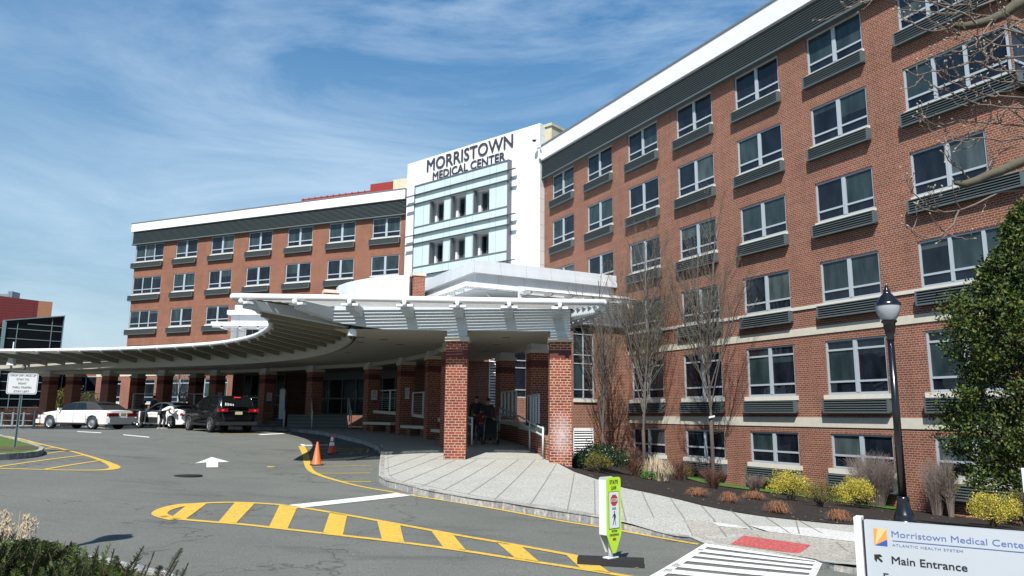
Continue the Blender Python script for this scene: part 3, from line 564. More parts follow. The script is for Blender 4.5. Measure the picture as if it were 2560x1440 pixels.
def window(par,x0,x1,z0,z1,cols_=(0,.5,1),bars=(.27,),mull=.17,yy=.05,frm='frame',blind=None,ow=.075,left_corner=False,bw=.075):
    mb=MB(); d=.07
    mb.box(x0,x0+ow,yy,yy+d,z0,z1); mb.box(x1-ow,x1,yy,yy+d,z0,z1); mb.box(x0+ow,x1-ow,yy,yy+d,z1-ow,z1); mb.box(x0+ow,x1-ow,yy,yy+d,z0,z0+ow*1.2)
    W_=x1-x0; xs_=[x0+W_*c for c in cols_]
    for c in xs_[1:-1]: mb.box(c-mull/2,c+mull/2,yy-.012,yy+d,z0+ow*1.2,z1-ow)
    if mull>.12:
        for c in xs_[1:-1]: mb.box(c-.012,c+.012,yy-.022,yy-.012,z0+ow*1.2,z1-ow)
    zb=[z0+(z1-z0)*b for b in bars]
    for i in range(len(xs_)-1):
        a=xs_[i]+(ow if i==0 else mull/2); b=xs_[i+1]-(ow if i==len(xs_)-2 else mull/2)
        for z in zb: mb.box(a,b,yy+.004,yy+d,z-bw/2,z+bw/2)
    o=mb.build('window',M[frm],par)
    g=MB(); gy=yy+.045
    z_=[z0,*zb,z1]
    for i in range(len(xs_)-1):
        tl=[wr.uniform(-.004,.004) for _ in range(3)]
        k=wr.random(); 
        for j in range(len(z_)-1):
            big=(z_[j+1]-z_[j])>.8
            mi=0
            if big and k<.62:
                mi=1 if k<.45 else 2
                if wr.random()<.35:
                    zc=z_[j]+(z_[j+1]-z_[j])*wr.choice([.3,.5,.75,.85])
                    g.face([(xs_[i],gy+tl[0],z_[j]),(xs_[i+1],gy+tl[1],z_[j]),(xs_[i+1],gy+tl[1],zc),(xs_[i],gy+tl[0],zc)],0)
                    g.face([(xs_[i],gy+tl[0],zc),(xs_[i+1],gy+tl[1],zc),(xs_[i+1],gy+tl[2],z_[j+1]),(xs_[i],gy+tl[2],z_[j+1])],mi); continue
            g.face([(xs_[i],gy+tl[0],z_[j]),(xs_[i+1],gy+tl[1],z_[j]),(xs_[i+1],gy+tl[2],z_[j+1]),(xs_[i],gy+tl[2],z_[j+1])],mi)
    g.build('pane',[M['glass'],M['glass_blind'],M['glass_blind2']],o)
    return o
def sill(par,x0,x1,z1,h=.13,p=.07):
    mb=MB(); mb.box(x0,x1,-p,.06,z1-h,z1); return mb.build('sill',M['stone_pale'],par)
def louver(par,x0,x1,z0,z1,p=.25,n=4,name='air_louver'):
    mb=MB(); e=.055
    mb.box(x0,x1,-p+.075,0,z0,z1,1)
    mb.box(x0,x1,-p,-.002,z1-.03,z1+.004,0); mb.box(x0,x1,-p,-.002,z0-.004,z0+.06,0)
    mb.box(x0-.004,x0+e,-p,-.002,z0+.06,z1-.03,0); mb.box(x1-e,x1+.004,-p,-.002,z0+.06,z1-.03,0)
    for i in range(n):
        z=z0+.06+(z1-z0-.09)*(i+.75)/(n+.5)
        mb.mesh([(x0+e,-p+.03,z+.014),(x1-e,-p+.03,z+.014),(x1-e,-p+.004,z+.004),(x0+e,-p+.004,z+.004),(x0+e,-p+.03,z+.004),(x1-e,-p+.03,z+.004),(x1-e,-p+.004,z-.022),(x0+e,-p+.004,z-.022)],[(3,2,1,0),(4,5,6,7),(7,6,2,3),(0,1,5,4)],0)
    return mb.build(name,[M['louver'],M['louver_dark']],par)
def louver_band(par,x0,x1,z0,z1,p,n,yb=0):
    mb=MB(); mb.box(x0+.03,x1-.03,-p+.09,yb,z0+.02,z1,1); mb.box(x0,x1,-p-.02,-.002,z0-.03,z0+.05,0)
    for i in range(n):
        z=z0+.08+(z1-z0-.08)*i/n
        mb.mesh([(x0,-p+.05,z+.025),(x1,-p+.05,z+.025),(x1,-p,z+.008),(x0,-p,z+.008),(x0,-p+.05,z+.012),(x1,-p+.05,z+.012),(x1,-p,z-.022),(x0,-p,z-.022)],[(3,2,1,0),(4,5,6,7),(7,6,2,3),(0,1,5,4),(0,4,7,3),(1,2,6,5)],0)
    return mb.build('louver_band',[M['louver'],M['louver_dark']],par)
ROWT=[-.57,3.07,6.27,9.60,12.90,16.10]; ROWB=[-1.90,.93,4.59,7.92,11.22,14.42]
def rowbars(r): return ((.385,),(.235,.815),(.27,),(.27,),(.27,),(.27,))[r]
# ---- right wing ----
RW=thing('hospital_wing','red brick hospital wing along the right side, with rows of windows over grey air louvers','building',(RPx,RPy,0),RA-math.pi/2)
opens=[];wins=[]
XE=7.95
for i in range(0,6):
    x=-4.2286*i
    for r in range(6):
        if i==3 and r==0: pass
        if x<-13.2 and r<2: continue
        if x<-13.2 and r==2 and i>=4: continue
        wins.append((x,x+2.66,r,0)); 
for r in range(6):
    if r in (2,4,5): wins.append((4.2,XE-.02,r,1))
    else: wins.append((4.2,6.88,r,0))
for a,b,r,k in wins: opens.append((a,b if not k else XE,ROWB[r],ROWT[r]))
mb=MB(); facade(mb,-22.6,XE,-4.2,17.4,opens)
# end wall beyond the near corner, and the roof
eo=[(.0,3.3,ROWB[r],ROWT[r]) for r in (2,4,5)]
xs_z=sorted({-4.2,17.4,*[v for o in eo for v in o[2:]]})
for k in range(len(xs_z)-1):
    z0,z1=xs_z[k],xs_z[k+1]; hole=any(o[2]<(z0+z1)/2<o[3] for o in eo)
    y0=3.3 if hole else 0
    mb.face([(XE,y0,z0),(XE,14,z0),(XE,14,z1),(XE,y0,z1)])
mb.face([(-22.6,14,-4.2),(-22.6,14,17.4),(XE,14,17.4),(XE,14,-4.2)]); mb.face([(-22.6,0,17.4),(XE,0,17.4),(XE,14,17.4),(-22.6,14,17.4)])
for r in (2,4,5): mb.box(4.4,XE-.35,.2,3.2,ROWB[r]-.02,ROWB[r]-.01)
mb.build('wall',M['brick'],RW)
for a,b,r,k in wins:
    if k:
        o=window(RW,a,b,ROWB[r],ROWT[r],(0,.305,.61,1),rowbars(r),mull=.12)
        mb=MB(); yy=.02
        for yy in (0,1.6,3.23): mb.box(XE-.12,XE-.04,yy,yy+.12,ROWB[r],ROWT[r])
        mb.box(XE-.12,XE-.04,0,3.3,ROWB[r],ROWB[r]+.09); mb.box(XE-.12,XE-.04,0,3.3,ROWT[r]-.09,ROWT[r]); mb.box(XE-.12,XE-.04,0,3.3,ROWB[r]+.42,ROWB[r]+.5)
        w2=mb.build('window',M['frame'],RW); g=MB(); g.face([(XE-.09,0,ROWB[r]),(XE-.09,3.3,ROWB[r]),(XE-.09,3.3,ROWT[r]),(XE-.09,0,ROWT[r])]); g.build('pane',M['glass'],w2)
        g=MB(); g.box(XE,XE+.25,0,3.4,ROWB[r]-.65,ROWB[r]-.15,1)
        for q in range(5): g.box(XE+.25,XE+.28,0,3.4,ROWB[r]-.66+q*.115,ROWB[r]-.62+q*.115,0)
        g.build('air_louver',[M['louver'],M['louver_dark']],RW)
        sill(RW,a-.04,XE+.06,ROWB[r],.13,.04); louver(RW,a-.1,XE+.27,ROWB[r]-.64,ROWB[r]-.13)
    else:
        window(RW,a,b,ROWB[r],ROWT[r],bars=rowbars(r))
        if r>=3 or r==2: sill(RW,a-.06,b+.06,ROWB[r],.12,.06)
        else: sill(RW,a-.14,b+.12,ROWB[r],.18,.09)
        z1=ROWB[r]-(.13 if r>1 else .21)
        wide=(a>4 and r in (3,))
        louver(RW,a-.10,(XE+.02 if wide else b+.08),z1-.5,z1)
def band(par,x0,x1,z0,z1,p=.035,m='stone',name='stone_band'):
    mb=MB(); mb.box(x0,x1,-p,.01,z0,z1); return mb.build(name,M[m],par)
band(RW,-13.1,XE+.03,-.33,.05); band(RW,-13.1,XE+.03,3.37,3.68)
xs2=[-13.1]
for a,b,r,k in sorted(wins):
    if r==2: xs2+=[a-.06,b+.06]
xs2+= [XE+.03]
for i in range(0,len(xs2)-1,2):
    if xs2[i+1]-xs2[i]>.1: band(RW,xs2[i],xs2[i+1],4.45,4.585,.055,'stone_pale')
# soldier course (darker bricks) above belts and window heads on the lower floors
louver_band(RW,-22.5,XE+.3,16.13,17.42,.30,11)
mb=MB(); mb.box(-22.5,XE+.42,-.42,14,17.42,18.40); mb.build('parapet',M['white_plain'],RW)
mb=MB(); mb.box(-22.5,XE+.46,-.46,-.1,18.40,18.50); mb.box(-22.5,XE+.46,-.1,14,18.40,18.44); mb.build('coping',M['cap'],RW)
# ---- left wing ----
LPx,LPy,LA=-11.6738,59.7726,1.1665
LW=thing('hospital_wing','red brick hospital wing across the drive, left of the white tower','building',(LPx,LPy,0),LA-math.pi/2)
wins=[]
for i in range(6):
    for r in (2,3,4,5): wins.append((-4.408*i,-4.408*i+2.70,r,2))
for r in (2,3,4,5): wins.append((-27.3,-23.62,r,3))
for i in range(4): wins.append((-30.3+4.37*i,-27.6+4.37*i,1,2))
mb=MB(); facade(mb,-27.35,3.3,3.9,17.4,[(a,b,ROWB[r],ROWT[r]) for a,b,r,k in wins if r>1])
facade(mb,-31.0,3.3,-2.0,3.9,[(a,b,ROWB[r],ROWT[r]) for a,b,r,k in wins if r==1])
mb.face([(-31,12,-2),(-31,0,-2),(-31,0,3.9),(-31,12,3.9)]); mb.face([(-31,0,3.9),(-27.35,0,3.9),(-27.35,12,3.9),(-31,12,3.9)])
zz=sorted({3.9,17.4,*[v for r in (2,3,4,5) for v in (ROWB[r],ROWT[r])]})
for k in range(len(zz)-1):
    hole=any(ROWB[r]<(zz[k]+zz[k+1])/2<ROWT[r] for r in (2,3,4,5)); y0=2 if hole else 0
    mb.face([(-27.35,14,zz[k]),(-27.35,y0,zz[k]),(-27.35,y0,zz[k+1]),(-27.35,14,zz[k+1])])
mb.face([(3.3,14,-2),(-31,14,-2),(-31,14,3.9),(3.3,14,3.9)]); mb.face([(3.3,14,3.9),(-27.35,14,3.9),(-27.35,14,17.4),(3.3,14,17.4)]); mb.face([(-27.35,0,17.4),(3.3,0,17.4),(3.3,14,17.4),(-27.35,14,17.4)])
mb.build('wall',M['brick_far'],LW)
for a,b,r,k in wins:
    if k==3:
        window(LW,a,b,ROWB[r],ROWT[r],(0,.34,.67,1),rowbars(r),mull=.10)
        mb=MB()
        for yy in (0,1.9): mb.box(-27.3,-27.22,yy,yy+.1,ROWB[r],ROWT[r])
        mb.box(-27.3,-27.22,0,2,ROWB[r],ROWB[r]+.09); mb.box(-27.3,-27.22,0,2,ROWT[r]-.09,ROWT[r]); w2=mb.build('window',M['frame'],LW)
        g=MB(); g.face([(-27.27,2,ROWB[r]),(-27.27,0,ROWB[r]),(-27.27,0,ROWT[r]),(-27.27,2,ROWT[r])]); g.build('pane',M['glass'],w2)
        sill(LW,a-.1,b+.06,ROWB[r],.12,.06); louver(LW,a-.32,b+.05,ROWB[r]-.62,ROWB[r]-.13)
        g=MB(); g.box(-27.62,-27.37,0,2.1,ROWB[r]-.62,ROWB[r]-.13); g.build('air_louver',M['louver'],LW)
    else:
        window(LW,a,b,ROWB[r],ROWT[r],bars=rowbars(r),mull=.2)
        if r>1: sill(LW,a-.06,b+.06,ROWB[r],.12,.06); louver(LW,a-.22,b+.06,ROWB[r]-.62,ROWB[r]-.13)
        else: sill(LW,a-.14,b+.12,ROWB[r],.18,.09)
band(LW,-31.03,3.2,3.37,3.68)
louver_band(LW,-27.65,3.3,16.13,17.42,.30,11)
mb=MB(); mb.box(-27.75,3.3,-.42,14,17.42,18.22); mb.build('parapet',M['white_plain'],LW)
mb=MB(); mb.box(-27.8,3.3,-.46,-.1,18.22,18.30); mb.build('coping',M['cap'],LW)
# ---- entrance tower ----
TA=math.atan2(.763,.646); TPx,TPy=-8.78-.6*.646,58.53-.6*.763
TW=thing('entrance_tower','white panelled hospital entrance tower with a frosted glass screen and dark raised lettering','tower',(TPx,TPy,0),TA-math.pi/2)
holes=[(3.6,5.45,14.45,16.35),(5.95,7.75,14.45,16.35),(8.3,10.08,14.45,16.35),(3.6,5.45,11.3,13.1),(5.95,7.75,11.3,13.1),(8.3,10.08,11.3,13.1)]
mb=MB(); facade(mb,.76,14.45,2,20.15,holes,depth=.62)
mb.face([(14.45,0,2),(14.45,8,2),(14.45,8,20.15),(14.45,0,20.15)]); mb.face([(.76,8,2),(.76,0,2),(.76,0,20.15),(.76,8,20.15)])
mb.face([(.76,0,20.15),(14.45,0,20.15),(14.45,8,20.15),(.76,8,20.15)]); mb.face([(14.45,8,2),(.76,8,2),(.76,8,20.15),(14.45,8,20.15)])
mb.build('wall',M['white'],TW)
for a,b,c,d in holes:
    mb=MB(); m1=b-.62 
    mb.face([(a,.62,c),(b,.62,c),(b,.62,d),(a,.62,d)]); mb.box(a,b-1.42,.3,.62,c,d)
    mb.build('reveal_panel',M['white'],TW)
    window(TW,b-1.40,b-.86,c,d-.12,(0,1),(.2,),yy=.45,mull=.05,frm='steel',ow=.05,bw=.05)
# glass screen
SY=-.30
mb=MB(); facade(mb,2.1,11.8,9.2,17.9,[(3.95,5.4,14.6,16.35),(6.25,7.7,14.6,16.35),(8.57,10.05,14.6,16.35),(4.0,5.4,11.32,13.08),(6.27,7.7,11.32,13.08),(8.6,10.05,11.32,13.08)],y=SY,depth=.05)
sg=mb.build('glass_screen',M['frost'],TW)
mb=MB()
mb.box(2.04,2.12,SY-.04,0,9.2,17.95); mb.box(11.78,11.9,SY-.06,0,9.2,17.98); mb.box(2.04,11.9,SY-.06,0,17.9,17.98)
for z in (14.55,11.33): mb.box(2.12,11.78,SY-.05,SY,z-.035,z+.035)
for z in (17.17,16.43,13.9,13.2,10.62,9.95):
    mb.mesh([(x,y_,zz_) for x in (1.05,12.55) for y_,zz_ in ((SY,z+.028),(SY-.20,z+.008),(SY-.20,z-.008),(SY,z-.028))],[(0,1,5,4),(1,2,6,5),(2,3,7,6),(3,2,1,0),(4,5,6,7)],0)
for a,b,c,d in [(3.95,5.4,14.6,16.35),(6.25,7.7,14.6,16.35),(8.57,10.05,14.6,16.35),(4.0,5.4,11.32,13.08),(6.27,7.7,11.32,13.08),(8.6,10.05,11.32,13.08)]:
    mb.box(a-.1,a,SY-.03,SY+.3,c,d); 
mb.build('screen_frame',M['steel'],TW)
mb=MB()
for x in (3.15,5.45,6.05,7.75,8.4,10.07,10.69): mb.box(x-.018,x+.018,SY-.02,SY-.001,9.2,17.9)
mb.build('glass_joint',M['frost_side'],TW)
mb=MB(); text_mb(mb,'MORRISTOWN',3.1,12.02,18.98,1.04,-.05,ext=.02,bold=.004)
mb.build('lettering',M['letter'],TW)
mb=MB(); text_mb(mb,'MEDICAL CENTER',3.8,11.28,18.15,.68,-.05,ext=.02,bold=.004)
mb.build('lettering',M['letter'],TW)
# security camera on the tower corner
t=thing('security_camera','small white dome camera on a curved arm at the top corner of the white tower','camera',(TPx+14.45*.763,TPy-14.45*.646,18.6),TA-math.pi/2)
mb=MB(); mb.tube([(.02,-.1,-.8),(.25,-.25,-.3),(.2,-.45,.35),(.05,-.6,.55),(0,-.65,.3)],.035,8); mb.box(-.02,.12,-.2,.1,-1.1,-.6); mb.build('arm',M['white_plain'],t)
mb=MB(); mb.lathe([(0,.16),(.14,.14),(.17,0),(.16,-.06)],14,c=(0,-.65,.15)); mb.build('housing',M['white_plain'],t); mb=MB(); mb.lathe([(.13,-.06),(.1,-.15),(0,-.19)],14,c=(0,-.65,.15)); mb.build('dome',M['black'],t)
# roof volumes
mb=MB(); mb.box(13.9,15.0,.6,1.9,16.5,20.0); mb.box(13.8,15.08,.5,2.0,20.0,20.2)
o=mb.build('rooftop_stair_house',M['beige'],None); o.location=(TPx,TPy,0); o.rotation_euler.z=TA-math.pi/2; mark(o,'beige block rooftop house rising behind the right edge of the white tower','rooftop house')
t=thing('rooftop_plant_room','red metal clad plant room on the left wing roof beside the tower, with a beige end','rooftop house',(LPx,LPy,0),LA-math.pi/2)
mb=MB(); mb.box(-3.42,-.9,4.4,9,18.2,20.85); mb.build('wall',M['redmetal'],t); mb=MB(); mb.box(-.9,3.9,4.3,9,18.2,20.95); mb.build('end_wall',M['beige'],t)
mb=MB(); mb.box(-11.3,-3.42,4.5,8,18.2,20.3); 
for k in range(11): mb.box(-11.1+k*.7,-11.05+k*.7,4.42,4.5,20.1,20.36)
mb.build('low_screen',M['redmetal'],t)
# ---- link block between pillars and right wing ----
wd=(math.cos(RA),math.sin(RA)); LKo=(6.5-wd[0]*10.2,40.92-wd[1]*10.2)   # local x along the wall, right end meets the wing
LK=thing('link_block','brick link building between the canopy pillars and the right wing, with a tall divided window','building',(LKo[0],LKo[1],0),RA)
def lx(x,y=None):
    # px column -> local x on the link wall plane
    r=ray(x,y or 1000); n=(-wd[1],wd[0]); k=(n[0]*LKo[0]+n[1]*LKo[1])/(n[0]*r.x+n[1]*r.y); return (r.x*k-LKo[0])*wd[0]+(r.y*k-LKo[1])*wd[1], r.z*k
x1a,zt1=lx(1433,821); x1b,_=lx(1484,821); _,zb1=lx(1460,998); g0,gz1=lx(1433,1070); g1,_=lx(1484,1070)
x2a,_=lx(1288,900); x2b,_=lx(1319,900); x3a,_=lx(1223,900); x3b,_=lx(1240,900)
op=[(x1a,x1b,zb1,4.75),(g0,g1,-2.05,gz1),(x2a-.9,x2b,zb1,4.0),(x3a,x3b+.2,.4,3.6)]
mb=MB(); facade(mb,0,10.3,-3,4.85,op,depth=.15); mb.face([(0,7,-3),(0,0,-3),(0,0,4.85),(0,7,4.85)]); mb.build('wall',M['brick'],LK)
window(LK,x1a,x1b,zb1,4.75,(0,.5,1),(.13,.49,.61,.9),mull=.05,ow=.05,bw=.05)
window(LK,x2a-.9,x2b,zb1,4.0,(0,.5,1),(.13,.49,.61,.9),mull=.05,ow=.05,bw=.05)
sill(LK,x1a-.03,x1b+.12,zb1,.16,.08)
def grille(x0,x1,z0,z1,n):
    mb=MB(); mb.box(x0,x1,.1,.14,z0,z1,1); mb.box(x0,x1,-.01,.12,z1-.16,z1,0); mb.box(x0,x0+.05,-.01,.12,z0,z1,0); mb.box(x1-.05,x1,-.01,.12,z0,z1,0)
    for i in range(n):
        z=z0+(z1-z0-.16)*(i+.5)/n; mb.obox(((x0+x1)/2,.04,z),((x1-x0)/2-.05,0,0),(0,.035,.03),(0,-.012,.014),0)
    return mb.build('grille',[M['white_plain'],M['louver_dark']],LK)
grille(g0,g1,-2.05,gz1,10); grille(x3a,x3b+.2,.4,3.6,22)
mb=MB(); mb.box(3.2,10.6,-.12,.02,4.85,6.62); mb.box(3.2,10.6,-.16,-.12,4.85,4.93); mb.build('white_band',M['white2'],LK)
mb=MB(); mb.box(0,10.2,0,7,4.86,4.95); mb.build('roof',M['white_plain'],LK)
mb=MB()
for k in range(13): y=-.2-k*.058; mb.box(3.2,10.0,y-.021,y+.021,6.30,6.315)
mb.build('sunshade_slats',M['white_plain'],LK)
mb=MB()
for k in range(6): mb.box(3.4+k*1.25,3.5+k*1.25,-.98,-.12,6.14,6.29)
mb.tube([(3.1,-1.02,6.30),(10.0,-1.02,6.30)],.055,10)
mb.build('sunshade_frame',M['white_plain'],LK)
# ================= upper canopy =================
UCc=(-1.98,37.63); 
UC=thing('upper_canopy','white angular flat roof canopy stepping over the entrance, its corner pointing at the viewer','canopy',(UCc[0],UCc[1],0),RA)   # local x to the right wing, y away
mb=MB()
Lx_=9.05; Ly_=11.0
def tier(x0,y0,x1,y1,z0,z1,m=0): mb.box(x0,x1,y0,y1,z0,z1,m)
tier(0,0,Lx_,Ly_,7.59,8.02); mb.build('top_fascia',M['white2'],UC)
mb=MB(); mb.box(-.07,Lx_,-.07,Ly_,7.33,7.589); mb.build('cornice',M['white2'],UC)
mb=MB(); mb.box(.22,Lx_,.22,Ly_,6.55,7.329); mb.build('lower_fascia',M['white2'],UC)
# outrigger rim below, with open slats
mb=MB(); 
mb.box(-.60,Lx_+.1,-.30,-.18,6.52,6.76); mb.box(-.60,-.48,-.18,Ly_,6.52,6.76); mb.build('rim_beam',M['white_plain'],UC)
for i in range(9): x=.4+i*1.0; mb=MB(); mb.box(x-.05,x+.05,-.18,.22,6.54,6.70); mb.build('bracket',M['fascia'],UC)
for i in range(9): y=.4+i*1.2; mb=MB(); mb.box(-.48,.22,y-.05,y+.05,6.54,6.70); mb.build('bracket',M['fascia'],UC)
mb=MB()
for k in range(4): mb.box(-.4,Lx_,-.16+k*.10,-.10+k*.10,6.71,6.73); mb.box(-.45+k*.16,-.37+k*.16,.25,Ly_,6.71,6.73)
mb.build('slats',M['white_plain'],UC)
mb=MB(); mb.box(.25,Lx_,.25,Ly_,6.50,6.549); mb.build('soffit',M['fascia'],UC)
for q_ in ([(1.2,1.0,6.5),(2.6,.6,5.0)],[(4.6,-.2,6.55),(4.9,.0,5.6)],[(7.2,-.2,6.55),(7.5,.0,5.6)]): mb=MB(); mb.tube(q_,.05,8); mb.build('strut',M['white_plain'],UC)
# round drum parapet with brick piers
DRp=[(-10.65,44.1),(-10.3,43.2),(-9.6,42.2),(-8.9,41.45),(-8.1,40.75),(-7.1,40.1),(-6.4,39.85),(-5.62,39.72)]
DR=thing('round_parapet','curved white panelled parapet wall between the brick piers left of the angular canopy','parapet')
mb=MB(); u=0
back=[(x+1.5,y+2.2) for x,y in DRp]
for z0,z1,o_ in ((6.2,7.55,0),):
    for a,b in zip(DRp[:-1],DRp[1:]):
        L=math.hypot(b[0]-a[0],b[1]-a[1]); mb.face([(*a,z0),(*b,z0),(*b,z1),(*a,z1)],uv=[(u,z0),(u+L,z0),(u+L,z1),(u,z1)]); u+=L
top=DRp+[(-5.2,46),(-9,48)]
mb.face([(x,y,7.55) for x,y in top]); mb.face([(*DRp[-1],6.2),(-5.2,46,6.2),(-5.2,46,7.55),(*DRp[-1],7.55)]); mb.face([(-9,48,6.2),(*DRp[0],6.2),(*DRp[0],7.55),(-9,48,7.55)])
mb.build('wall',M['white2'],DR)
mb=MB(); lo=[(x*1.0-.25*(i<4)-.1,y-.45) for i,(x,y) in enumerate(DRp)]
mb.prism([(x,y) for x,y in lo]+[(-4.9,39.3),(-4.6,46),(-9,48)],3.7,6.2)
mb.build('lower_wall',M['white2'],DR)
def pier(px0,px1,py,Y,zc,label,yd=.9):
    a=aty(px0,py,Y); b=aty(px1,py,Y); z=a.z
    t=thing('brick_pier',label,'pier',((a.x+b.x)/2,Y,0),.35)
    w_=(b.x-a.x)*.40; mb=MB(); mb.box(-w_,w_,-w_,w_,3.7,z-.18); mb.build('shaft',M['brick_col'],t); mb=MB(); mb.box(-w_-.05,w_+.05,-w_-.05,w_+.05,z-.18,z); mb.build('cap',M['stone'],t)
pier(1027,1064,684,40.3,0,'square brick pier with a stone cap standing between the curved parapet and the angular canopy')
pier(806,850,727,41.5,0,'low brick pier with a stone cap at the left end of the curved white parapet')
# ================= lower entrance canopy =================
CN=thing('entrance_canopy','sweeping white entrance canopy on brick pillars with a curved tube rim and slatted sunshade','canopy')
ZS=2.62
Fc=[(-5.6,23.0),(-5.42,23.6),(-5.45,24.6),(-5.75,26.1),(-6.4,28.1),(-7.5,30.9),(-9.5,34.3),(-11.9,37.1),(-15.3,39.6),(-20.0,42.2),(-26.3,45.0),(-31.4,46.9),(-33.2,47.4)]
Tc=[(-8.17,21.36),(-8.33,22.86),(-8.36,24.3),(-8.71,26.35),(-9.3,28.42),(-9.95,29.9),(-11.22,32.33),(-12.59,34.18),(-14.35,36.1),(-16.9,37.75),(-21.2,39.93),(-25.04,41.0),(-28.8,41.7),(-33.5,42.2)]
def resample(pts,n):
    P=smooth_line(pts,2); d=[0]
    for a,b in zip(P[:-1],P[1:]): d.append(d[-1]+math.hypot(b[0]-a[0],b[1]-a[1]))
    o=[]
    for i in range(n):
        t_=d[-1]*i/(n-1); k=max(j for j in range(len(d)) if d[j]<=t_+1e-9); k=min(k,len(P)-2); f=(t_-d[k])/(d[k+1]-d[k]); o.append((P[k][0]+f*(P[k+1][0]-P[k][0]),P[k][1]+f*(P[k+1][1]-P[k][1])))
    return o
NF=26
FF=resample(Fc,NF*3+1); TT=resample(Tc,NF*3+1)
ZT=3.38
backpts=[(1.85,23.0),(1.75,25),(1.35,27.6),(.6,30.6),(-.4,33.5),(-1.6,36.2),(-.8,36.8),(-2,41),(-5,47),(-9,50.5),(-14,51.2),(-21,52),(-27,52.6),(-33.5,52.9)]
slab=[FF[0]]+backpts+list(reversed(FF[1:]))
slab=[(-5.6,23.0)]+backpts+list(reversed(FF[3:]))
# soffit sheet & roof deck
bm=bmesh.new(); f=bm.faces.new([bm.verts.new((x,y,0)) for x,y in slab]); bm.normal_update(); bmesh.ops.triangulate(bm,faces=[f])
for v in bm.verts: v.co.z=ZS+.02
bmesh.ops.recalc_face_normals(bm,faces=bm.faces)
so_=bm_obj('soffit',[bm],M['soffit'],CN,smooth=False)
bm=bmesh.new(); f=bm.faces.new([bm.verts.new((x,y,0)) for x,y in slab]); bm.normal_update(); bmesh.ops.triangulate(bm,faces=[f])
for v in bm.verts: v.co.z=3.56
bm_obj('roof_deck',[bm],M['white_plain'],CN,smooth=False)
# fascias
mb=MB()
mb.box(-5.62,1.82,22.95,23.05,ZS,3.50) if False else None
mb.mesh([(-5.62,22.96,2.86),(-4.6,22.96,2.70),(-3.8,22.96,ZS),(1.84,22.96,ZS),(1.84,22.96,3.5),(-5.62,22.96,3.5),(-5.62,23.06,2.86),(-4.6,23.06,2.70),(-3.8,23.06,ZS),(1.84,23.06,ZS),(1.84,23.06,3.5),(-5.62,23.06,3.5)],[(0,1,2,3,4,5),(11,10,9,8,7,6),(0,6,7,1),(1,7,8,2),(2,8,9,3),(3,9,10,4),(5,4,10,11),(0,5,11,6)])
mb.build('front_fascia',M['fascia'],CN)
mb=MB(); R2=[(1.84,23.06)]+backpts[1:6]
for a,b in zip(R2[:-1],R2[1:]): mb.face([(*a,ZS),(*b,ZS),(*b,3.5),(*a,3.5)]); mb.face([(a[0]-.08,a[1],ZS),(a[0]-.08,a[1],3.5),(b[0]-.08,b[1],3.5),(b[0]-.08,b[1],ZS)])
mb.build('side_fascia',M['fascia'],CN)
mb=MB()
for i in range(3,len(FF)-1):
    a,b=FF[i],FF[i+1]; mb.face([(*b,ZS-.06),(*a,ZS-.06),(*a,3.5),(*b,3.5)])
    n=Vector((b[1]-a[1],-(b[0]-a[0]),0)).normalized()*.12
    mb.face([(a[0],a[1],ZS-.06),(b[0],b[1],ZS-.06),(b[0]+n.x,b[1]+n.y,ZS-.06),(a[0]+n.x,a[1]+n.y,ZS-.06)])
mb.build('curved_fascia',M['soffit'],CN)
mb=MB(); mb.tube([(x+.18,y+.1,ZS-.0) for x,y in FF[3:]],.035,6,cap=True); mb.build('drip_seam',M['louver_dark'],CN)
# white upstand behind, seen through the open corner
mb=MB(); mb.bar((-5.45,23.6,3.22),(-8.0,22.6,3.30),.05,.34); 
mb.build('inner_fascia',M['white_plain'],CN)
# rim tube
tr=.095
mb=MB(); mb.tube([(x,y,ZT) for x,y in [(-8.17,21.36),(-5,21.5),(0,21.75),(2.76,21.9)]],tr,14); mb.build('rim_tube',M['white_plain'],CN)
mb=MB(); mb.tube([(x,y,ZT) for x,y in TT],tr,12); mb.build('rim_tube',M['white_plain'],CN)
Rt=smooth_line([(2.76,21.9),(2.72,22.6),(2.54,23.7),(2.15,26.6),(1.5,29.5),(.5,32.6),(-.9,36)],2)
mb=MB(); mb.tube([(x,y,ZT) for x,y in Rt],tr,12); mb.build('rim_tube',M['white_plain'],CN)
for q in [(-8.17,21.36),(2.76,21.9)]:
    pass
# brackets
def bracket(a,b,d0=.5,d1=.22,t_=.14,zt=3.30,mt='fascia'):
    a=Vector((*a,0)); b=Vector((*b,0)); d=(b-a); L=d.length; d.normalize(); s_=Vector((-d.y,d.x,0))*t_/2; b2=b-d*.10
    mb=MB(); v=[]
    for p,dz in ((a,d0),(b2,d1)):
        for sg in (-1,1): v+=[p+sg*s_+Vector((0,0,zt)),p+sg*s_+Vector((0,0,zt-dz))]
    mb.mesh(v,[(0,4,5,1),(3,7,6,2),(1,5,7,3),(2,6,4,0),(4,6,7,5),(0,1,3,2)])
    o=mb.build('bracket',M[mt],CN)
    k=MB(); cs=.45 if mt=='fin' else 1; k.obox(b2+Vector((0,0,zt-.10*cs)),s_*1.9*cs,d*.11*cs,Vector((0,0,.035*cs))); k.tube([b+Vector((0,0,ZT-.13*cs))-s_*.4,b+Vector((0,0,ZT-.13*cs))+s_*.4],tr*(1.25 if cs==1 else .8),10); k.build('clamp',M['white_plain'],o)
for px in (878,1013,1144,1273,1400):
    q=aty(px,756,21.7); bracket((q.x-.02,22.95),(q.x,21.5+(q.x+5)*.05),.30,.24,.26)
bracket((-5.5,23.5),(-6.35,21.45),.42,.24,.26); bracket((-5.55,24.6),(-7.9,21.4),.42,.24,.26)
for k in range(2,NF+1): bracket(FF[3*k],TT[3*k],.46,.14,.14,mt='fin')
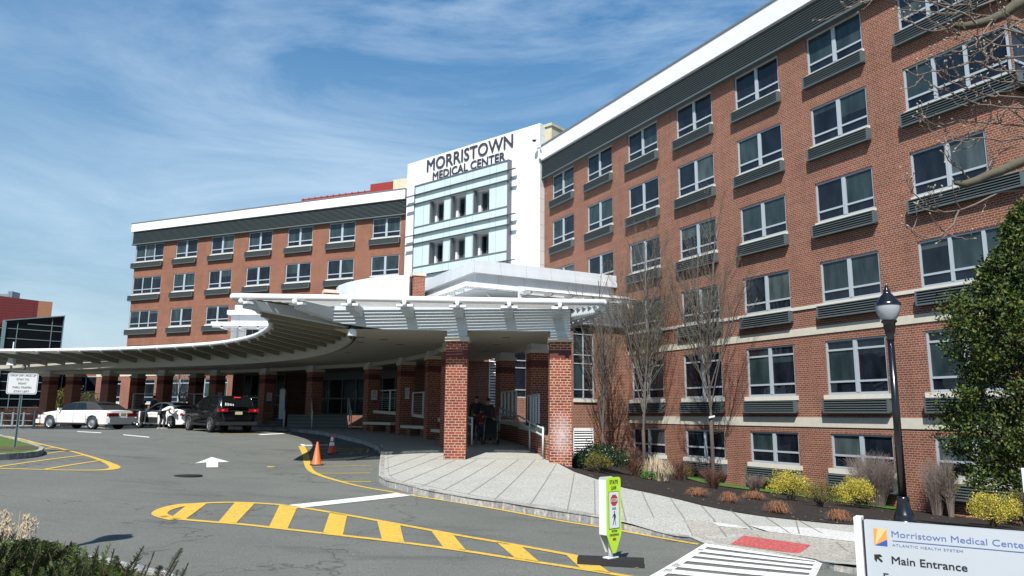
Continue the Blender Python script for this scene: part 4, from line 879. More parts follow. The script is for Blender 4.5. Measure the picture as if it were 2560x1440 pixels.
for t_,(fx,fy) in ((3,(1.84,23.3)),(7,(1.8,24.6)),(11,(1.6,26.5)),(15,(1.2,28.5)),(19,(.4,31.2))):
    if t_<len(Rt): bracket((fx,fy),Rt[t_],.34,.2,.16)
# sunshade slats
ns=11
mb=MB()
def slat(pa,pb,z=3.34,w_=.088,tilt=.035):
    a=Vector((*pa,z));b=Vector((*pb,z)); d=(b-a).normalized(); s_=Vector((-d.y,d.x,0))*w_/2+Vector((0,0,tilt)); mb.obox((a+b)/2,(b-a)/2,s_,Vector((0,0,.006)))
for k in range(17):
    f=(k+.6)/17.4; x0=-8.0+f*2.0; y0=21.38+f*1.5+.02; y1=21.88+f*1.1; slat((x0,y0+.0),(2.7-.9*f,y1),w_=.051,tilt=.0)
mb.build('sunshade_slats',M['white_plain'],CN)
mb=MB()
for k in range(ns):
    f=(k+.5)/ns
    pl=[(TT[i][0]+f*(FF[i][0]-TT[i][0]),TT[i][1]+f*(FF[i][1]-TT[i][1])) for i in range(0,len(FF))]
    for a,b in zip(pl[:-1],pl[1:]): slat(a,b,w_=.262,tilt=.0)
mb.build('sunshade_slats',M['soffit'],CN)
mb=MB(); Rf=resample([(1.84,23.05)]+backpts[1:6],len(Rt))
for k in range(6):
    f=(k+.5)/6; pl=[(Rt[i][0]+f*(Rf[i][0]-Rt[i][0]),Rt[i][1]+f*(Rf[i][1]-Rt[i][1])) for i in range(len(Rt))]
    for a,b in zip(pl[:-1],pl[1:]): slat(a,b,w_=.12)
mb.build('sunshade_slats',M['white_plain'],CN)
# soffit lights and vents
for px,py in [(902,844),(900,856),(870,882),(820,880),(762,893),(1000,862),(1265,845),(1240,862),(1215,878),(1190,893),(960,850),(700,905),(640,900)]:
    q=atz(px,py,ZS); mb=MB(); mb.box(q.x-.14,q.x+.14,q.y-.05,q.y+.05,ZS-.002,ZS+.015); mb.build('soffit_vent',M['steel'],CN)
# pillars
SWz=lambda x,y: SW(x,y)
cols=[('1',-1.70,23.30,0),('2',1.52,23.17,0),('M',-2.15,26.95,.35),('L',-3.2,30.9,.35),('K',-4.9,34.5,.45),('J',-7.1,38.0,.6),('I',-10.8,40.9,.8),('H',-14.4,43.9,.9),('G',-18.1,45.8,1.1),('E',-21.7,46.6,1.2),('C',-25.7,47.6,1.3),('B',-28.7,48.8,1.35),('A',-30.5,49.2,1.35),
 ('D',-25.1,50.0,1.3),('F',-20.6,48.7,1.2),('N',-.25,31.3,.35),('O',.95,27.3,.3)]
for nme,x,y,rot in cols:
    h=.335 if nme in '12' else .33
    z0=SW(x,y)-.05
    if nme=='2': z0=-1.75
    p=MB(); p.box(-h,h,-h,h,z0,1.78); p.box(-h,h,-h,h,2.025,2.28)
    o=p.build('pillar',M['brick_stain'] if nme=='2' else M['brick_col'],CN); o.location=(x,y,0); o.rotation_euler.z=rot*.9
    d=MB(); d.box(-h-.002,h+.002,-h-.002,h+.002,1.78,2.025); d.build('dark_brick_course',M['brick_dark'],o)
    c_=MB(); c_.box(-h-.045,h+.045,-h-.045,h+.045,2.28,2.42); c_.build('cap',M['stone'],o)
    k=MB(); k.box(-h+.02,h-.02,-h+.02,h-.02,2.42,ZS+.01); k.build('neck',M['fascia'],o)
    if nme in '12':
        b_=MB(); b_.box(-h-.001,h+.001,-h-.001,h+.001,z0-.02,SW(x,y)+.02); 
# beam over pillars
mb=MB(); path=[(-2.15,26.95),(-3.2,30.9),(-4.9,34.5),(-7.1,38.0),(-10.8,40.9),(-14.4,43.9),(-18.1,45.8),(-21.7,46.6),(-25.7,47.6),(-30.5,49.2)]
for a,b in zip(path[:-1],path[1:]): mb.bar((*a,ZS-.09),(*b,ZS-.09),.30,.19)
mb.build('beam',M['soffit'],CN)
# ================= entrance hall (deep in the shade) =================
M['shadebrick']=brick_mat('shade_toned_brick',(.11,.035,.022),(.07,.022,.016),(.15,.12,.09)); M['shadestone']=mat('shade_toned_stone',(.16,.17,.17),.8)  # shade under the canopy is put into these darker brick and stone colours
EH=thing('entrance_hall','shaded brick entrance hall with glazed doors under the curved canopy','building')
hallp=[(-19.3,51.5),(-14.0,49.6),(-12.6,48.2),(-8.6,45.6),(-6.0,43.6),(-3.6,40.6),(-2.2,37.2)]
mb=MB()
for i,(a,b) in enumerate(zip(hallp[:-1],hallp[1:])):
    if i in (2,3): continue
    L=math.hypot(b[0]-a[0],b[1]-a[1]); mb.face([(*a,-1.3),(*b,-1.3),(*b,3.55),(*a,3.55)],uv=[(0,-1.3),(L,-1.3),(L,3.55),(0,3.55)])
mb.face([(-19.3,51.5,-1.3),(-19.3,58,-1.3),(-19.3,58,3.55),(-19.3,51.5,3.55)])
mb.build('wall',M['shadebrick'],EH)
def glazing(a,b,n,name,door=True):
    a=Vector((*a,0));b=Vector((*b,0)); d=b-a; L=d.length; d/=L; nn=Vector((d.y,-d.x,0)); mb=MB()
    for i in range(n+1): p=a+d*L*i/n; mb.obox(p+Vector((0,0,1.1)),d*.05,nn*.05,Vector((0,0,1.15)))
    for z in (0,.98,2.2): mb.obox(a+d*L/2+Vector((0,0,z)),d*L/2,nn*.045,Vector((0,0,.05)))
    mb.obox(a+d*L/2+Vector((0,0,2.9)),d*L/2,nn*.08,Vector((0,0,.65)),0)
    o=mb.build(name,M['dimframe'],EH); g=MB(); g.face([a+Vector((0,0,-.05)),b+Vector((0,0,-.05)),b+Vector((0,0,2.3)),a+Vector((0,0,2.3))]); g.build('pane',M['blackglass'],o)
    h=MB()
    for i in range(1,n,2):
        p=a+d*L*i/n+nn*.09; h.tube([p+d*.12+Vector((0,0,.8)),p+d*.12+Vector((0,0,1.5))],.018,6); h.tube([p-d*.12+Vector((0,0,.8)),p-d*.12+Vector((0,0,1.5))],.018,6)
    h.build('handle',M['rail'],o)
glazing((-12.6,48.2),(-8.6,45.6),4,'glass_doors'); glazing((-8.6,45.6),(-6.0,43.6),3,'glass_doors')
for q in [((-18.3,51.1),(-17.2,50.7)),((-16.4,50.4),(-15.2,50.0)),((-5.4,42.9),(-4.3,41.5)),((-3.3,39.9),(-2.6,38.3))]:
    a,b=q; a=Vector((*a,0));b=Vector((*b,0)); d=(b-a);L=d.length;d/=L; nn=Vector((d.y,-d.x,0))*.03; mb=MB()
    for f in (0,.5,1): mb.obox(a+d*L*f+nn+Vector((0,0,1.6)),d*.03,nn,Vector((0,0,1.0)))
    for z in (.6,1.2,2.6): mb.obox(a+d*L/2+nn+Vector((0,0,z)),d*L/2,nn,Vector((0,0,.03)))
    o=mb.build('window',M['dimframe'],EH); g=MB(); g.face([a+nn+Vector((0,0,.6)),b+nn+Vector((0,0,.6)),b+nn+Vector((0,0,2.6)),a+nn+Vector((0,0,2.6))]); g.build('pane',M['blackglass'],o)
# raised terrace, ramp wall and steps
TE=thing('raised_terrace','raised stone terrace with brick retaining wall behind the pillars','terrace')
tp=[(-30,50.2),(-26,48.9),(-22,47.9),(-18.2,47.1),(-14.9,45.2),(-11.2,42.1),(-8.0,39.9),(-7.0,38.9),(-4.7,35.4),(-3.0,31.7),(-1.7,31.5),(-2.2,37.2),(-3.6,40.6),(-6.0,43.6),(-8.6,45.6),(-12.6,48.2),(-19.3,51.5),(-30,53.5)]
def tz(x,y): return -.03 if y>38 else -.03-(38-y)*.10
mb=MB(); mb.face([(x,y,tz(x,y)-.01) for x,y in tp[:8]+tp[11:]]) ; mb.face([(x,y,tz(x,y)-.01) for x,y in tp[7:12]]); mb.build('floor',M['shadestone'],TE)
for seg in ([(-30,50.2),(-26,48.9),(-22,47.9),(-18.2,47.1)],[(-7.4,38.6),(-4.7,35.1),(-3.0,31.4),(-2.0,27.6)]):
    mb=MB(); c_=MB()
    S=[]
    for a,b in zip(seg[:-1],seg[1:]):
        for i in range(4): S.append((a[0]+(b[0]-a[0])*i/4,a[1]+(b[1]-a[1])*i/4))
    S.append(seg[-1])
    for a,b in zip(S[:-1],S[1:]):
        zt_=lambda p: .16-(max(0,38-p[1]))*.045
        mb.bar((*a,zt_(a)-.9),(*b,zt_(b)-.9),.3,1.6); c_.bar((*a,zt_(a)),(*b,zt_(b)),.38,.14)
    o=mb.build('retaining_wall',M['shadebrick'],TE); c_.build('wall_cap',M['stone'],o)
def railing(pts,zf,label,h=1.0,panels=True):
    t=thing('railing',label,'railing'); mb=MB()
    for p in pts: mb.box(p[0]-.035,p[0]+.035,p[1]-.035,p[1]+.035,zf(p),zf(p)+h)
    mb.build('post',M['rail'],t) if False else None
    for p in pts:
        q=MB(); q.box(p[0]-.035,p[0]+.035,p[1]-.035,p[1]+.035,zf(p),zf(p)+h); q.build('post',M['rail'],t)
    r=MB()
    for a,b in zip(pts[:-1],pts[1:]): r.bar((*a,zf(a)+h),(*b,zf(b)+h),.07,.05)
    r.build('top_rail',M['rail'],t); r=MB()
    for k in range(8):
        for a,b in zip(pts[:-1],pts[1:]): r.tube([(*a,zf(a)+.12+k*.1),(*b,zf(b)+.12+k*.1)],.008,4,cap=False)
    r.build('cables',M['rail'],t)
railing([(-29.5,50.1),(-27.8,49.6),(-26,49.0)],lambda p:.2,'pale cable railing on the terrace wall behind the old white sedan')
railing([(-24.6,48.6),(-22,47.95),(-20.2,47.6),(-18.2,47.15)],lambda p:.2,'pale cable railing on the terrace wall behind the white car with its door open')
railing([(-17.4,46.6),(-16.2,46.0),(-14.95,45.3)],lambda p:-.03,'pale cable railing behind the black car, left of the narrow steps')
railing([(-6.9,38.3),(-6.0,37.0),(-5.3,36.0)],lambda p:.2,'pale cable railing above the long bench, nearest the entrance doors')
railing([(-4.5,34.2),(-3.9,33.2),(-3.4,32.4)],lambda p:0,'short pale cable railing between two pillars at the middle bench')
def steps(c,d,wdt,n,zb,label,rise=.175,run=.33):
    """c = centre of the bottom riser, d = unit direction going up the steps"""
    t=thing('entrance_steps',label,'steps',(c[0],c[1],0),math.atan2(d[1],d[0])-math.pi/2)
    for i in range(n):
        mb=MB(); mb.box(-wdt/2+ (0),wdt/2,i*run,n*run+.8,zb+i*rise-(.25 if i==0 else 0),zb+(i+1)*rise-.045,1); mb.box(-wdt/2,wdt/2,i*run-.03,n*run+.8,zb+(i+1)*rise-.045,zb+(i+1)*rise,0); mb.build('step',[M['step'],M['shadestone']],t)  # riser shadow below each nosing is put into the darker riser colour
    return t
steps((-10.1,39.4),(-.30,.954),3.1,4,-.74,'wide grey stone steps leading up to the glass doors')
steps((-14.1,43.4),(-.35,.937),1.8,4,-.78,'narrow grey stone steps right of the black car')
def handrail(a,b,c_,d_,label):
    """flat start a, foot b, head c, end d: double pipe rail with posts"""
    t=thing('handrail',label,'handrail'); V=Vector
    mb=MB()
    for dz in (.92,.70): mb.tube([V(a)+V((0,0,dz)),V(b)+V((0,0,dz)),V(c_)+V((0,0,dz)),V(d_)+V((0,0,dz))],.033,6)
    mb.build('pipe',M['rail'],t)
    for p in (a,(V(b)+V(c_))/2,d_): q=MB(); q.tube([V(p),V(p)+V((0,0,.92))],.033,6); q.build('post',M['rail'],t)
def sh(cx_,cy_,d,side,zb,label,n=4):
    s_=(d[1]*side,-d[0]*side); p=(cx_+s_[0],cy_+s_[1]); R3=lambda k,z:(p[0]+d[0]*k,p[1]+d[1]*k,z)
    handrail(R3(-.35,zb),R3(.05,zb),R3(1.35,zb+.7),R3(1.9,zb+.7),label)
D1=(-.30,.954); D2=(-.35,.937)
sh(-10.1,39.4,D1,-1.75,-.74,'double pipe handrail on the left side of the wide steps')
sh(-10.1,39.4,D1,-.35,-.74,'double pipe handrail down the middle of the wide steps')
sh(-10.1,39.4,D1,1.65,-.74,'double pipe handrail on the right side of the wide steps')
sh(-14.1,43.4,D2,-1.0,-.78,'double pipe handrail on the left side of the narrow steps')
sh(-14.1,43.4,D2,.95,-.78,'double pipe handrail on the right side of the narrow steps')
q=aty(708,1000,44.2); mb=MB(); mb.box(q.x-.16,q.x+.16,44.0,44.3,-.3,1.42); mb.mesh([(q.x-.16,44.0,1.42),(q.x+.16,44.0,1.42),(q.x+.16,44.3,1.42),(q.x-.16,44.3,1.42),(q.x,44.15,1.55)],[(0,1,4),(1,2,4),(2,3,4),(3,0,4)])
mark(mb.build('post_marker',M['rail']),'square pale post with a pointed top between the narrow steps and the railing','post')
def bench(pa,pb,label):
    a=Vector((*pa,0));b=Vector((*pb,0)); z=SW(*((a+b)/2)[:2]); t=thing('stone_bench',label,'bench')
    mb=MB(); mb.bar(a+Vector((0,0,z+.42)),b+Vector((0,0,z+.42)),.42,.12); mb.build('seat',M['stone'],t)
    for f in (.2,.8): p=a.lerp(b,f); q=MB(); q.box(p.x-.1,p.x+.1,p.y-.12,p.y+.12,z,z+.36); q.build('leg',M['brick_col'],t)
bench((-7.1,37.0),(-5.35,34.6),'stone bench farthest from the camera, beside the pillar with the white notice')
bench((-4.75,33.6),(-3.45,31.3),'middle stone bench between two shaded pillars'); bench((-3.0,30.1),(-2.25,27.8),'nearest stone bench, partly behind the big sunlit pillar')
# ramp on the right side of the passage with its wall and rails
RP_=thing('ramp_wall','brick ramp wall with stone caps running back from the right pillar','wall')
rp=[(1.25,23.6),(1.0,25.5),(.45,28.2),(-.3,31.0),(-1.3,33.5)]
mb=MB(); c_=MB(); pn=MB()
for i,(a,b) in enumerate(zip(rp[:-1],rp[1:])):
    z=-.72+.16*i; mb.bar((*a,z-.7),(*b,z-.55),.28,1.4)
    if i>0: c_.bar((*a,z+.08),(*b,z+.18),.36,.16)
mb.build('wall',M['brick_col'],RP_); c_.build('wall_cap',M['stone'],RP_)
for k,(a,b,z) in enumerate([((.95,25.6),(.62,27.3),-.25),((.2,28.8),(-.4,30.9),-.02)]):
    t=thing('screen_panel',['grey perforated railing panel nearest the right sunlit pillar','grey perforated railing panel farther back between two shaded pillars'][k],'railing panel')
    A=Vector((*a,z));B=Vector((*b,z)); mb=MB(); mb.bar(A+Vector((0,0,.98)),B+Vector((0,0,.98)),.07,.05); mb.build('top_rail',M['rail'],t)
    for f in np.linspace(0,1,5): p=A.lerp(B,f); q=MB(); q.bar(p,p+Vector((0,0,.96)),.05,.13,upv=(B-A)); q.build('slat',M['rail'],t)
handrail((1.02,23.75,-1.28),(.95,24.1,-1.28),(.35,27.2,-.95),(-.45,30.4,-.6),'white double pipe handrail beside the right sunlit pillar going back up the ramp')
handrail((-1.35,26.2,-1.0),(-1.45,26.7,-1.0),(-1.9,28.3,-.9),(-2.0,28.8,-.9),'short pipe handrail showing right of the big sunlit pillar')
# ================= left side background =================
PO=thing('white_portico','white panelled portico with a flat ledge and a small divided window on the left wing','portico')
a=aty(587,762,50); 
mb=MB(); mb.box(-18.95,-12,50,54,6.9,7.32); mb.box(-19.35,-12,49.7,54,6.62,6.92); mb.box(-19.15,-12,50,54,5.95,6.62)
mb.build('panelled_top',M['white2'],PO)
mb=MB(); mb.box(-20.05,-12,48.9,54,5.78,6.02); mb.box(-20.0,-12,49.0,49.12,5.66,5.78); 
for k in range(5): mb.box(-19.4+k*1.2,-19.3+k*1.2,49.0,50.2,5.60,5.78)
mb.build('ledge',M['white_plain'],PO)
mb=MB(); facade(mb,-19.15,-12,3.5,5.78,[(-18.1,-17.25,4.3,5.66)],y=50.1,depth=.1); mb.build('wall',M['white'],PO)
for x in (-18.75,-16.9): q=MB(); q.box(x-.08,x+.08,49.85,50.05,3.5,5.78); q.build('post',M['fascia'],PO)
window(PO,-18.1,-17.25,4.3,5.66,(0,.5,1),(.45,),mull=.04,frm='steel',ow=.03,yy=50.13,bw=.04)
# glazed building far left
gd=(.755,.656); GB0=(-45.8-gd[0]*26,75-gd[1]*26)
GB=thing('glass_building','dark glass curtain wall building with a slanting roof edge at the far left','building',(GB0[0],GB0[1],0),math.atan2(gd[1],gd[0]))
mb=MB(); mb.mesh([(0,0,-2.5),(26,0,-2.5),(26,0,9.62),(21.05,0,8.72),(21.05,0,8.15),(0,0,8.15),(0,8,-2.5),(26,8,-2.5),(26,8,9.62),(21.05,8,8.72),(21.05,8,8.15),(0,8,8.15)],[(0,1,2,3,4,5),(1,7,8,2),(2,8,9,3),(5,4,10,11),(6,0,5,11)]); mb.build('glass_wall',mat('black_curtain_glass',(.004,.005,.007),.12,spec=.12),GB)
mb=MB()
for z in (8.02,7.05,5.75,4.35,3.6,2.85,2.0,1.2,.4,-.5,-1.3): mb.box(0,26,-.06,-.01,z-.03,z+.03)
mb.box(22.9,26,-.06,-.01,8.55,8.62)
for x in (22.1,25.0,18,14,10,6,2): mb.box(x-.03,x+.03,-.07,-.012,-2.5,8.0 if x<21 else (8.7 if x<23 else 9.3))
mb.box(20.85,21.15,-.2,.1,-2.5,8.8); mb.bar((21.0,-.1,8.76),(26.05,-.1,9.68),.3,.09); mb.box(25.95,26.03,-.1,.1,-2.5,9.6)
mb.build('mullion_grid',M['mullion'],GB)
t=thing('red_clad_building','dark red metal clad building with an orange brick end behind the glass building','building')
qa_=aty(97,752,92); qb_=aty(132,755,92.5); qc_=aty(-140,722,88); mb=MB(); mb.mesh([(qc_.x,88,-3),(qa_.x,92,-3),(qa_.x,92,qa_.z),(qc_.x,88,qc_.z),(qa_.x-6,99,-3),(qa_.x-6,99,qa_.z)],[(0,1,2,3),(1,4,5,2)]); mb.build('wall',M['redmetal_d'] if 'redmetal_d' in M else M['redmetal'],t)
mb=MB(); mb.mesh([(qa_.x,92,-3),(qb_.x,92.5,-3),(qb_.x,92.5,qb_.z),(qa_.x,92,qa_.z),(qb_.x-6,99,-3),(qb_.x-6,99,qb_.z)],[(0,1,2,3),(1,4,5,2)]); mb.build('end_wall',M['orangebrick'],t)
t2=thing('rooftop_air_unit','grey metal air handling unit on the roof of the dark red building','air unit'); mb=MB(); qu_=aty(18,744,91); qw_=aty(31,728,91); qv_=aty(-12,744,91); mb.box(qu_.x,qw_.x,91,92.5,qu_.z-1,qw_.z); mb.box(qv_.x,qu_.x,91,92,qu_.z-1,qw_.z-.35); mb.box(qu_.x+.2,qu_.x+.27,90.95,91,qu_.z,qw_.z-.1); mb.build('casing',mat('galvanised',(.35,.38,.42),.4,metal=.6),t2)
t=thing('low_brick_building','low brown brick building in the distance, seen between the first two pillars','building')
op=[(-50.2,-48.9,1.9,4.2),(-48.6,-45.2,2.2,3.9),(-48.6,-45.2,-.9,.9)]
mb=MB(); facade(mb,-56,-40,-3,4.9,op,y=82); mb.build('wall',M['orangebrick'],t)
for a_,b_,c_,d_ in op:
    mb=MB(); mb.box(a_,b_,82.05,82.1,c_,d_); w_=mb.build('window',M['glass'],t)
    mb=MB(); mb.box(a_,b_,81.98,82.04,d_-.08,d_); mb.box(a_,b_,81.98,82.04,c_,c_+.08)
    for f in (0,.5,1): x=a_+(b_-a_)*f; mb.box(x-.04,x+.04,81.98,82.04,c_,d_)
    mb.build('frame',M['frame'],w_)
# ================= vehicles =================
M['carwhite']=mat('white_car_paint',(.78,.78,.76),.18,spec=.6); M['carwhite2']=mat('bright_white_car_paint',(.84,.84,.83),.15,spec=.6)
M['carblack']=mat('black_car_paint',(.004,.005,.006),.10,spec=.4)
M['vinyl']=mat('black_vinyl_roof',(.018,.018,.02),.6); M['trim']=mat('black_plastic_trim',(.015,.015,.016),.6)
M['carglass']=mat('car_glass',(.006,.008,.009),.04,spec=.6); M['chrome']=mat('chrome',(.6,.6,.6),.15,metal=1)
M['alloy']=mat('alloy_wheel',(.55,.56,.57),.25,metal=.8); M['redlens']=mat('red_tail_lens',(.25,.01,.012),.2,spec=.6); M['redlit']=mat('lit_brake_light',(.5,.02,.02),.2,emit=(1,.05,.03,.5))
M['plate']=mat('number_plate',(.55,.52,.30),.5); M['clear']=mat('clear_lens',(.6,.62,.65),.12,spec=.7); M['interior']=mat('grey_interior',(.12,.115,.11),.8)
M['bumper_grey']=mat('satin_bumper',(.42,.43,.43),.3)
def car(name,label,loc,head,S):
    t=thing(name,label,'car',loc,math.atan2(head[1],head[0]))
    hw=S['W']/2; r=S['r']; xf,xr=S['xf'],S['xr']; arch=r+.055
    def arc(cx_,z0=r): return [(cx_+arch*math.cos(a),z0+arch*math.sin(a)) for a in np.linspace(math.pi,0,9)] 
    low=S['sill']
    # outline: start front bottom, go rearward along the bottom (x decreasing)
    bot=[]
    for cx_ in (xf,xr):
        dx=math.sqrt(max(arch**2-(low-r)**2,0)); 
        A=[(cx_+dx*1,low)]+[(cx_+arch*math.cos(a),r+arch*math.sin(a)) for a in np.linspace(.05,math.pi-.05,9)]+[(cx_-dx,low)]
        bot+=A
    outline=[(S['front'][0][0],low)] + bot + [(S['rear'][0][0],low)]
    outline=outline+S['rear']+S['topline'][::-1]+S['front'][::-1][:]
    # remove duplicates
    o2=[]
    for p in outline:
        if not o2 or math.hypot(p[0]-o2[-1][0],p[1]-o2[-1][1])>1e-3: o2.append(p)
    if math.hypot(o2[0][0]-o2[-1][0],o2[0][1]-o2[-1][1])<1e-3: o2.pop()
    L0,L1=S['rear'][0][0],S['front'][0][0]; xc=(L0+L1)/2; hl=(L1-L0)/2
    def wid(x,z):
        u=abs(x-xc)/hl; w_=1-.05*u**2-(.16*max(0,(u-.86)/.14)**2); zz=(z-S['shoulder'])
        w_*=1-(.10*max(0,zz)/.2 if zz>0 else .045*min(1,(-zz/.6)**2)); return hw*w_
    def shell(poly,widf,nm,m,par=t,dx=.16,dz=.10):
        bm=bmesh.new(); A=[bm.verts.new((x,1,z)) for x,z in poly]; fA=bm.faces.new(A); bm.normal_update()
        B=[bm.verts.new((x,-1,z)) for x,z in poly]; fB=bm.faces.new(B[::-1])
        n=len(poly)
        for i in range(n): 
            f=bm.faces.new([A[i],B[i],B[(i+1)%n],A[(i+1)%n]])
        bmesh.ops.triangulate(bm,faces=[fA,fB])
        X=[p[0] for p in poly]; Z=[p[1] for p in poly]
        x=min(X)+dx
        while x<max(X): bmesh.ops.bisect_plane(bm,geom=bm.verts[:]+bm.edges[:]+bm.faces[:],plane_co=(x,0,0),plane_no=(1,0,0),dist=1e-5); x+=dx
        z=min(Z)+dz
        while z<max(Z): bmesh.ops.bisect_plane(bm,geom=bm.verts[:]+bm.edges[:]+bm.faces[:],plane_co=(0,0,z),plane_no=(0,0,1),dist=1e-5); z+=dz
        for y in (-.86,-.5,0,.5,.86): bmesh.ops.bisect_plane(bm,geom=bm.verts[:]+bm.edges[:]+bm.faces[:],plane_co=(0,y,0),plane_no=(0,1,0),dist=1e-5)
        for v in bm.verts:
            yy=v.co.y; v.co.y=yy*widf(v.co.x,v.co.z)
            if abs(yy)<.99: v.co.z+=.03*(1-yy*yy) if v.co.z>S['shoulder']-.2 else 0
        bmesh.ops.recalc_face_normals(bm,faces=bm.faces)
        o=bm_obj(nm,[bm],m,par,smooth=True)
        return o
    body=shell(o2,wid,'body',S['paint'])
    gh=S['house']  # [(x,z)...] side outline, first and last on the beltline
    zb=gh[0][1]; zt=max(p[1] for p in gh)
    def gw(x,z): return wid(x,min(z,S['shoulder']))*(.93-.20*max(0,(z-zb))/(zt-zb)) 
    house=shell(gh,gw,'roof',S['roofmat'],dx=.25,dz=.12)
    # glass: side windows as thin plates just outside the house skin, plus screens
    for poly in S['side_glass']:
        for sg in (1,-1):
            mbg=MB(); P=[(x,sg*(gw(x,z)+.012),z) for x,z in poly]; P=P if sg<0 else P[::-1]; mbg.face(P); mbg.build('side_window',M['carglass'],t)
    for nm,(a,b) in S['screens'].items():
        mb=MB(); k=.012 if a[0]>b[0] and nm=='windscreen' else .012; dx=.018 if nm=='windscreen' else -.018
        wa,wb=gw(*a)-.05,gw(*b)-.07
        rows=[]
        for f in (0,.5,1):
            x=a[0]+(b[0]-a[0])*f+dx; z=a[1]+(b[1]-a[1])*f; w_=wa+(wb-wa)*f; rows.append([(x+ (0),yy*w_,z+.018+.03*(1-yy*yy)) for yy in (-1,-.5,0,.5,1)])
        V=[p for r_ in rows for p in r_]; F=[(i*5+j,i*5+j+1,(i+1)*5+j+1,(i+1)*5+j) for i in range(2) for j in range(4)]
        if nm=='windscreen': F=[f[::-1] for f in F]
        mb.mesh(V,F,0,True); mb.build(nm,M['carglass'],t)
    # wheels
    for cx_ in (xf,xr):
        for sg in (1,-1):
            w_=MB(); y0=sg*(hw-.23); y1=sg*(hw-.02)
            n=24; ring=lambda rr,y:[(cx_+rr*math.cos(2*math.pi*i/n),y,r+rr*math.sin(2*math.pi*i/n)) for i in range(n)]
            prof=[(r*.62,y0),(r*.97,y0),(r,y0+sg*.03),(r,y1-sg*.03),(r*.97,y1),(r*.66,y1)]
            V=[p for rr,y in prof for p in ring(rr,y)]; F=[(k*n+i,k*n+(i+1)%n,(k+1)*n+(i+1)%n,(k+1)*n+i) for k in range(len(prof)-1) for i in range(n)]
            w_.mesh(V,F,0,True); tyre=w_.build('wheel',M['rubber'],t)
            w_=MB(); yc=y1-sg*.035; prof=[(r*.66,y1-sg*.01),(r*.60,yc)]
            V=[p for rr,y in prof for p in ring(rr,y)]; w_.mesh(V,[(i,(i+1)%n,n+(i+1)%n,n+i) for i in range(n)],0,True)
            w_.mesh(ring(r*.66,yc-sg*.05),[tuple(range(n))],1)
            if S['rim']=='disc': w_.mesh([(cx_+rr*math.cos(2*math.pi*i/n),y,r+rr*math.sin(2*math.pi*i/n)) for rr,y in ((r*.62,yc),(r*.42,yc-sg*.02),(r*.30,yc+sg*.025),(0.001,yc+sg*.03)) for i in range(n)],[(k*n+i,k*n+(i+1)%n,(k+1)*n+(i+1)%n,(k+1)*n+i) for k in range(3) for i in range(n)],0,True)
            else:
                for k in range(S['spokes']):
                    a=2*math.pi*k/S['spokes']+.3; w_.obox((cx_+math.cos(a)*r*.33,yc,r+math.sin(a)*r*.33),(math.cos(a)*r*.32,0,math.sin(a)*r*.32),(0,.015,0),(-math.sin(a)*r*.085,0,math.cos(a)*r*.085),0)
            w_.build('rim',[M['alloy'],M['trim']],tyre)
            ar=MB(); ar.mesh([(cx_+(arch-.0)*math.cos(a),sg*(hw*.55),r+(arch-.0)*math.sin(a)) for a in np.linspace(0,math.pi,9)]+[(cx_+arch*math.cos(a),sg*(hw-.06),r+arch*math.sin(a)) for a in np.linspace(0,math.pi,9)],[(i,i+1,i+10,i+9) for i in range(8)])
            ar.mesh([(cx_+arch*math.cos(a),sg*(hw*.55),r+arch*math.sin(a)) for a in np.linspace(0,math.pi,9)],[tuple(range(9))]); ar.build('wheel_arch',M['trim'],t)
    for nm,m_,pts in S['lamps']:
        mb=MB(); 
        for sg in (1,-1):
            (x0,x1,y0,y1,z0,z1)=pts; mb2=MB(); mb2.box(x0,x1,min(sg*y0,sg*y1),max(sg*y0,sg*y1),z0,z1); mb2.build(nm,M[m_],t)
    for nm,m_,(x0,x1,y0,y1,z0,z1) in S['bits']:
        mb=MB(); mb.box(x0,x1,y0,y1,z0,z1); mb.build(nm,M[m_] if isinstance(m_,str) else m_,t)
    for sg in (1,-1):
        mb=MB(); x,z=S['mirror']; mb.obox((x,sg*(hw*.93+.09),z),(.05,0,0),(0,.10,0),(0,0,.065)); mb.obox((x,sg*(hw*.9),z-.03),(.03,0,0),(0,.08,0),(0,0,.02)); mb.build('wing_mirror',S['paint'],t)
    for x,z in S['handles']:
        for sg in (1,-1): mb=MB(); y=sg*(wid(x,z)+.008); mb.box(x-.09,x+.09,y-.015,y+.015,z-.015,z+.015); mb.build('door_handle',S['hmat'],t)
    # door seams and side moulding (dark narrow grooves standing 2 mm proud of the flank)
    for x in S['seams']:
        for sg in (1,-1):
            mb=MB(); Z=np.linspace(low+.06,zb-.01,6); P=[(x,sg*(wid(x,z)+.004),z) for z in Z]
            for a,b in zip(P[:-1],P[1:]): mb.bar(a,b,.008,.012,upv=(0,1,0))
            mb.build('door_seam',M['trim'],t)
    return t
def place(px_r,head,S):
    """ground contact of the near-side rear wheel -> object origin"""
    g=gpt(*px_r); h=Vector((head[0],head[1],0)).normalized(); left=Vector((-h.y,h.x,0))
    o=g-h*S['xr']-left*(S['W']/2-.08); return (o.x,o.y,g.z)
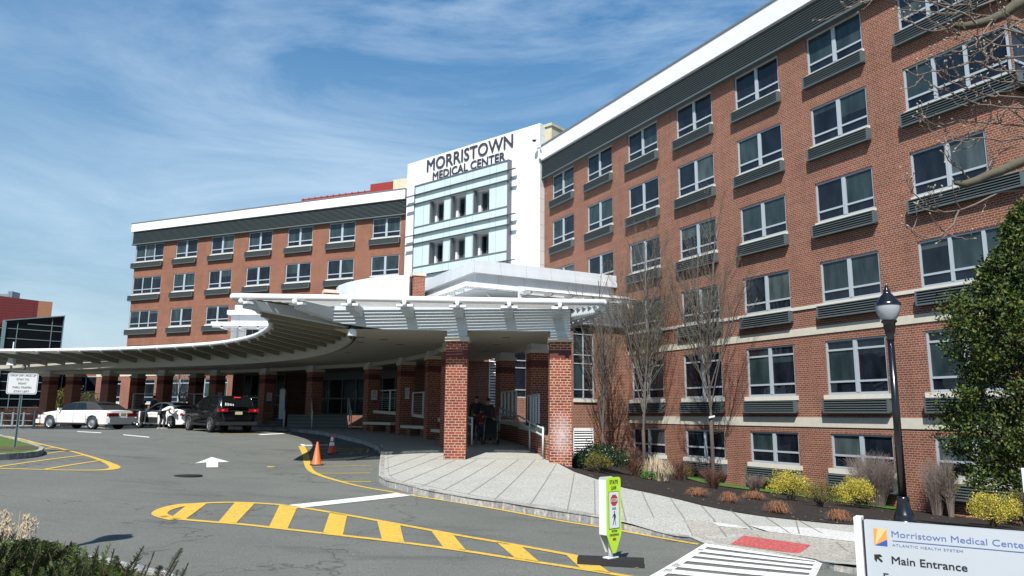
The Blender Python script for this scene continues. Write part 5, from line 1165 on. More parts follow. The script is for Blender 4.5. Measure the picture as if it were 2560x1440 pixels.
# old full-size sedan, heading left
S1=dict(W=1.82,r=.335,xf=1.50,xr=-1.41,sill=.27,shoulder=.82,paint=M['carwhite'],roofmat=M['vinyl'],rim='disc',spokes=0,hmat=M['carwhite'],
 front=[(2.36,.30),(2.42,.38),(2.40,.62),(2.32,.72)],topline=[(-2.42,.90),(-2.15,.96),(-1.75,.985),(-1.2,.98),(0,.965),(.95,.955),(1.6,.88),(2.12,.80)],rear=[(-2.44,.30),(-2.52,.42),(-2.50,.62),(-2.44,.88)],
 house=[(1.05,.95),(.42,1.30),(.15,1.385),(-.4,1.42),(-.95,1.40),(-1.35,1.33),(-1.95,1.0),(-2.0,.95)],
 side_glass=[[(.86,1.0),(.38,1.30),(.10,1.345),(-.12,1.35),(-.12,1.0)],[(-.17,1.0),(-.17,1.35),(-.72,1.35),(-.92,1.0)]],
 screens={'windscreen':((.98,.985),(.44,1.29)),'rear_window':((-1.86,1.0),(-1.36,1.31))},
 lamps=[('tail_light','redlens',(-2.535,-2.40,.28,.90,.66,.84)),('headlight','clear',(2.26,2.405,.45,.84,.58,.72))],
 bits=[('rear_bumper','bumper_grey',(-2.60,-2.36,-.87,.87,.36,.60)),('front_bumper','carwhite',(2.26,2.50,-.86,.86,.30,.50)),('number_plate','plate',(-2.545,-2.52,-.17,.17,.68,.83)),('side_moulding','trim',(-1.0,1.1,.875,.912,.26,.34)),('side_moulding','trim',(-1.0,1.1,-.912,-.875,.26,.34)),('grille','chrome',(2.36,2.43,-.35,.35,.48,.66)),('window_strip','chrome',(-1.4,.95,.80,.82,.965,.985))],
 mirror=(.80,1.02),handles=[(.05,.86),(-.85,.86)],seams=[1.0,-.15,-.98])
h1=(-.945,.33); car('old_sedan','old long white sedan with a black vinyl roof, parked farthest left under the canopy',place((229,1074),h1,S1),h1,S1)
# compact executive sedan with open driver side doors
S2=dict(W=1.79,r=.33,xf=1.43,xr=-1.44,sill=.22,shoulder=.85,paint=M['carwhite2'],roofmat=M['carwhite2'],rim='spoke',spokes=5,hmat=M['chrome'],
 front=[(2.20,.22),(2.30,.34),(2.30,.55),(2.24,.66)],topline=[(-2.28,.96),(-2.0,1.04),(-1.7,1.05),(-1.0,.98),(0,.95),(.9,.96),(1.5,.88),(2.05,.76)],rear=[(-2.22,.26),(-2.36,.40),(-2.36,.66),(-2.32,.93)],
 house=[(1.0,.94),(.30,1.33),(-.05,1.42),(-.55,1.44),(-1.0,1.39),(-1.4,1.24),(-1.85,1.03),(-1.9,1.0)],
 side_glass=[[(.80,.99),(.26,1.29),(-.02,1.37),(-.28,1.38),(-.28,.99)],[(-.33,.99),(-.33,1.38),(-.72,1.37),(-1.05,1.27),(-1.30,1.02)]],
 screens={'windscreen':((.94,.98),(.32,1.31)),'rear_window':((-1.78,1.05),(-1.06,1.36))},
 lamps=[('tail_light','redlens',(-2.375,-2.20,.48,.86,.70,.84)),('headlight','clear',(2.05,2.27,.50,.82,.56,.70))],
 bits=[('number_plate','plate',(-2.385,-2.36,-.2,.2,.62,.73)),('grille','chrome',(2.26,2.315,-.3,.3,.45,.62)),('interior','interior',(-1.1,.8,-.6,.6,.4,.97))],
 mirror=(.72,1.02),handles=[(-.95,.84)],seams=[.95,-.3,-1.15])
h2=(-.86,.51); L2=place((427,1071.5),h2,S2); MC=car('white_sedan','white sedan with its front side door wide open, in the middle of the parked cars',L2,h2,S2)
# dark open doorway, seat and open door
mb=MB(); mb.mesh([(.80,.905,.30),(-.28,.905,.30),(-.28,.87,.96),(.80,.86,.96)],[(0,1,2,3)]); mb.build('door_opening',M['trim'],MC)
dr=MB(); a=.95; 
def dpt(u,z,o): 
    an=math.radians(46); return (.88-u*math.cos(an)+o*math.sin(an)*.0,.90+u*math.sin(an),z)
P=[(0,.30),(1.02,.30),(1.10,.6),(1.08,.93),(0,.93)]
A=[dpt(u,z,0) for u,z in P]; off=Vector((math.sin(math.radians(46)),math.cos(math.radians(46)),0))*.07
B=[tuple(Vector(p)+off) for p in A]; n=len(P)
dr.mesh(A+B,[tuple(range(n)),tuple(range(2*n-1,n-1,-1))]+[(i,i+n,(i+1)%n+n,(i+1)%n) for i in range(n)]); do=dr.build('open_door',M['carwhite2'],MC); M['lining']=mat('dark_door_lining',(.035,.032,.03),.7)
q=MB(); P=[(.05,.34),(.98,.34),(1.04,.6),(1.02,.88),(.05,.88)]; q.face([tuple(Vector(dpt(u,z,0))-off*.08) for u,z in P]); q.build('door_lining',M['lining'],do)
q=MB(); P=[(0,.93),(1.08,.93),(.98,1.2),(.62,1.38),(.30,1.30)]; q.face([tuple(Vector(dpt(u,z,0))+off*.5) for u,z in P]); q.build('door_window',M['carglass'],do)
# black crossover
S3=dict(W=2.0,r=.385,xf=1.52,xr=-1.50,sill=.36,shoulder=1.05,paint=M['carblack'],roofmat=M['carblack'],rim='spoke',spokes=6,hmat=M['chrome'],
 front=[(2.45,.34),(2.55,.45),(2.53,.85),(2.45,.98)],topline=[(-2.50,1.12),(-2.3,1.15),(-1.5,1.16),(0,1.14),(1.0,1.14),(1.7,1.10),(2.3,1.03)],rear=[(-2.50,.42),(-2.58,.5),(-2.58,.72),(-2.52,1.0)],
 house=[(1.25,1.12),(.55,1.55),(.15,1.70),(-.6,1.76),(-1.6,1.74),(-2.15,1.66),(-2.42,1.15),(-2.44,1.12)],
 side_glass=[[(.98,1.18),(.48,1.52),(.12,1.63),(-.05,1.64),(-.05,1.18)],[(-.12,1.18),(-.12,1.64),(-1.0,1.65),(-1.0,1.18)],[(-1.1,1.18),(-1.1,1.65),(-1.75,1.62),(-2.05,1.30),(-2.05,1.20)]],
 screens={'windscreen':((1.18,1.16),(.56,1.54)),'rear_window':((-2.43,1.17),(-2.20,1.60))},
 lamps=[('tail_light','redlens',(-2.60,-2.35,.52,.97,.98,1.14)),('brake_light','redlit',(-2.61,-2.40,.72,.82,1.02,1.09)),('headlight','clear',(2.3,2.5,.5,.95,.85,1.0))],
 bits=[('number_plate','plate',(-2.60,-2.575,-.17,.17,.86,1.0)),('high_brake_light','redlit',(-2.30,-2.22,-.14,.14,1.655,1.69)),('roof_rail','chrome',(-1.8,.0,.66,.70,1.745,1.775)),('roof_rail','chrome',(-1.8,.0,-.70,-.66,1.745,1.775)),('chrome_strip','chrome',(-2.60,-2.56,-.45,.45,1.03,1.05)),('lower_bumper','trim',(-2.60,-2.3,-.93,.93,.36,.52)),('sill_trim','trim',(-1.05,1.05,.93,.985,.34,.42))],
 mirror=(.85,1.22),handles=[(.05,1.02),(-.92,1.02)],seams=[1.0,-.08,-1.05])
h3=(-.66,.75); L3=place((524,1081.5),h3,S3); SV=car('black_crossover','black crossover car with glowing brake lights and white figure stickers on its rear window',L3,h3,S3)
mb=MB()
for k in range(6):
    y=.62-k*.075; h_=.10-.012*k; mb.obox((-2.462+.0,y,1.28+h_/2),(.004,0,0),(0,.018,0),(.01,0,h_/2)); mb.obox((-2.452,y,1.30+h_),(.004,0,0),(0,.016,0),(.003,0,.016))
mb.build('sticker',M['white_plain'],SV)
# ================= people =================
M['skin']=mat('skin',(.42,.24,.17),.6); M['hair']=mat('dark_hair',(.015,.011,.009),.6); M['shirt_white']=mat('white_shirt',(.75,.75,.76),.8); M['trousers']=mat('dark_trousers',(.018,.019,.025),.85)
M['red_top']=mat('red_sweatshirt',(.22,.02,.02),.85); M['dark_top']=mat('dark_hoodie',(.02,.02,.024),.85); M['jeans']=mat('blue_jeans',(.05,.07,.12),.85); M['grey_top']=mat('grey_shirt',(.25,.25,.26),.85); M['glass_far']=mat('black_curtain_glass',(.004,.005,.006),.15,spec=.15)
M['shoe']=mat('pale_trainer',(.5,.5,.5),.6)
def skin_obj(nm,pts,edges,material,par,root=0,sub=1):
    """pts {key:(x,y,z,r)}"""
    keys=list(pts); me=bpy.data.meshes.new(nm); me.from_pydata([pts[k][:3] for k in keys],[(keys.index(a),keys.index(b)) for a,b in edges],[])
    o=bpy.data.objects.new(nm,me); col.objects.link(o); o.parent=par; me.materials.append(material)
    md=o.modifiers.new('s','SKIN'); md.use_smooth_shade=True
    for i,k in enumerate(keys):
        r=pts[k][3]; rr=r if hasattr(r,'__len__') else (r,r); me.skin_vertices[0].data[i].radius=rr; me.skin_vertices[0].data[i].use_root=(i==root)
    if sub: o.modifiers.new('u','SUBSURF').levels=sub; o.modifiers['u'].render_levels=sub
    return o
def person(label,loc,rz,J,tops,legs,hair=M['hair'],shoe=M['shoe'],scale=1,group=None):
    """J gives joints: pelvis,chest,neck,head, l/r: shoulder,elbow,hand,hip,knee,ankle ; facing +y"""
    t=thing('person',label,'person',loc,rz,group); t.scale=(scale,)*3
    P={k:Vector(v) for k,v in J.items()}
    hd=(P['head']-P['neck']).normalized(); fw=Vector(J.get('face',(0,1,0))).normalized()
    sd=hd.cross(fw)*-1; sd.normalize()
    pts={'pel':(*P['pelvis'],(.15,.11)),'wai':(*P['pelvis'].lerp(P['chest'],.45),(.125,.10)),'che':(*P['chest'],(.165,.115)),'nb':(*P['chest'].lerp(P['neck'],.75),(.085,.075)),'neck':(*P['neck'],.052),'jaw':(*(P['neck'].lerp(P['head'],.55)+fw*.03),(.062,.075)),'head':(*P['head'],(.078,.095)),'crown':(*(P['head']+hd*.07-fw*.01),(.066,.08))}
    E_=[('pel','wai'),('wai','che'),('che','nb'),('nb','neck'),('neck','jaw'),('jaw','head'),('head','crown')]
    for s in 'lr':
        for k,r in (('sh',.06),('el',.042),('wr',.028)): pts[s+k]=(*P[s+k],r)
        w_=P[s+'wr']; e_=(w_-P[s+'el']).normalized(); pts[s+'pa']=(*(w_+e_*.06),(.035,.016))
        E_+= [('nb',s+'sh'),(s+'sh',s+'el'),(s+'el',s+'wr'),(s+'wr',s+'pa')]
        a_=e_.cross(fw); a_=a_.normalized() if a_.length>.1 else Vector((1,0,0))
        for q,(o_,l_) in enumerate(((-.027,.060),(-.009,.072),(.009,.068),(.026,.052))):
            pts[s+'f%d'%q]=(*(w_+e_*.095+a_*o_),.0085); pts[s+'g%d'%q]=(*(w_+e_*(.095+l_)+a_*o_+fw*.015),.007); E_+=[(s+'pa',s+'f%d'%q),(s+'f%d'%q,s+'g%d'%q)]
        pts[s+'th']=(*(w_+e_*.05+a_*-.05+fw*.02),.0095); pts[s+'ti']=(*(w_+e_*.085+a_*-.062+fw*.03),.008); E_+=[(s+'pa',s+'th'),(s+'th',s+'ti')]
        for k,r in (('hip',.092),('kn',.060),('an',.04)): pts[s+k]=(*P[s+k],r)
        pts[s+'to']=(*(P[s+'an']+Vector((0,.13,-.045))),(.04,.028)); E_+=[('pel',s+'hip'),(s+'hip',s+'kn'),(s+'kn',s+'an'),(s+'an',s+'to')]
    body=skin_obj('body',pts,E_,M['skin'],t)
    g=.013; cl={k:(*pts[k][:3],tuple(np.array(pts[k][3])*1+g) if hasattr(pts[k][3],'__len__') else pts[k][3]+g) for k in pts}
    ks=['pel','wai','che','nb']+[s+k for s in 'lr' for k in ('sh','el','wr')]
    skin_obj('top',{k:cl[k] for k in ks},[('pel','wai'),('wai','che'),('che','nb')]+[e for s in 'lr' for e in (('nb',s+'sh'),(s+'sh',s+'el'),(s+'el',s+'wr'))],tops,t)
    g=.017; cl={k:(*pts[k][:3],tuple(np.array(pts[k][3])+g) if hasattr(pts[k][3],'__len__') else pts[k][3]+g) for k in pts}
    ks=['pel']+[s+k for s in 'lr' for k in ('hip','kn','an')]
    skin_obj('trousers',{k:cl[k] for k in ks},[e for s in 'lr' for e in (('pel',s+'hip'),(s+'hip',s+'kn'),(s+'kn',s+'an'))],legs,t)
    for s in 'lr':
        mb=MB(); a_=P[s+'an']; mb.obox(a_+Vector((0,.07,-.055)),(.048,0,0),(0,.14,0),(0,0,.032)); mb.build('shoe',shoe,t)
    # hair cap, face
    mb=MB(); n=14; vs_=[];c0=P['head']+hd*.045-fw*.018
    for i in range(7):
        ph=math.pi*.5*i/6*1.25
        for j in range(n):
            th=2*math.pi*j/n; d=sd*math.cos(th)*math.sin(ph)*.092+fw*math.sin(th)*math.sin(ph)*.112+hd*math.cos(ph)*.10
            if math.sin(th)>.35 and ph>.9: d=d*.90
            vs_.append(c0+d)
    mb.mesh(vs_,[(i*n+j,i*n+(j+1)%n,(i+1)*n+(j+1)%n,(i+1)*n+j) for i in range(6) for j in range(n)],0,True); mb.build('hair',hair,t)
    mb=MB(); f0=P['head']+fw*.10
    mb.obox(f0-hd*.025+fw*.004,sd*.012,fw*.016,hd*.022,0)
    for s_ in (-1,1): mb.obox(f0+sd*s_*.032+hd*.005-fw*.008,sd*.013,fw*.006,hd*.006,1); mb.obox(P['head']+sd*s_*.092-hd*.01,sd*.008,fw*.016,hd*.026,0)
    mb.obox(f0-hd*.062-fw*.006,sd*.024,fw*.006,hd*.005,2); mb.build('face',[M['skin'],M['hair'],M['redlens']],t)
    return t
def std(dx=0,arms='down',lean=0,stride=.05):
    J=dict(pelvis=(0,0,.95),chest=(0,lean*.3,1.30),neck=(0,lean*.5,1.50),head=(0,lean*.6,1.62),lsh=(-.19,lean*.45,1.42),rsh=(.19,lean*.45,1.42),lel=(-.24,.0+lean*.4,1.14),rel=(.24,lean*.4,1.14),lwr=(-.25,.08,.90),rwr=(.25,.08,.90),
       lhip=(-.10,0,.90),rhip=(.10,0,.90),lkn=(-.11,stride*.6,.49),rkn=(.11,-stride*.2,.49),lan=(-.11,stride,.085),ran=(.11,-stride,.085))
    if arms=='push': J.update(lel=(-.25,.12,1.14),rel=(.25,.12,1.14),lwr=(-.19,.36,1.03),rwr=(.19,.36,1.03))
    if arms=='hold': J.update(lel=(-.26,.08,1.16),lwr=(-.12,.26,1.22),rel=(.25,.08,1.14),rwr=(.02,.25,1.06))
    return J
# man bending into the open door, seen from behind and to the side
bend=dict(pelvis=(0,-.10,.90),chest=(.02,.26,1.10),neck=(.03,.44,1.15),head=(.04,.56,1.13),face=(0,.7,-.7),lsh=(-.17,.36,1.12),rsh=(.20,.36,1.12),lel=(-.24,.46,.86),rel=(.26,.50,.88),lwr=(-.18,.64,.76),rwr=(.18,.66,.78),
  lhip=(-.10,-.08,.86),rhip=(.10,-.08,.86),lkn=(-.15,.0,.47),rkn=(.16,.04,.47),lan=(-.17,-.10,.085),ran=(.19,-.04,.085))
g=gpt(405,1072); person('man in white shirt and dark trousers bending into the open car door',(g.x,g.y,g.z),math.radians(-38),bend,M['shirt_white'],M['trousers'])
hv=Vector((h2[0],h2[1],0)).normalized(); lf=Vector((-hv.y,hv.x,0)); c2=Vector(L2)
def onside(k,o,zoff=0): p=c2+hv*k-lf*o; return (p.x,p.y,SW(p.x,p.y)+zoff)
q=aty(358,1040,c2.y+2.1); person('person in a red sweatshirt standing behind the bonnet of the white sedan',(q.x,q.y,SW(q.x,q.y)-.10),math.radians(160),std(),M['red_top'],M['trousers'],scale=.9)
q=aty(381,1040,c2.y+1.5); person('person in a dark hoodie behind the open door of the white sedan',(q.x,q.y,SW(q.x,q.y)),math.radians(150),std(),M['dark_top'],M['trousers'],scale=1.0)
def under(px,py,Y): q=aty(px,py,Y); return (q.x,Y,SW(q.x,Y))
person('man in a dark jacket and pale shirt standing in the shade between the sunlit pillars',under(1190,1090,28.6),math.radians(180),std(),M['dark_top'],M['jeans'])
person('woman in dark clothes pushing the stroller in the shade between the sunlit pillars',under(1219,1090,28.3),math.radians(178),std(arms='push'),M['dark_top'],M['trousers'],scale=.95)
person('small child in a red top standing between the man and the woman in the shade',under(1203,1090,28.2),math.radians(180),std(),M['red_top'],M['jeans'],scale=.72)
q=under(1227,1090,27.6); ST=thing('stroller','dark hooded baby stroller with a pale frame in front of the woman in the shade','stroller',q,math.radians(178))
M['fabric_dark']=mat('stroller_fabric',(.02,.02,.022),.9); M['fabric_pale']=mat('pale_stroller_panel',(.30,.32,.28),.7)
mb=MB()
for s in (-.24,.24): mb.tube([(s,-.42,1.02),(s,-.25,.75),(s,.12,.35),(s,.42,.10)],.016,6); mb.tube([(s,-.38,.10),(s,.05,.45),(s,.14,.72)],.016,6)
mb.tube([(-.24,-.42,1.02),(.24,-.42,1.02)],.018,6); mb.tube([(-.24,-.38,.10),(.24,-.38,.10)],.012,6); mb.build('frame',M['fabric_pale'],ST)
mb=MB(); mb.mesh([(-.2,.30,.42),(.2,.30,.42),(.2,-.02,.38),(-.2,-.02,.38),(.2,-.2,.88),(-.2,-.2,.88),(-.2,.34,.24),(.2,.34,.24)],[(0,1,2,3),(3,2,4,5),(6,7,1,0)]); mb.build('seat',M['fabric_dark'],ST)
mb=MB(); vs_=[(.25*math.cos(a)*1.0,-.12+.32*math.sin(b)*math.sin(a) if 0 else -.16+.34*f,.80+.30*math.sin(a)*(1-.35*f)) for f in (0,.4,.8,1) for a in np.linspace(0,math.pi,9)]
mb.mesh(vs_,[(i*9+j,i*9+j+1,(i+1)*9+j+1,(i+1)*9+j) for i in range(3) for j in range(8)],0,True); mb.build('hood',M['fabric_dark'],ST)
for x,y in ((-.26,.42),(.26,.42),(-.26,-.38),(.26,-.38)):
    mb=MB(); n=14; mb.mesh([(x+s,y+.10*math.cos(2*math.pi*i/n),.10+.10*math.sin(2*math.pi*i/n)) for s in (-.02,.02) for i in range(n)],[(i,(i+1)%n,n+(i+1)%n,n+i) for i in range(n)]+[tuple(range(n)),tuple(range(2*n-1,n-1,-1))]); mb.build('wheel',M['rubber'],ST)
# ================= traffic cones =================
M['orange']=mat('orange_plastic',(.72,.13,.02),.5,var=.12,vscale=6); M['orange2']=mat('red_orange_plastic',(.60,.055,.02),.5,var=.08,vscale=6); M['reflect']=mat('reflective_band',(.72,.76,.80),.35)
def cone(px,label,m,bands,h=.71):
    g=gpt(*px); t=thing('traffic_cone',label,'traffic cone',tuple(g),.3)
    mb=MB(); mb.box(-.19,.19,-.19,.19,0,.035); mb.build('base',M['rubber'],t)
    mb=MB(); mb.lathe([(.16,.035),(.145,.05),(.03,h-.02),(.022,h),(0,h)],20); mb.build('body',m,t)
    for z0,z1 in bands:
        rr=lambda z:.145-(z-.05)/(h-.07)*.115+.003; b=MB(); b.lathe([(rr(z0),z0),(rr(z1),z1)],20); b.build('reflective_band',M['reflect'],t)
cone((791,1163),'plain orange traffic cone nearest the camera, standing on the yellow line',M['orange'],[])
cone((829,1135),'red orange traffic cone with two white bands, just behind the plain one',M['orange2'],[(.30,.42),(.47,.60)])
# ================= signs =================
M['lime']=mat('fluorescent_lime',(.50,.80,.02),.45,emit=None); M['sign_white']=mat('sign_white',(.74,.76,.77),.4); M['sign_black']=mat('sign_black',(.02,.02,.02),.5); M['stop_red']=mat('stop_red',(.45,.03,.035),.45); M['galv']=mat('galvanised_post',(.20,.27,.30),.45,metal=.3); M['sign_green']=mat('sign_dark_green',(.05,.10,.08),.5)
g=gpt(1527,1413); LWS=thing('crosswalk_sign','lime green in-street STATE LAW STOP sign on a black rubber base','sign',tuple(g),R_(42))
# panel face plane: local x-z, facing -y
mb=MB(); mb.obox((0,0,.05),(.46,0,0),(0,.11,0),(0,0,.05)); mb.build('base',M['rubber'],LWS).rotation_euler.z=R_(-52)
mb=MB(); mb.tube([(0,0,.09),(0,0,.42)],.035,12); mb.box(-.10,.10,-.06,.06,.10,.115); mb.build('stem',M['sign_white'],LWS)
def panel(mb,y,o,m=0,x0=-.155,x1=.155,z0=.42,z1=1.20):
    P=[(x0,z0),(-.035,.17),(.035,.17),(x1,z0),(x1,z1-.04),(x1-.012,z1-.012),(x1-.04,z1),(x0+.04,z1),(x0+.012,z1-.012),(x0,z1-.04)]
    a=[(x,y,z) for x,z in P]; b=[(x,y+o,z) for x,z in P]; n=len(P); mb.mesh(a+b,[tuple(range(n)),tuple(range(2*n-1,n-1,-1))]+[(i,i+n,(i+1)%n+n,(i+1)%n) for i in range(n)],m)
mb=MB(); panel(mb,-.07,.004); mb.build('front_panel',M['lime'],LWS)
mb=MB(); panel(mb,.066,.004); mb.mesh([(-.156,y,z) for y in (-.066,.07) for z in (.42,1.17)],[(0,1,3,2)]); mb.build('back_panel',M['sign_white'],LWS)
f=MB(); y=-.0735
f.box(-.112,.112,y-.001,y,.50,1.005,0); f.box(-.105,.105,y-.002,y-.001,.507,.998,1)
oc=[(.082*math.cos(math.pi/8+k*math.pi/4),.885+.082*math.sin(math.pi/8+k*math.pi/4)) for k in range(8)]; f.face([(x,y-.0035,z) for x,z in oc],2)
text_mb(f,'STOP',-.07,.07,.862,.05,y-.0045,3,bold=.005); text_mb(f,'STATE',-.09,.09,1.11,.055,y-.001,0,bold=.005); text_mb(f,'LAW',-.055,.055,1.03,.055,y-.001,0,bold=.005)
text_mb(f,'FOR',-.04,.04,.755,.035,y-.003,0,bold=.005); text_mb(f,'WITHIN',-.06,.06,.455,.03,y-.001,0,bold=.005); text_mb(f,'CROSSWALK',-.10,.10,.405,.03,y-.001,0,bold=.005)
f.box(-.035,.035,y-.001,y,.345,.375,2)
def fig(pts): f.face([(x,y-.0035,z) for x,z in pts],0)
fig([(.012*math.cos(k*math.pi/4)+.004,.725+.014*math.sin(k*math.pi/4)) for k in range(8)])
fig([(-.012,.705),(.014,.708),(.026,.69),(.02,.635),(-.008,.635),(-.012,.67)]); fig([(-.012,.700),(-.042,.655),(-.034,.648),(-.008,.68)]); fig([(.016,.70),(.036,.665),(.030,.635),(.024,.637),(.026,.662),(.010,.69)])
fig([(-.008,.638),(.008,.638),(-.010,.585),(-.026,.545),(-.036,.548),(-.022,.590)]); fig([(.004,.638),(.020,.638),(.024,.59),(.032,.545),(.022,.543),(.012,.59)])
f.build('lettering',[M['sign_black'],M['reflect'],M['stop_red'],M['sign_white']],LWS)
# drop off sign
g=gpt(37,1119,G,.13); DS=thing('traffic_sign','white DROP OFF / PICK UP sign on a galvanised post on the grass island','sign',tuple(g),R_(30))
mb=MB(); mb.box(-.035,-.02,-.02,.03,-.2,2.12); mb.box(.02,.035,-.02,.03,-.2,2.12); mb.box(-.02,.02,.02,.03,-.2,2.12); mb.build('post',M['galv'],DS)
mb=MB(); x0,x1,z0,z1=-.375,.375,1.52,2.13; P=[(x0+.05,z0),(x1-.05,z0),(x1-.015,z0+.015),(x1,z0+.05),(x1,z1-.05),(x1-.015,z1-.015),(x1-.05,z1),(x0+.05,z1),(x0+.015,z1-.015),(x0,z1-.05),(x0,z0+.05),(x0+.015,z0+.015)]
def plate(mb,P,y,o,m=0):
    n=len(P); mb.mesh([(x,y,z) for x,z in P]+[(x,y+o,z) for x,z in P],[tuple(range(n)),tuple(range(2*n-1,n-1,-1))]+[(i,i+n,(i+1)%n+n,(i+1)%n) for i in range(n)],m)
plate(mb,P,-.045,.006); mb.build('plate',M['sign_white'],DS)
f=MB(); sc_=lambda k:[(x*k,1.825+(z-1.825)*(k-.004)) for x,z in P]
plate(f,[(x*.955,1.825+(z-1.825)*.945) for x,z in P],-.0465,.001,0); plate(f,[(x*.93,1.825+(z-1.825)*.915) for x,z in P],-.048,.001,1)
for k,(tx,w_) in enumerate((('DROP OFF / PICK UP',.31),('STAY TO',.155),('RIGHT',.10),('THRU TRAFFIC',.24),('STAY LEFT',.19))): text_mb(f,tx,-w_,w_,2.03-k*.115,.062,-.049,0,bold=.006)
f.build('lettering',[M['sign_black'],M['sign_white']],DS)
# main entrance sign at the lower right
sd_=(.83,-.56); SG=thing('wayfinding_sign','large pale hospital wayfinding sign with a white post reading Main Entrance, lower right corner','sign',(2.54,5.3,0),math.atan2(sd_[1],sd_[0]))
def sx(x,y):
    r=ray(x,y); n=(-sd_[1],sd_[0]); k=(n[0]*2.54+n[1]*5.3)/(n[0]*r.x+n[1]*r.y); return ((r.x*k-2.54)*sd_[0]+(r.y*k-5.3)*sd_[1], r.z*k)
def cs(x,y): return sx(2130+x*.168,1280+y*.168)
ztop=cs(180,118)[1]; xl=cs(175,118)[0]; XR=xl+2.05; zbt=ztop-1.12
mb=MB(); mb.box(xl+.0,XR,0,.06,zbt,ztop); mb.box(xl-.012,xl,.005,.055,zbt,ztop-.005,1); mb.build('panel',[mat('sign_panel',(.50,.54,.58),.35,var=.04,vscale=1.2),M['sign_black']],SG)
pxa=cs(35,100)[0]; pxb=cs(160,100)[0]; pz=cs(90,72)[1]
mb=MB(); mb.box(pxa,pxb-.008,-.035,.09,-2.1,pz); mb.build('post',M['white_plain'],SG); mb=MB(); mb.box(XR+.01,XR+.11,-.035,.09,-2.1,pz); mb.build('post',M['white_plain'],SG)
M['blue_txt']=mat('blue_lettering',(.10,.16,.42),.5); M['logo_o']=mat('logo_orange',(.75,.33,.07),.5); M['logo_p']=mat('logo_pale_orange',(.85,.55,.25),.5); M['logo_b']=mat('logo_blue',(.03,.10,.42),.5)
f=MB(); yy=-.002
def tx(s,xa,xb,base,cap,m,**k):
    a=cs(*xa); b=cs(*xb); c=cs(*cap); text_mb(f,s,a[0],b[0],a[1],c[1]-a[1],yy,m,**k)
tx('Morristown Medical Center',(592,370),(2640,548),None,(600,275),0)
a=cs(605,425);b=cs(2640,598); f.box(a[0],b[0],yy-.001,yy,a[1]-.002,a[1]+.002,0)
tx('ATLANTIC HEALTH SYSTEM',(600,508),(1650,602),None,(605,470),0,spacing=1.15)
tx('Main Entrance',(595,770),(1722,885),None,(595,650),1,bold=.006)
a=cs(475,1010); c=cs(475,900); b=cs(1400,1100); text_mb(f,'Entrance Garage',a[0],b[0]+.15,a[1],(c[1]-a[1]),yy,1,bold=.006)
L=[cs(318,240),cs(512,262),cs(520,503),cs(330,487)]; L3=lambda p:(p[0],yy,p[1])
zt_,zb_=L[0][1],L[3][1]; la,lb=L[0][0],L[1][0]
f.face([(la,yy,zb_),(lb,yy,zb_),(lb,yy,zt_),(la,yy,zt_)],2); f.face([(la+.006,yy-.001,zb_),(lb,yy-.001,zt_),(la+(lb-la)*.3,yy-.001,zt_)],3); f.face([(la+.006,yy-.0015,zb_),(lb,yy-.0015,zb_),(lb,yy-.0015,zb_+(zt_-zb_)*.38)],4)
ar=[(330,630),(420,628),(455,662),(400,672),(462,730),(440,750),(378,690),(368,745),(335,700)]; P=[cs(x,y) for x,y in ar]; f.face([(x,yy,z) for x,z in P][::-1],1)
f.build('lettering',[M['blue_txt'],M['sign_black'],M['logo_o'],M['logo_p'],M['logo_b']],SG)
# white edge sign at the frame's right border
q=aty(2556,1200,9.5); t=thing('small_sign','small white sign post cut by the right edge of the picture','sign',(q.x,9.5,0),-.4); z0,z1=aty(2556,1232,9.5).z,aty(2556,1170,9.5).z
mb=MB(); mb.box(0,.3,0,.03,z0,z1); mb.build('plate',M['sign_white'],t); mb=MB(); mb.box(.05,.09,.03,.06,-2.1,z1-.02); mb.build('post',M['galv'],t)
# notices on pillars
def notice(cn,lab,w_=.32,h_=.48,zc=.98,dark=True):
    n_,x,y,rot=[c for c in cols if c[0]==cn][0]; t=thing('pillar_notice',lab,'notice',(x,y,0),rot*.9); yy=-.345
    mb=MB(); mb.box(-w_/2,w_/2,yy-.012,yy,zc-h_/2,zc+h_/2); mb.build('plate',M['sign_white'],t)
    f=MB(); n=20
    f.mesh([(r_*math.cos(2*math.pi*i/n),yy-.014,zc+h_*.25+r_*math.sin(2*math.pi*i/n)) for r_ in (.065,.085) for i in range(n)],[(i,(i+1)%n,n+(i+1)%n,n+i) for i in range(n)],0); f.obox((0,yy-.014,zc+h_*.25),(.05,0,.05),(0,.001,0),(-.008,0,.008),0)
    text_mb(f,'NO',-.05,.05,zc-.02,.04,yy-.014,1,bold=.005); text_mb(f,'PARKING',-.12,.12,zc-.09,.045,yy-.014,1,bold=.005); text_mb(f,'ANY TIME',-.12,.12,zc-.16,.035,yy-.014,1,bold=.005)
    f.build('lettering',[M['stop_red'],M['sign_black']],t)
    if dark: mb=MB(); mb.box(-w_/2,w_/2,yy-.012,yy,zc-h_/2-.12,zc-h_/2-.03); mb.build('lower_plate',M['sign_green'],t)
notice('H','white no parking notice on the pillar right of the black car'); notice('J','white no parking notice on the pillar right of the wide steps'); notice('K','shaded notice on the pillar behind the benches',.2,.5,dark=False); notice('G','pale notice on the pillar directly behind the black car',.3,.55,dark=False)
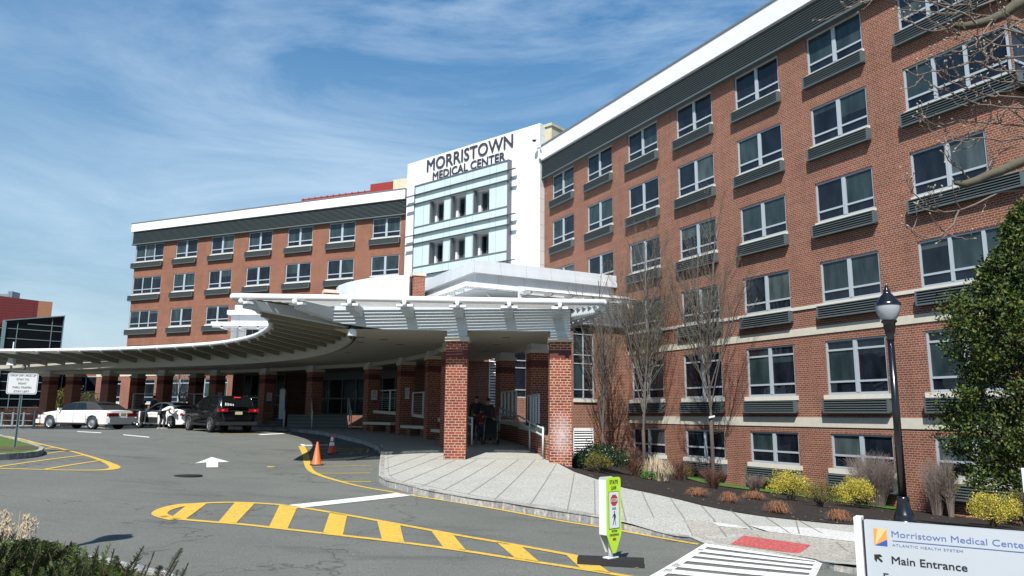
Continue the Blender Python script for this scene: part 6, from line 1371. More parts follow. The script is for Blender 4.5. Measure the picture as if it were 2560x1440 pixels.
# ================= cameras and lamp posts =================
q=atz(881,817,ZS); t=thing('dome_camera','white hanging dome security camera under the near left corner of the canopy soffit','camera',(q.x,q.y,ZS))
mb=MB(); mb.tube([(0,0,0),(0,0,-.1)],.03,8); mb.build('stem',M['sign_black'],t); mb=MB(); mb.lathe([(.03,-.06),(.10,-.09),(.135,-.14),(.14,-.27),(.12,-.29)],18); mb.build('housing',M['white_plain'],t); mb=MB(); mb.lathe([(.115,-.285),(.09,-.35),(.04,-.385),(0,-.39)],16); mb.build('dome',M['black'],t)
q=atz(61,912,ZS); t=thing('dome_camera','small grey dome camera under the far left end of the canopy','camera',(q.x,q.y,ZS)); mb=MB(); mb.lathe([(.04,0),(.10,-.06),(.11,-.2),(.06,-.28),(0,-.3)],14); mb.build('housing',M['steel'],t)
q=aty(28,905,44); t=thing('flood_light','white box light hanging from the far left canopy bracket','lamp',tuple(q)); mb=MB(); mb.mesh([(-.12,-.1,.25),(.12,-.1,.25),(.22,-.1,-.2),(-.22,-.1,-.2),(-.12,.15,.25),(.12,.15,.25),(.22,.15,-.2),(-.22,.15,-.2)],[(3,2,1,0),(4,5,6,7),(0,1,5,4),(2,3,7,6),(1,2,6,5),(3,0,4,7)]); mb.build('housing',M['sign_white'],t); mb=MB(); mb.box(-.03,.03,0,.05,.25,1.2); mb.build('hanger',M['fascia'],t)
M['globe']=bpy.data.materials.new('frosted_globe'); M['globe'].use_nodes=True; b=M['globe'].node_tree.nodes['Principled BSDF']; b.inputs['Base Color'].default_value=(.36,.38,.40,1); b.inputs['Roughness'].default_value=.18; b.inputs['Transmission Weight'].default_value=.25
def street_lamp(loc,label,rz=0,H=4.3,lean=0):
    t=thing('street_lamp',label,'street lamp',loc,rz,'black lantern street lamps by the drive')
    k=H/4.3
    mb=MB(); mb.lathe([(.20,-.3),(.20,.05),(.19,.08),(.20,.12),(.185,.15),(.17,.17),(.175,.22),(.15,.27),(.115,.36),(.10,.46),(.095,.50),(.105,.52),(.085,.55),(.07,.56)],24); mb.build('base',M['black'],t)
    mb=MB(); mb.tube([(0,0,.5),(0,0,3.28)],[.068,.055],16); mb.build('pole',M['black'],t)
    mb=MB(); mb.lathe([(.06,3.25),(.075,3.27),(.06,3.30),(.085,3.42),(.10,3.50),(.10,3.56),(.13,3.58),(.13,3.61)],20); mb.build('collar',M['black'],t)
    mb=MB(); mb.lathe([(.10,3.60),(.16,3.68),(.195,3.78),(.205,3.86),(.20,3.90)],24); mb.build('globe',M['globe'],t)
    mb=MB(); mb.lathe([(.215,3.88),(.215,3.92),(.19,3.945),(.17,3.97),(.12,4.05),(.07,4.10),(.055,4.14),(.065,4.16),(.04,4.18),(.03,4.21),(.035,4.23),(.012,4.27),(0,4.34)],24); mb.build('finial_cap',M['black'],t)
    return t
g0_=None
lampz=-1.72; r_=ray(2262,1303); kk=lampz/r_.z; street_lamp((r_.x*kk,r_.y*kk,Bz(r_.x*kk,r_.y*kk)+.0),'black street lamp with a frosted globe standing in the mulch bed at the right')
tz_=G(-6.6,8.4); street_lamp((-6.72,8.5,tz_),'black street lamp just outside the left edge, seen only by its shadow on the road')
# ================= vegetation =================
M['bark']=mat('grey_brown_bark',(.085,.062,.048),.9,var=.35,vscale=14,bump=.5,bscale=30); M['bark_mag']=mat('mossy_magnolia_bark',(.075,.066,.042),.85,var=.35,vscale=10,bump=.4,bscale=25)
M['twig']=mat('pale_twig',(.17,.125,.10),.8,var=.25,vscale=8); M['twig_pear']=mat('pear_twig',(.115,.10,.088),.85,var=.25,vscale=8); M['bud']=mat('yellow_green_bud',(.22,.20,.06),.7); M['bud_mag']=mat('furry_magnolia_bud',(.34,.31,.24),.8)
def leafmats(n,cs,rough=.45,spec=.4): 
    return [mat(f'{n}_{i}',c,rough,spec=spec) for i,c in enumerate(cs)]
def bpt(x,y): return gpt(x,y,Bz)
def rot_to(d,rnd,ang):
    d=d.normalized(); a=d.cross(Vector((rnd.uniform(-1,1),rnd.uniform(-1,1),rnd.uniform(-1,1)))).normalized(); return (d*math.cos(ang)+a*math.sin(ang)).normalized()
def bare_tree(base,top,wid,label,seed,trunk_h,r0=.085,n_lead=9,group='bare callery pear trees in front of the right wing',dens=1.08,buds=True):
    rnd=random.Random(seed); t=thing('bare_tree',label,'tree',tuple(base),0,group); H=top
    tr_=MB(); tr_.tube([(0,0,-.3),(0,0,.05),(.01,0,trunk_h*.5),(-.01,.01,trunk_h)],[r0*1.35,r0*1.05,r0*.92,r0*.9],10); tr_.build('trunk',M['bark'],t)
    br=MB(); bd=MB(); tips=[]
    def grow(p,d,L,r,dep):
        n=4; pts=[p]; q=p; dd=d
        for i in range(n):
            dd=(dd+Vector((rnd.gauss(0,.07),rnd.gauss(0,.07),.13 if dep>0 else .05))).normalized(); q=q+dd*L/n; pts.append(q)
        br.tube(pts,[r*(1-.62*i/n) for i in range(n+1)],5 if r>.012 else 3,0,cap=False)
        if dep<3 and L>.25:
            k=int((6 if dep==0 else 4 if dep==1 else 2)*dens*(L/1.5)**.5+1)
            for j in range(k):
                f=rnd.uniform(.18,.97); i=min(int(f*n),n-1); pp=pts[i].lerp(pts[i+1],f*n-i); d2=rot_to((pts[i+1]-pts[i]),rnd,rnd.uniform(.35,.75)); d2.z=abs(d2.z)*.6+.35
                lim=1-f*.45
                grow(pp,d2.normalized(),L*rnd.uniform(.32,.55)*lim,r*.38*(1-.4*f)+.0019,dep+1)
        if dep>=2 and buds:
            for j in range(3):
                c=pts[rnd.randint(1,n)]; s=rnd.uniform(.012,.024); o=rot_to(dd,rnd,.8)*s
                bd.face([c,c+o+Vector((0,s*.5,0)),c+o*1.6+Vector((0,0,s)),c+Vector((s*.4,0,s*.8))])
    zc=trunk_h
    lead=[(0,0,1)]+[(math.cos(a),math.sin(a),0) for a in [2*math.pi*(i+rnd.random()*.6)/(n_lead-1) for i in range(n_lead-1)]]
    # central leader
    grow(Vector((0,0,trunk_h)),Vector((0,0,1)),(H-trunk_h)*.98,r0*.75,0)
    for i in range(1,n_lead*2):
        a=rnd.uniform(0,2*math.pi); f=(i/(n_lead*2))**1.1*.62; z=trunk_h+(H-trunk_h)*f*.75; sp=wid/2*rnd.uniform(.75,1.25)
        Lb=(H-z)*rnd.uniform(.55,.85)*(1-.25*f); out=min(.95,sp/Lb*1.15); d=Vector((math.cos(a)*out,math.sin(a)*out,math.sqrt(max(1-out**2,.1))))
        grow(Vector((0,0,z)),d,Lb,r0*.42*(1-.5*f),0 if i<n_lead else 1)
    br.build('branches',M['twig_pear'],t)
    if buds: bd.build('buds',M['bud'],t)
    return t
def along(px,out):
    r=ray(px,1000); n=(-math.cos(RA),-math.sin(RA)); ox,oy=RPx+n[0]*out,RPy+n[1]*out; k=(n[0]*ox+n[1]*oy)/(n[0]*r.x+n[1]*r.y); x,y=r.x*k,r.y*k; return Vector((x,y,Bz(x,y)))
b3=along(1776,2.3)

def zat(px,py,b): r=ray(px,py); k=math.hypot(b.x,b.y)/math.hypot(r.x,r.y); return r.z*k-b.z
bare_tree(b3,zat(1760,545,b3),2.9,'tallest bare tree, with a white tag tied where its trunk forks',3,zat(1775,1045,b3),.085)
b2=along(1607,2.4); bare_tree(b2,zat(1600,590,b2),2.6,'middle bare tree, dense and upright, nearest the white canopy side',7,zat(1605,1075,b2),.085,dens=1.45)
b1=Vector((aty(1507,1110,b2.y+1.5).x,b2.y+1.5,0)); b1.z=Bz(b1.x,b1.y); bare_tree(b1,zat(1505,700,b1),1.9,'smallest bare tree, rising behind the dark round holly bush',12,zat(1507,1085,b1),.075,n_lead=8)
q=b3+Vector((0,-.10,zat(1775,1042,b3))); mb=MB(); mb.obox((0,0,0),(.13,.01,.03),(0,.03,0),(-.004,0,.035)); mb.tube([(-.12,0,-.02),(-.06,.1,0),(.05,.1,.03),(.12,0,.04)],.012,6); o=mb.build('tree_tag',M['sign_white']); o.location=q; mark(o,'white tag strapped round the fork of the tallest bare tree','tree tag')
bb=aty(449,1020,54); bare_tree(Vector((bb.x,54,-1.0)),4.3,2.4,'small bare tree between two shaded pillars in front of the left wing',21,.9,.09,group=None,n_lead=8,dens=.7)
# big magnolia leaning in from outside the right edge
def px3(x,y,D): return aty(x,y,D)
MG=thing('magnolia_tree','bare magnolia reaching in from the upper right corner with thick cut limbs and fuzzy buds','tree')
D=6.6
tb=Vector((9.2,6.2,-2.0)); mb=MB(); mb.tube([tb,tb+Vector((.0,.05,1.5)),tb+Vector((-.15,.1,3.2)),tb+Vector((-.2,.2,5.5)),tb+Vector((-.1,.1,8))],[.26,.21,.18,.13,.05],12); mb.build('trunk',M['bark_mag'],MG)
def limb(pl,radii):
    mb=MB(); mb.tube(pl,radii,10); return mb.build('limb',M['bark_mag'],MG)
l1=[px3(*p,D) for p in [(2384,63),(2412,66),(2445,60),(2475,52),(2505,38),(2535,16),(2560,2),(2640,-45)]]+[tb+Vector((-.2,.1,5.6))]
limb(l1,[.028,.040,.043,.047,.052,.056,.06,.07,.10])
l2=[px3(*p,D) for p in [(2387,457),(2412,461),(2440,452),(2470,438),(2500,428),(2530,414),(2560,402),(2680,350)]]+[tb+Vector((-.15,.1,3.4))]
limb(l2,[.018,.038,.04,.042,.045,.048,.052,.06,.09])
TW_=[[(2520,-14),(2440,18),(2380,15),(2300,5),(2240,-6)],[(2600,64),(2480,40),(2420,32),(2350,33),(2290,28),(2237,22)],[(2384,63),(2372,72),(2350,76),(2310,74),(2285,62),(2269,51)],[(2362,70),(2400,90),(2450,105),(2500,115),(2620,112)],
 [(2620,136),(2520,145),(2470,155),(2420,157),(2380,170),(2330,178),(2290,190),(2271,178)],[(2435,153),(2470,170),(2510,178),(2620,180)],[(2620,245),(2500,240),(2450,235),(2410,220),(2375,205),(2350,185)],[(2620,275),(2500,268),(2450,262),(2400,245),(2365,225),(2330,215)],
 [(2620,322),(2500,310),(2440,305),(2400,300),(2350,312),(2310,305),(2286,292)],[(2620,470),(2500,480),(2440,510),(2400,525),(2360,530),(2320,515),(2280,480),(2268,438)],[(2398,525),(2385,560),(2350,590),(2310,598),(2280,580),(2272,566)],[(2600,140),(2545,95),(2522,60),(2532,10),(2520,-30)],
 [(2240,2),(2200,-6),(2160,4),(2130,16),(2108,8)],[(2480,52),(2440,110),(2400,130),(2360,128)],[(2620,200),(2560,212),(2500,205),(2440,190),(2400,195),(2360,180)],[(2620,350),(2560,345),(2500,352),(2450,345),(2400,350),(2370,340),(2350,352)],[(2440,60),(2400,30),(2340,10),(2300,-10)],[(2620,90),(2560,85),(2500,70),(2460,85),(2410,100),(2370,95)],[(2620,225),(2540,200),(2480,140),(2470,100),(2455,70)],
 [(2450,450),(2480,400),(2520,370),(2620,360)],[(2430,455),(2400,420),(2370,400),(2355,380)],[(2620,30),(2560,48),(2500,90),(2460,120),(2430,128)],[(2560,300),(2520,270),(2480,300),(2430,330),(2390,370)]]
tw=MB(); bu=MB(); rnd=random.Random(4)
def budat(p,d,s=.018):
    tw.tube([p,p+d*s*1.0,p+d*s*2.2],[s*.45,s*.62,s*.1],5,1)
def twig(pts,r,dep):
    P=[Vector(p) for p in pts]; P2_=smooth_line([tuple(p) for p in []],0) if False else None
    Q=[P[0]]
    for a,b in zip(P[:-1],P[1:]): Q+=[a.lerp(b,.5)+Vector((rnd.gauss(0,.006),rnd.gauss(0,.012),rnd.gauss(0,.006))),b]
    tw.tube(Q,[r*(1-.6*i/(len(Q)-1)) for i in range(len(Q))],5,0,cap=False)
    budat(Q[-1],(Q[-1]-Q[-2]).normalized(),.013)
    if dep<2:
        L=sum((b-a).length for a,b in zip(Q[:-1],Q[1:])); k=int(L*(6.0 if dep==0 else 4.5))+(1 if dep==0 else 0)
        for _ in range(k):
            i=rnd.randint(1,len(Q)-2) if len(Q)>2 else 0; p=Q[i]; d=(Q[i+1]-Q[i]).normalized(); d2=rot_to(d,rnd,rnd.uniform(.5,1.1)); l=rnd.uniform(.10,.30)*(1 if dep==0 else .55)
            c=[p]; 
            for s in range(4): d2=(d2+Vector((0,0,.22))+Vector((rnd.gauss(0,.12),rnd.gauss(0,.12),rnd.gauss(0,.12)))).normalized(); p=p+d2*l/4; c.append(p)
            twig(c,r*.6,dep+1)
for i,pl in enumerate(TW_):
    if pl[0][0]<pl[-1][0]: pl=pl[::-1] if pl[0][0]<2400 and pl[-1][0]>2500 else pl
    dd=D+rnd.uniform(-.7,.7) if i not in (2,3,9,10) else D
    twig([px3(x,y,dd+ (x-2400)*.001) for x,y in pl],.0105,0)
tw.build('twigs',[M['twig'],M['bud_mag']],MG)
# ---- leafy plants ----
def leaves(mb,centres,n,sig,size,rnd,nm,up=.3,aspect=.55):
    for c,s in centres:
        for _ in range(n):
            d=Vector((rnd.gauss(0,1),rnd.gauss(0,1),rnd.gauss(0,1))); d=d*(min(1,1.7/max(d.length,.01))); p=c+Vector((d.x*sig*s,d.y*sig*s,d.z*sig*s*.8)); L=size*rnd.uniform(.6,1.3)
            a=(Vector((rnd.gauss(0,1),rnd.gauss(0,1),rnd.gauss(0,1)+up))+d*.35).normalized(); b=a.cross(Vector((rnd.gauss(0,1),rnd.gauss(0,1),rnd.gauss(0,1)))).normalized()*L*aspect*.5
            mb.face([p-b*.3,p+a*L*.5-b,p+a*L,p+a*L*.5+b],rnd.randrange(nm))
def bush(base,rx,rz,label,name,cat,mats,n_cl,n_lf,size,seed,group=None,stem=True,asp=.55,flat=.8,ry=None,up=.3):
    rnd=random.Random(seed); ry=ry or rx; t=thing(name,label,cat,tuple(base),0,group); cs_=[]
    for _ in range(n_cl):
        a=rnd.uniform(0,2*math.pi); u=rnd.uniform(-.25,1); s=math.sqrt(max(0,1-u*u)); rr=rnd.uniform(.62,1.0)*(1+.14*math.sin(3*a+seed)+.1*math.sin(5*a+2*u))
        cs_.append((Vector((math.cos(a)*s*rx*rr,math.sin(a)*s*ry*rr,rz*.42+u*rz*.55*rr)),rnd.uniform(.7,1.3)))
    mb=MB(); leaves(mb,cs_,n_lf,rx*.17,size,rnd,len(mats),up,asp); mb.build('foliage',mats,t)
    if stem:
        mb=MB()
        for c,_ in cs_[::max(1,n_cl//24)]: mb.tube([(0,0,-.1),Vector((c.x*.3,c.y*.3,c.z*.45)),c],[.02,.012,.006],4,cap=False)
        mb.build('stems',M['bark'],t)
    return t
HOL=leafmats('holly_leaf',[(.018,.042,.012),(.03,.065,.016),(.012,.030,.010)],.3,.5)
MAGL=leafmats('evergreen_leaf',[(.036,.068,.012),(.060,.094,.015),(.015,.034,.009),(.105,.12,.022)],.5,.22)
GOLD=leafmats('golden_foliage',[(.55,.43,.045),(.70,.57,.10),(.40,.34,.035),(.20,.23,.03)],.6,.3)
OLV=leafmats('olive_leaf',[(.13,.13,.025),(.20,.18,.03),(.09,.085,.03)],.7,.2)
BRN=leafmats('dry_brown_leaf',[(.15,.06,.03),(.11,.045,.025),(.20,.09,.045)],.8,.1)
GRN=leafmats('fresh_green_leaf',[(.05,.16,.03),(.08,.20,.04)],.6,.3)
# large evergreen at the right edge
eb=aty(2672,1250,15.2); eb=Vector((eb.x,15.2,0)); eb.z=Bz(min(eb.x,12),15.2)
ET=thing('evergreen_tree','dense glossy green evergreen tree filling the right edge in front of the brick wing','tree',tuple(eb))
rnd=random.Random(9); cs_=[]
Ht=aty(2640,525,15.2).z-eb.z; RX=1.80
for ii in range(900):
    f=rnd.random()**.9; z=1.0+f*(Ht-1.0); prof=min(1,(Ht-z)/(Ht*.42))**.75*(.78+.22*min(1,z/(Ht*.3)))*(1+.10*math.sin(z*3.1)+.07*math.sin(z*7+1)); a=rnd.uniform(0,2*math.pi); rr=RX*max(prof,.07)*(rnd.uniform(.78,1.03) if ii%4 else rnd.uniform(.3,.8))*(1+.13*math.sin(4*a+z*2)+.09*math.sin(7*a-z*3.3))
    cs_.append((Vector((math.cos(a)*rr,math.sin(a)*rr,z)),rnd.uniform(.6,1.7)))
mb=MB(); leaves(mb,cs_,115,.15,.080,rnd,4,.5); mb.build('crown',MAGL,ET)
mb=MB(); mb.tube([(0,0,-.3),(0,0,1.5),(0,0,Ht*.85)],[.14,.11,.03],10); mb.build('trunk',M['bark'],ET)
mb=MB()
for c,_ in cs_[::7]: mb.tube([(0,0,max(.2,c.z*.75)),c*.6+Vector((0,0,c.z*.3)),c],[.035,.02,.008],4,cap=False)
mb.build('branches',M['bark'],ET)
def blob(px,py_base,pxw,pyt,Y=None):
    """ground point and half width / height from the photo"""
    g=bpt(px,py_base)
    if (RPx-g.x)*math.cos(RA)+(RPy-g.y)*math.sin(RA)<.45 and px>1575: g=along(px,.5)
    d=math.hypot(g.x,g.y); s=F_PX/(g.y*math.cos(PITCH)); return g,pxw/s/2,zat(px,pyt,g)
g,rx,h=blob(1500,1178,130,1112); bush(g+Vector((0,.4,0)),rx*1.0,h*1.0,'dark glossy round holly bush against the brick wall below the small bare tree','holly_bush','bush',HOL,120,90,.05,1)
g,rx,h=blob(1492,1182,62,1132); bush(g,rx,h,'yellow green twiggy bush in front of the dark holly bush','olive_bush','bush',OLV,60,60,.035,2)
g,rx,h=blob(1447,1172,36,1135); bush(g,rx,h,'small dark evergreen bush at the foot of the right pillar','holly_bush','bush',HOL,40,60,.045,3)
for i,(px,pb,w_,pt,lab) in enumerate([(1978,1252,100,1178,'golden cypress bush under the third basement window, left of the olive bush'),(2142,1270,96,1195,'golden cypress bush between the olive bush and the street lamp'),(2484,1316,112,1228,'golden cypress bush behind the blue lettered sign, at the far right')]):
    g,rx,h=blob(px,pb,w_,pt); bush(g,rx*.95,h*1.0,lab,'golden_cypress','bush',GOLD,95,72,.048,20+i,'golden cypress bushes in the mulch bed',asp=.38,up=.8)
g,rx,h=blob(2052,1268,90,1205); bush(g,rx,h,'loose olive green bush between the two left golden cypresses','olive_bush','bush',OLV,70,52,.032,31)
g,rx,h=blob(2530,1285,100,1208); bush(g,rx,h,'olive brown bush under the evergreen tree at the right edge','olive_bush','bush',OLV,60,60,.04,32)
g,rx,h=blob(1622,1200,36,1180); bush(g,rx,h,'small fresh green plant at the foot of the pale dry grass clump','green_plant','plant',GRN,26,40,.05,33,stem=False,up=1.5)
g,rx,h=blob(1713,1200,36,1165); bush(g,rx,h,'small olive plant beside the brown twiggy shrub under the wall','olive_bush','plant',OLV,30,40,.035,34)
M['drygrass']=mat('dry_grass_blade',(.46,.36,.24),.8); M['drygrass2']=mat('pale_dry_grass_blade',(.58,.48,.34),.8); M['rustgrass']=mat('rust_brown_grass',(.22,.10,.05),.9); M['rustgrass2']=mat('light_rust_grass',(.30,.15,.08),.9)
def tuft(base,r,h,label,name,mats,n,seed,droop=1.0,w_=.010,group=None,cat='grass clump'):
    rnd=random.Random(seed); t=thing(name,label,cat,tuple(base),0,group); mb=MB()
    for i in range(n):
        a=rnd.uniform(0,2*math.pi); rr=r*rnd.uniform(.3,1.1)*(1+.2*math.sin(3*a+seed)); H=h*rnd.uniform(.7,1.1)*(1-.25*(rr/r)**2); p=Vector((rnd.gauss(0,r*.22),rnd.gauss(0,r*.18),0)); 
        P=[p,p+Vector((math.cos(a)*rr*.25,math.sin(a)*rr*.25,H*.62)),p+Vector((math.cos(a)*rr*.62,math.sin(a)*rr*.62,H)),p+Vector((math.cos(a)*rr,math.sin(a)*rr,H*(1-.55*droop)))]
        s=Vector((-math.sin(a),math.cos(a),0))*w_; m_=rnd.randrange(len(mats))
        for k,(u,v) in enumerate(zip(P[:-1],P[1:])): mb.face([u-s*(1-.3*k),u+s*(1-.3*k),v+s*(.7-.3*k),v-s*(.7-.3*k)],m_)
    mb.build('blades',mats,t); return t
g,rx,h=blob(1642,1202,74,1152); tuft(g,rx*1.1,h*1.15,'pale tan dry ornamental grass clump in the mulch bed near the middle bare tree','dry_grass',[M['drygrass'],M['drygrass2']],620,5,.9,.009)
for i,(px,pb,w_,pt,lab) in enumerate([(1743,1242,62,1217,'low rusty mound of dead grass, first from the left along the path'),(1823,1258,48,1228,'low rusty mound of dead grass, second from the left, rounder and higher'),(1886,1250,62,1226,'low flat rusty mound of dead grass set back toward the wall'),(1943,1285,64,1250,'sprawling rusty mound of dead grass in front of the left golden cypress'),(2098,1304,68,1272,'rusty mound of dead grass below the middle golden cypress')]):
    g,rx,h=blob(px,pb,w_,pt); tuft(g,rx*1.0,h*.95,lab,'rusty_grass_mound',[M['rustgrass'],M['rustgrass2']],560,40+i,1.1,.006,'rusty mounds of dead grass along the path')
def twiggy(base,r,h,label,mats,n,seed,group=None,leafm=None,upright=.8,rt=.006):
    rnd=random.Random(seed); t=thing('twiggy_shrub',label,'shrub',tuple(base),0,group); mb=MB(); lf=MB()
    for i in range(n):
        a=rnd.uniform(0,2*math.pi); rr=r*rnd.uniform(.1,1.0)**.7; p=Vector((math.cos(a)*rr*.25,math.sin(a)*rr*.25,-.03)); e=Vector((math.cos(a)*rr,math.sin(a)*rr,h*rnd.uniform(.7,1.05)*(1-.15*(rr/r)))); m1=p.lerp(e,.5)+Vector((-math.cos(a)*rr*.15,-math.sin(a)*rr*.15,0)); mb.tube([p,m1,e],[rt,rt*.7,rt*.35],3,cap=False)
        for k in range(6):
            f=rnd.uniform(.35,.95); q=m1.lerp(e,(f-.5)*2) if f>.5 else p.lerp(m1,f*2); d=rot_to(e-m1,rnd,rnd.uniform(.3,.8)); d.z=abs(d.z); l=h*rnd.uniform(.10,.22); mb.tube([q,q+d*l],[rt*.45,rt*.2],3,cap=False)
            if leafm and rnd.random()<.8:
                c=q+d*l*rnd.random(); s=.016; b_=Vector((rnd.gauss(0,1),rnd.gauss(0,1),rnd.gauss(0,1))).normalized()*s; c_=b_.cross(Vector((rnd.gauss(0,1),rnd.gauss(0,1),1))).normalized()*s; lf.face([c-b_,c-c_,c+b_,c+c_],rnd.randrange(len(leafm)))
    mb.build('stems',mats,t)
    if leafm: lf.build('leaves',leafm,t)
    return t
M['greytwig']=mat('grey_twig',(.24,.19,.17),.85); M['browntwig']=mat('red_brown_twig',(.13,.06,.045),.85)
for i,(px,pb,w_,pt,m_,lf_,lab) in enumerate([(1590,1192,62,1140,'browntwig',BRN,'brown barberry shrub right of the dark holly bush'),(1696,1202,60,1148,'browntwig',BRN,'orange brown twiggy shrub right of the pale grass clump'),(1782,1222,70,1165,'browntwig',BRN,'red brown twiggy shrub at the foot of the tallest bare tree'),(1888,1232,56,1185,'greytwig',BRN,'small greyish twiggy shrub left of the first golden cypress'),
   (1590,1160,40,1115,'browntwig',None,'thin upright brown shrub against the first basement window'),(2172,1250,120,1128,'greytwig',None,'large bare grey hedge shrub in front of the fourth basement window'),(2318,1282,70,1140,'greytwig',None,'tall thin bare shrub between the street lamp and the evergreen tree'),(2352,1275,40,1140,'greytwig',OLV,'narrow bare shrub with a few leaves beside the last basement window'),(1725,1195,40,1160,'browntwig',OLV,'low olive and brown shrub beneath the second basement window')]):
    g,rx,h=blob(px,pb,w_,pt); twiggy(g,rx*1.15,h,lab,M[m_],130 if w_<100 else 420,60+i,None,lf_,rt=.008)
# planting behind the first pillars
q=aty(147,1020,57); bush(Vector((q.x,57,-1.1)),1.0,2.9,'olive green shrub seen between the first two pillars at the left','olive_bush','shrub',OLV,70,60,.10,71)
q=aty(205,1000,60); bush(Vector((q.x,60,-1.1)),1.2,3.0,'darker olive shrub behind the second pillar from the left','olive_bush','shrub',OLV+HOL,60,60,.11,72)
for k,(px,w_) in enumerate([(30,1.3),(68,1.4),(98,1.0)]): q=aty(px,1040,54); twiggy(Vector((q.x,54,-1.1)),w_,1.5,['brown bare hedge bush at the far left edge by the glass building','brown bare hedge bush behind the sign post','brown bare hedge bush beside the first pillar'][k],M['browntwig'],170,80+k,'bare hedge bushes by the glass building',rt=.018)
t=thing('rail_fence','low grey two rail fence in front of the bare hedge at the far left','fence')
for k in range(5): x=aty(5+k*27,1050,51).x; q=MB(); q.box(x-.06,x+.06,50.95,51.05,-1.1,-.05 if k!=3 else .1); q.build('post',M['galv'],t)
for z in (-.15,-.6): q=MB(); q.box(aty(-60,1050,51).x,aty(122,1050,51).x,50.98,51.02,z-.02,z+.02); q.build('rail',M['galv'],t)
# ---- foreground planting ----
YEW=leafmats('yew_needle',[(.045,.085,.018),(.075,.12,.026),(.11,.15,.035),(.025,.050,.012)],.4,.45)
def sprig(mb,p,d,L,rnd,ns=30,nl=.030):
    d=d.normalized(); side=d.cross(Vector((0,0,1))); side=side.normalized() if side.length>.05 else Vector((1,0,0)); rl=rnd.uniform(-.6,.6); up_=side.cross(d); side=(side*math.cos(rl)+up_*math.sin(rl)); n_=side.cross(d)
    P=[];q=p; dd=d
    for i in range(7): P.append(q); dd=(dd+Vector((rnd.gauss(0,.03),rnd.gauss(0,.03),.05))).normalized(); q=q+dd*L/6
    mb.tube(P,[.0035]*6+[.0015],4,4,cap=False)
    for i in range(ns):
        f=(i+.5)/ns; k=min(int(f*6),5); c=P[k].lerp(P[k+1],f*6-k); l=nl*(1-.25*abs(f-.4)-(.55*max(0,f-.85)/.15))*rnd.uniform(.8,1.1)
        for s in (-1,1):
            e=c+(side*s*.86+dd*.5+n_*rnd.uniform(-.25,.45)).normalized()*l; w_=dd*.0032; mb.face([c-w_,c+w_,e+w_*.6,e-w_*.6],rnd.choice([0,1,1,2,3]) )
def yew(centres,label,seed,tall):
    rnd=random.Random(seed); t=thing('yew_bush',label,'bush',(0,0,0)); mb=MB()
    for (px,py,Y,n,spread,hh) in centres:
        for _ in range(n):
            x=px+rnd.gauss(0,spread); y=py+abs(rnd.gauss(0,hh)); Yq=Y+rnd.gauss(0,.22); tip=aty(x,y,Yq); d=Vector((rnd.gauss(.25,.35),rnd.gauss(-.1,.3),rnd.uniform(.5,1.1))).normalized(); L=rnd.uniform(.14,.26); sprig(mb,tip-d*L,d,L,rnd)
    for (x0,y0,x1,y1,Y) in tall:
        a=aty(x0,y0,Y);b=aty(x1,y1,Y); sprig(mb,a,b-a,(b-a).length,rnd,ns=int((b-a).length*115),nl=.027)
    mb.build('foliage',YEW+[M['bark']],t)
    s=MB(); c=aty(150,1440,3.9); 
    for k in range(16): e=aty(rnd.uniform(-40,430),1440,3.9+rnd.uniform(-.2,.2)); s.tube([(c.x-.1,3.9,G(c.x,3.9)),((c.x+e.x)/2,3.9,-1.35),tuple(e)],[.03,.018,.006],5,cap=False)
    s.build('stems',M['bark'],t)
yew([(30,1352,3.9,210,75,22),(150,1380,3.9,160,60,20),(250,1418,3.8,110,60,18),(360,1455,3.8,60,60,16),(20,1420,3.7,120,80,25),(120,1440,3.6,120,80,20)],'dark green yew bush with upright feathery sprigs in the lower left corner',5,
 [(175,1440,188,1395,3.9),(195,1450,230,1415,3.8),(228,1420,253,1366,3.8),(262,1450,292,1372,3.8),(300,1450,365,1368,3.8),(318,1455,352,1388,3.7),(345,1470,398,1380,3.8),(395,1470,465,1376,3.8),(400,1480,452,1402,3.7),(425,1490,482,1414,3.7),(430,1480,447,1425,3.6),(120,1400,152,1362,3.9),(60,1372,85,1345,4.0),(20,1365,34,1336,4.0),(-5,1360,8,1330,4.0)])
RDL=leafmats('dark_red_leaf',[(.10,.012,.015),(.06,.01,.012)],.5,.4)
q=aty(143,1400,4.3); bush(Vector((q.x,4.3,q.z-.12)),.14,.16,'small dark red leafed sprig at the back of the yew bush','red_leaf_plant','plant',RDL,16,30,.03,90,stem=False)
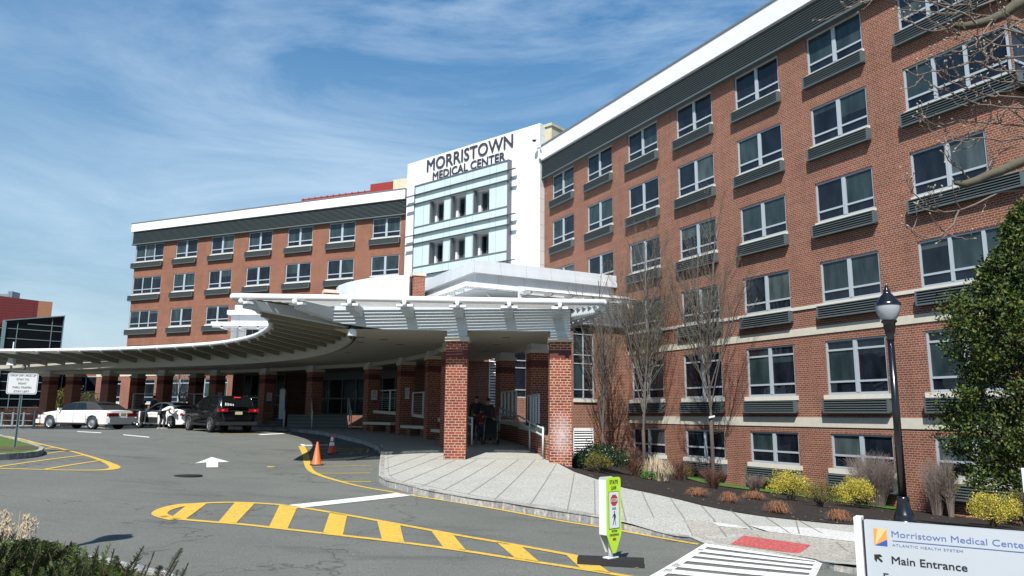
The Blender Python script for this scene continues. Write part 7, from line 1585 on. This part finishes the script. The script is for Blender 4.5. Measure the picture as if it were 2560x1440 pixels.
def drygrass(label):
    rnd=random.Random(15); t=thing('dry_grass',label,'grass clump',(0,0,0)); mb=MB(); hd_=MB()
    S=[(x,1290+rnd.uniform(-12,25),) for x in (2,8,15,22,30,48,52,57,60,64,68,72,80,90,-8,-16,-25,36)]
    for x,yt in S:
        x+=rnd.uniform(-3,3); Y=5.0+rnd.uniform(-.2,.2); a=aty(x-10-rnd.uniform(0,12),1400,Y); b=aty(x,yt,Y); m_=a.lerp(b,.5)+Vector((rnd.uniform(-.03,.03),0,0)); g0=Vector((a.x,a.y,G(a.x,a.y))); mb.tube([g0,a,m_,b],[.004,.0035,.003,.002],4,cap=False)
        if rnd.random()<.55:
            for k in range(22): c=b+Vector((rnd.gauss(0,.010),rnd.gauss(0,.01),-abs(rnd.gauss(0,.035)))); hd_.face([c,c+Vector((.006,0,.006)),c+Vector((rnd.uniform(-.02,.02),0,.022)),c+Vector((-.005,.003,.008))])
    for k in range(60):
        x=rnd.uniform(-30,60); Y=5.0; a=aty(x,1375,Y); e=aty(x+rnd.uniform(-30,35),1330+rnd.uniform(-20,25),Y+rnd.uniform(-.15,.15)); m_=a.lerp(e,.6)+Vector((0,0,.06)); g0=Vector((a.x,a.y,G(a.x,a.y))); mb.tube([g0,a,m_,e],[.003,.003,.0022,.001],3,cap=False)
    mb.build('stalks',M['drygrass2'],t); hd_.build('seed_heads',M['drygrass'],t)
drygrass('tan dry grass stalks with fluffy heads behind the yew at the left edge')
# mulch chips and litter on the bed
rnd=random.Random(77); mb=MB()
for _ in range(900):
    px,py=rnd.uniform(1450,2560),rnd.uniform(1185,1330); g=bpt(px,py)
    if not inside((g.x,g.y),bedpoly): continue
    a=rnd.uniform(0,6.3); s=rnd.uniform(.012,.035); d=Vector((math.cos(a)*s,math.sin(a)*s,rnd.uniform(-.3,.3)*s)); e=Vector((-math.sin(a)*.006,math.cos(a)*.006,0)); c=Vector((g.x,g.y,Bz(g.x,g.y)+.022)); mb.face([c-d-e,c+d-e,c+d+e,c-d+e],0 if rnd.random()<.75 else 1)
mark(mb.build('leaf_litter',[M['drygrass'],M['bark']]),kind='stuff')
rnd=random.Random(78); mb=MB()
for _ in range(2600):
    s_=rnd.uniform(-12.4,3); o_=rnd.uniform(.05,.95); x,y=rw(s_,o_); z=Bz(x,y)+.05; a=rnd.uniform(0,6.3); h=rnd.uniform(.03,.08); mb.face([(x-.006,y,z),(x+.006,y,z),(x+math.cos(a)*.03,y+math.sin(a)*.03,z+h)])
mark(mb.build('grass',GRN[0]),kind='stuff')
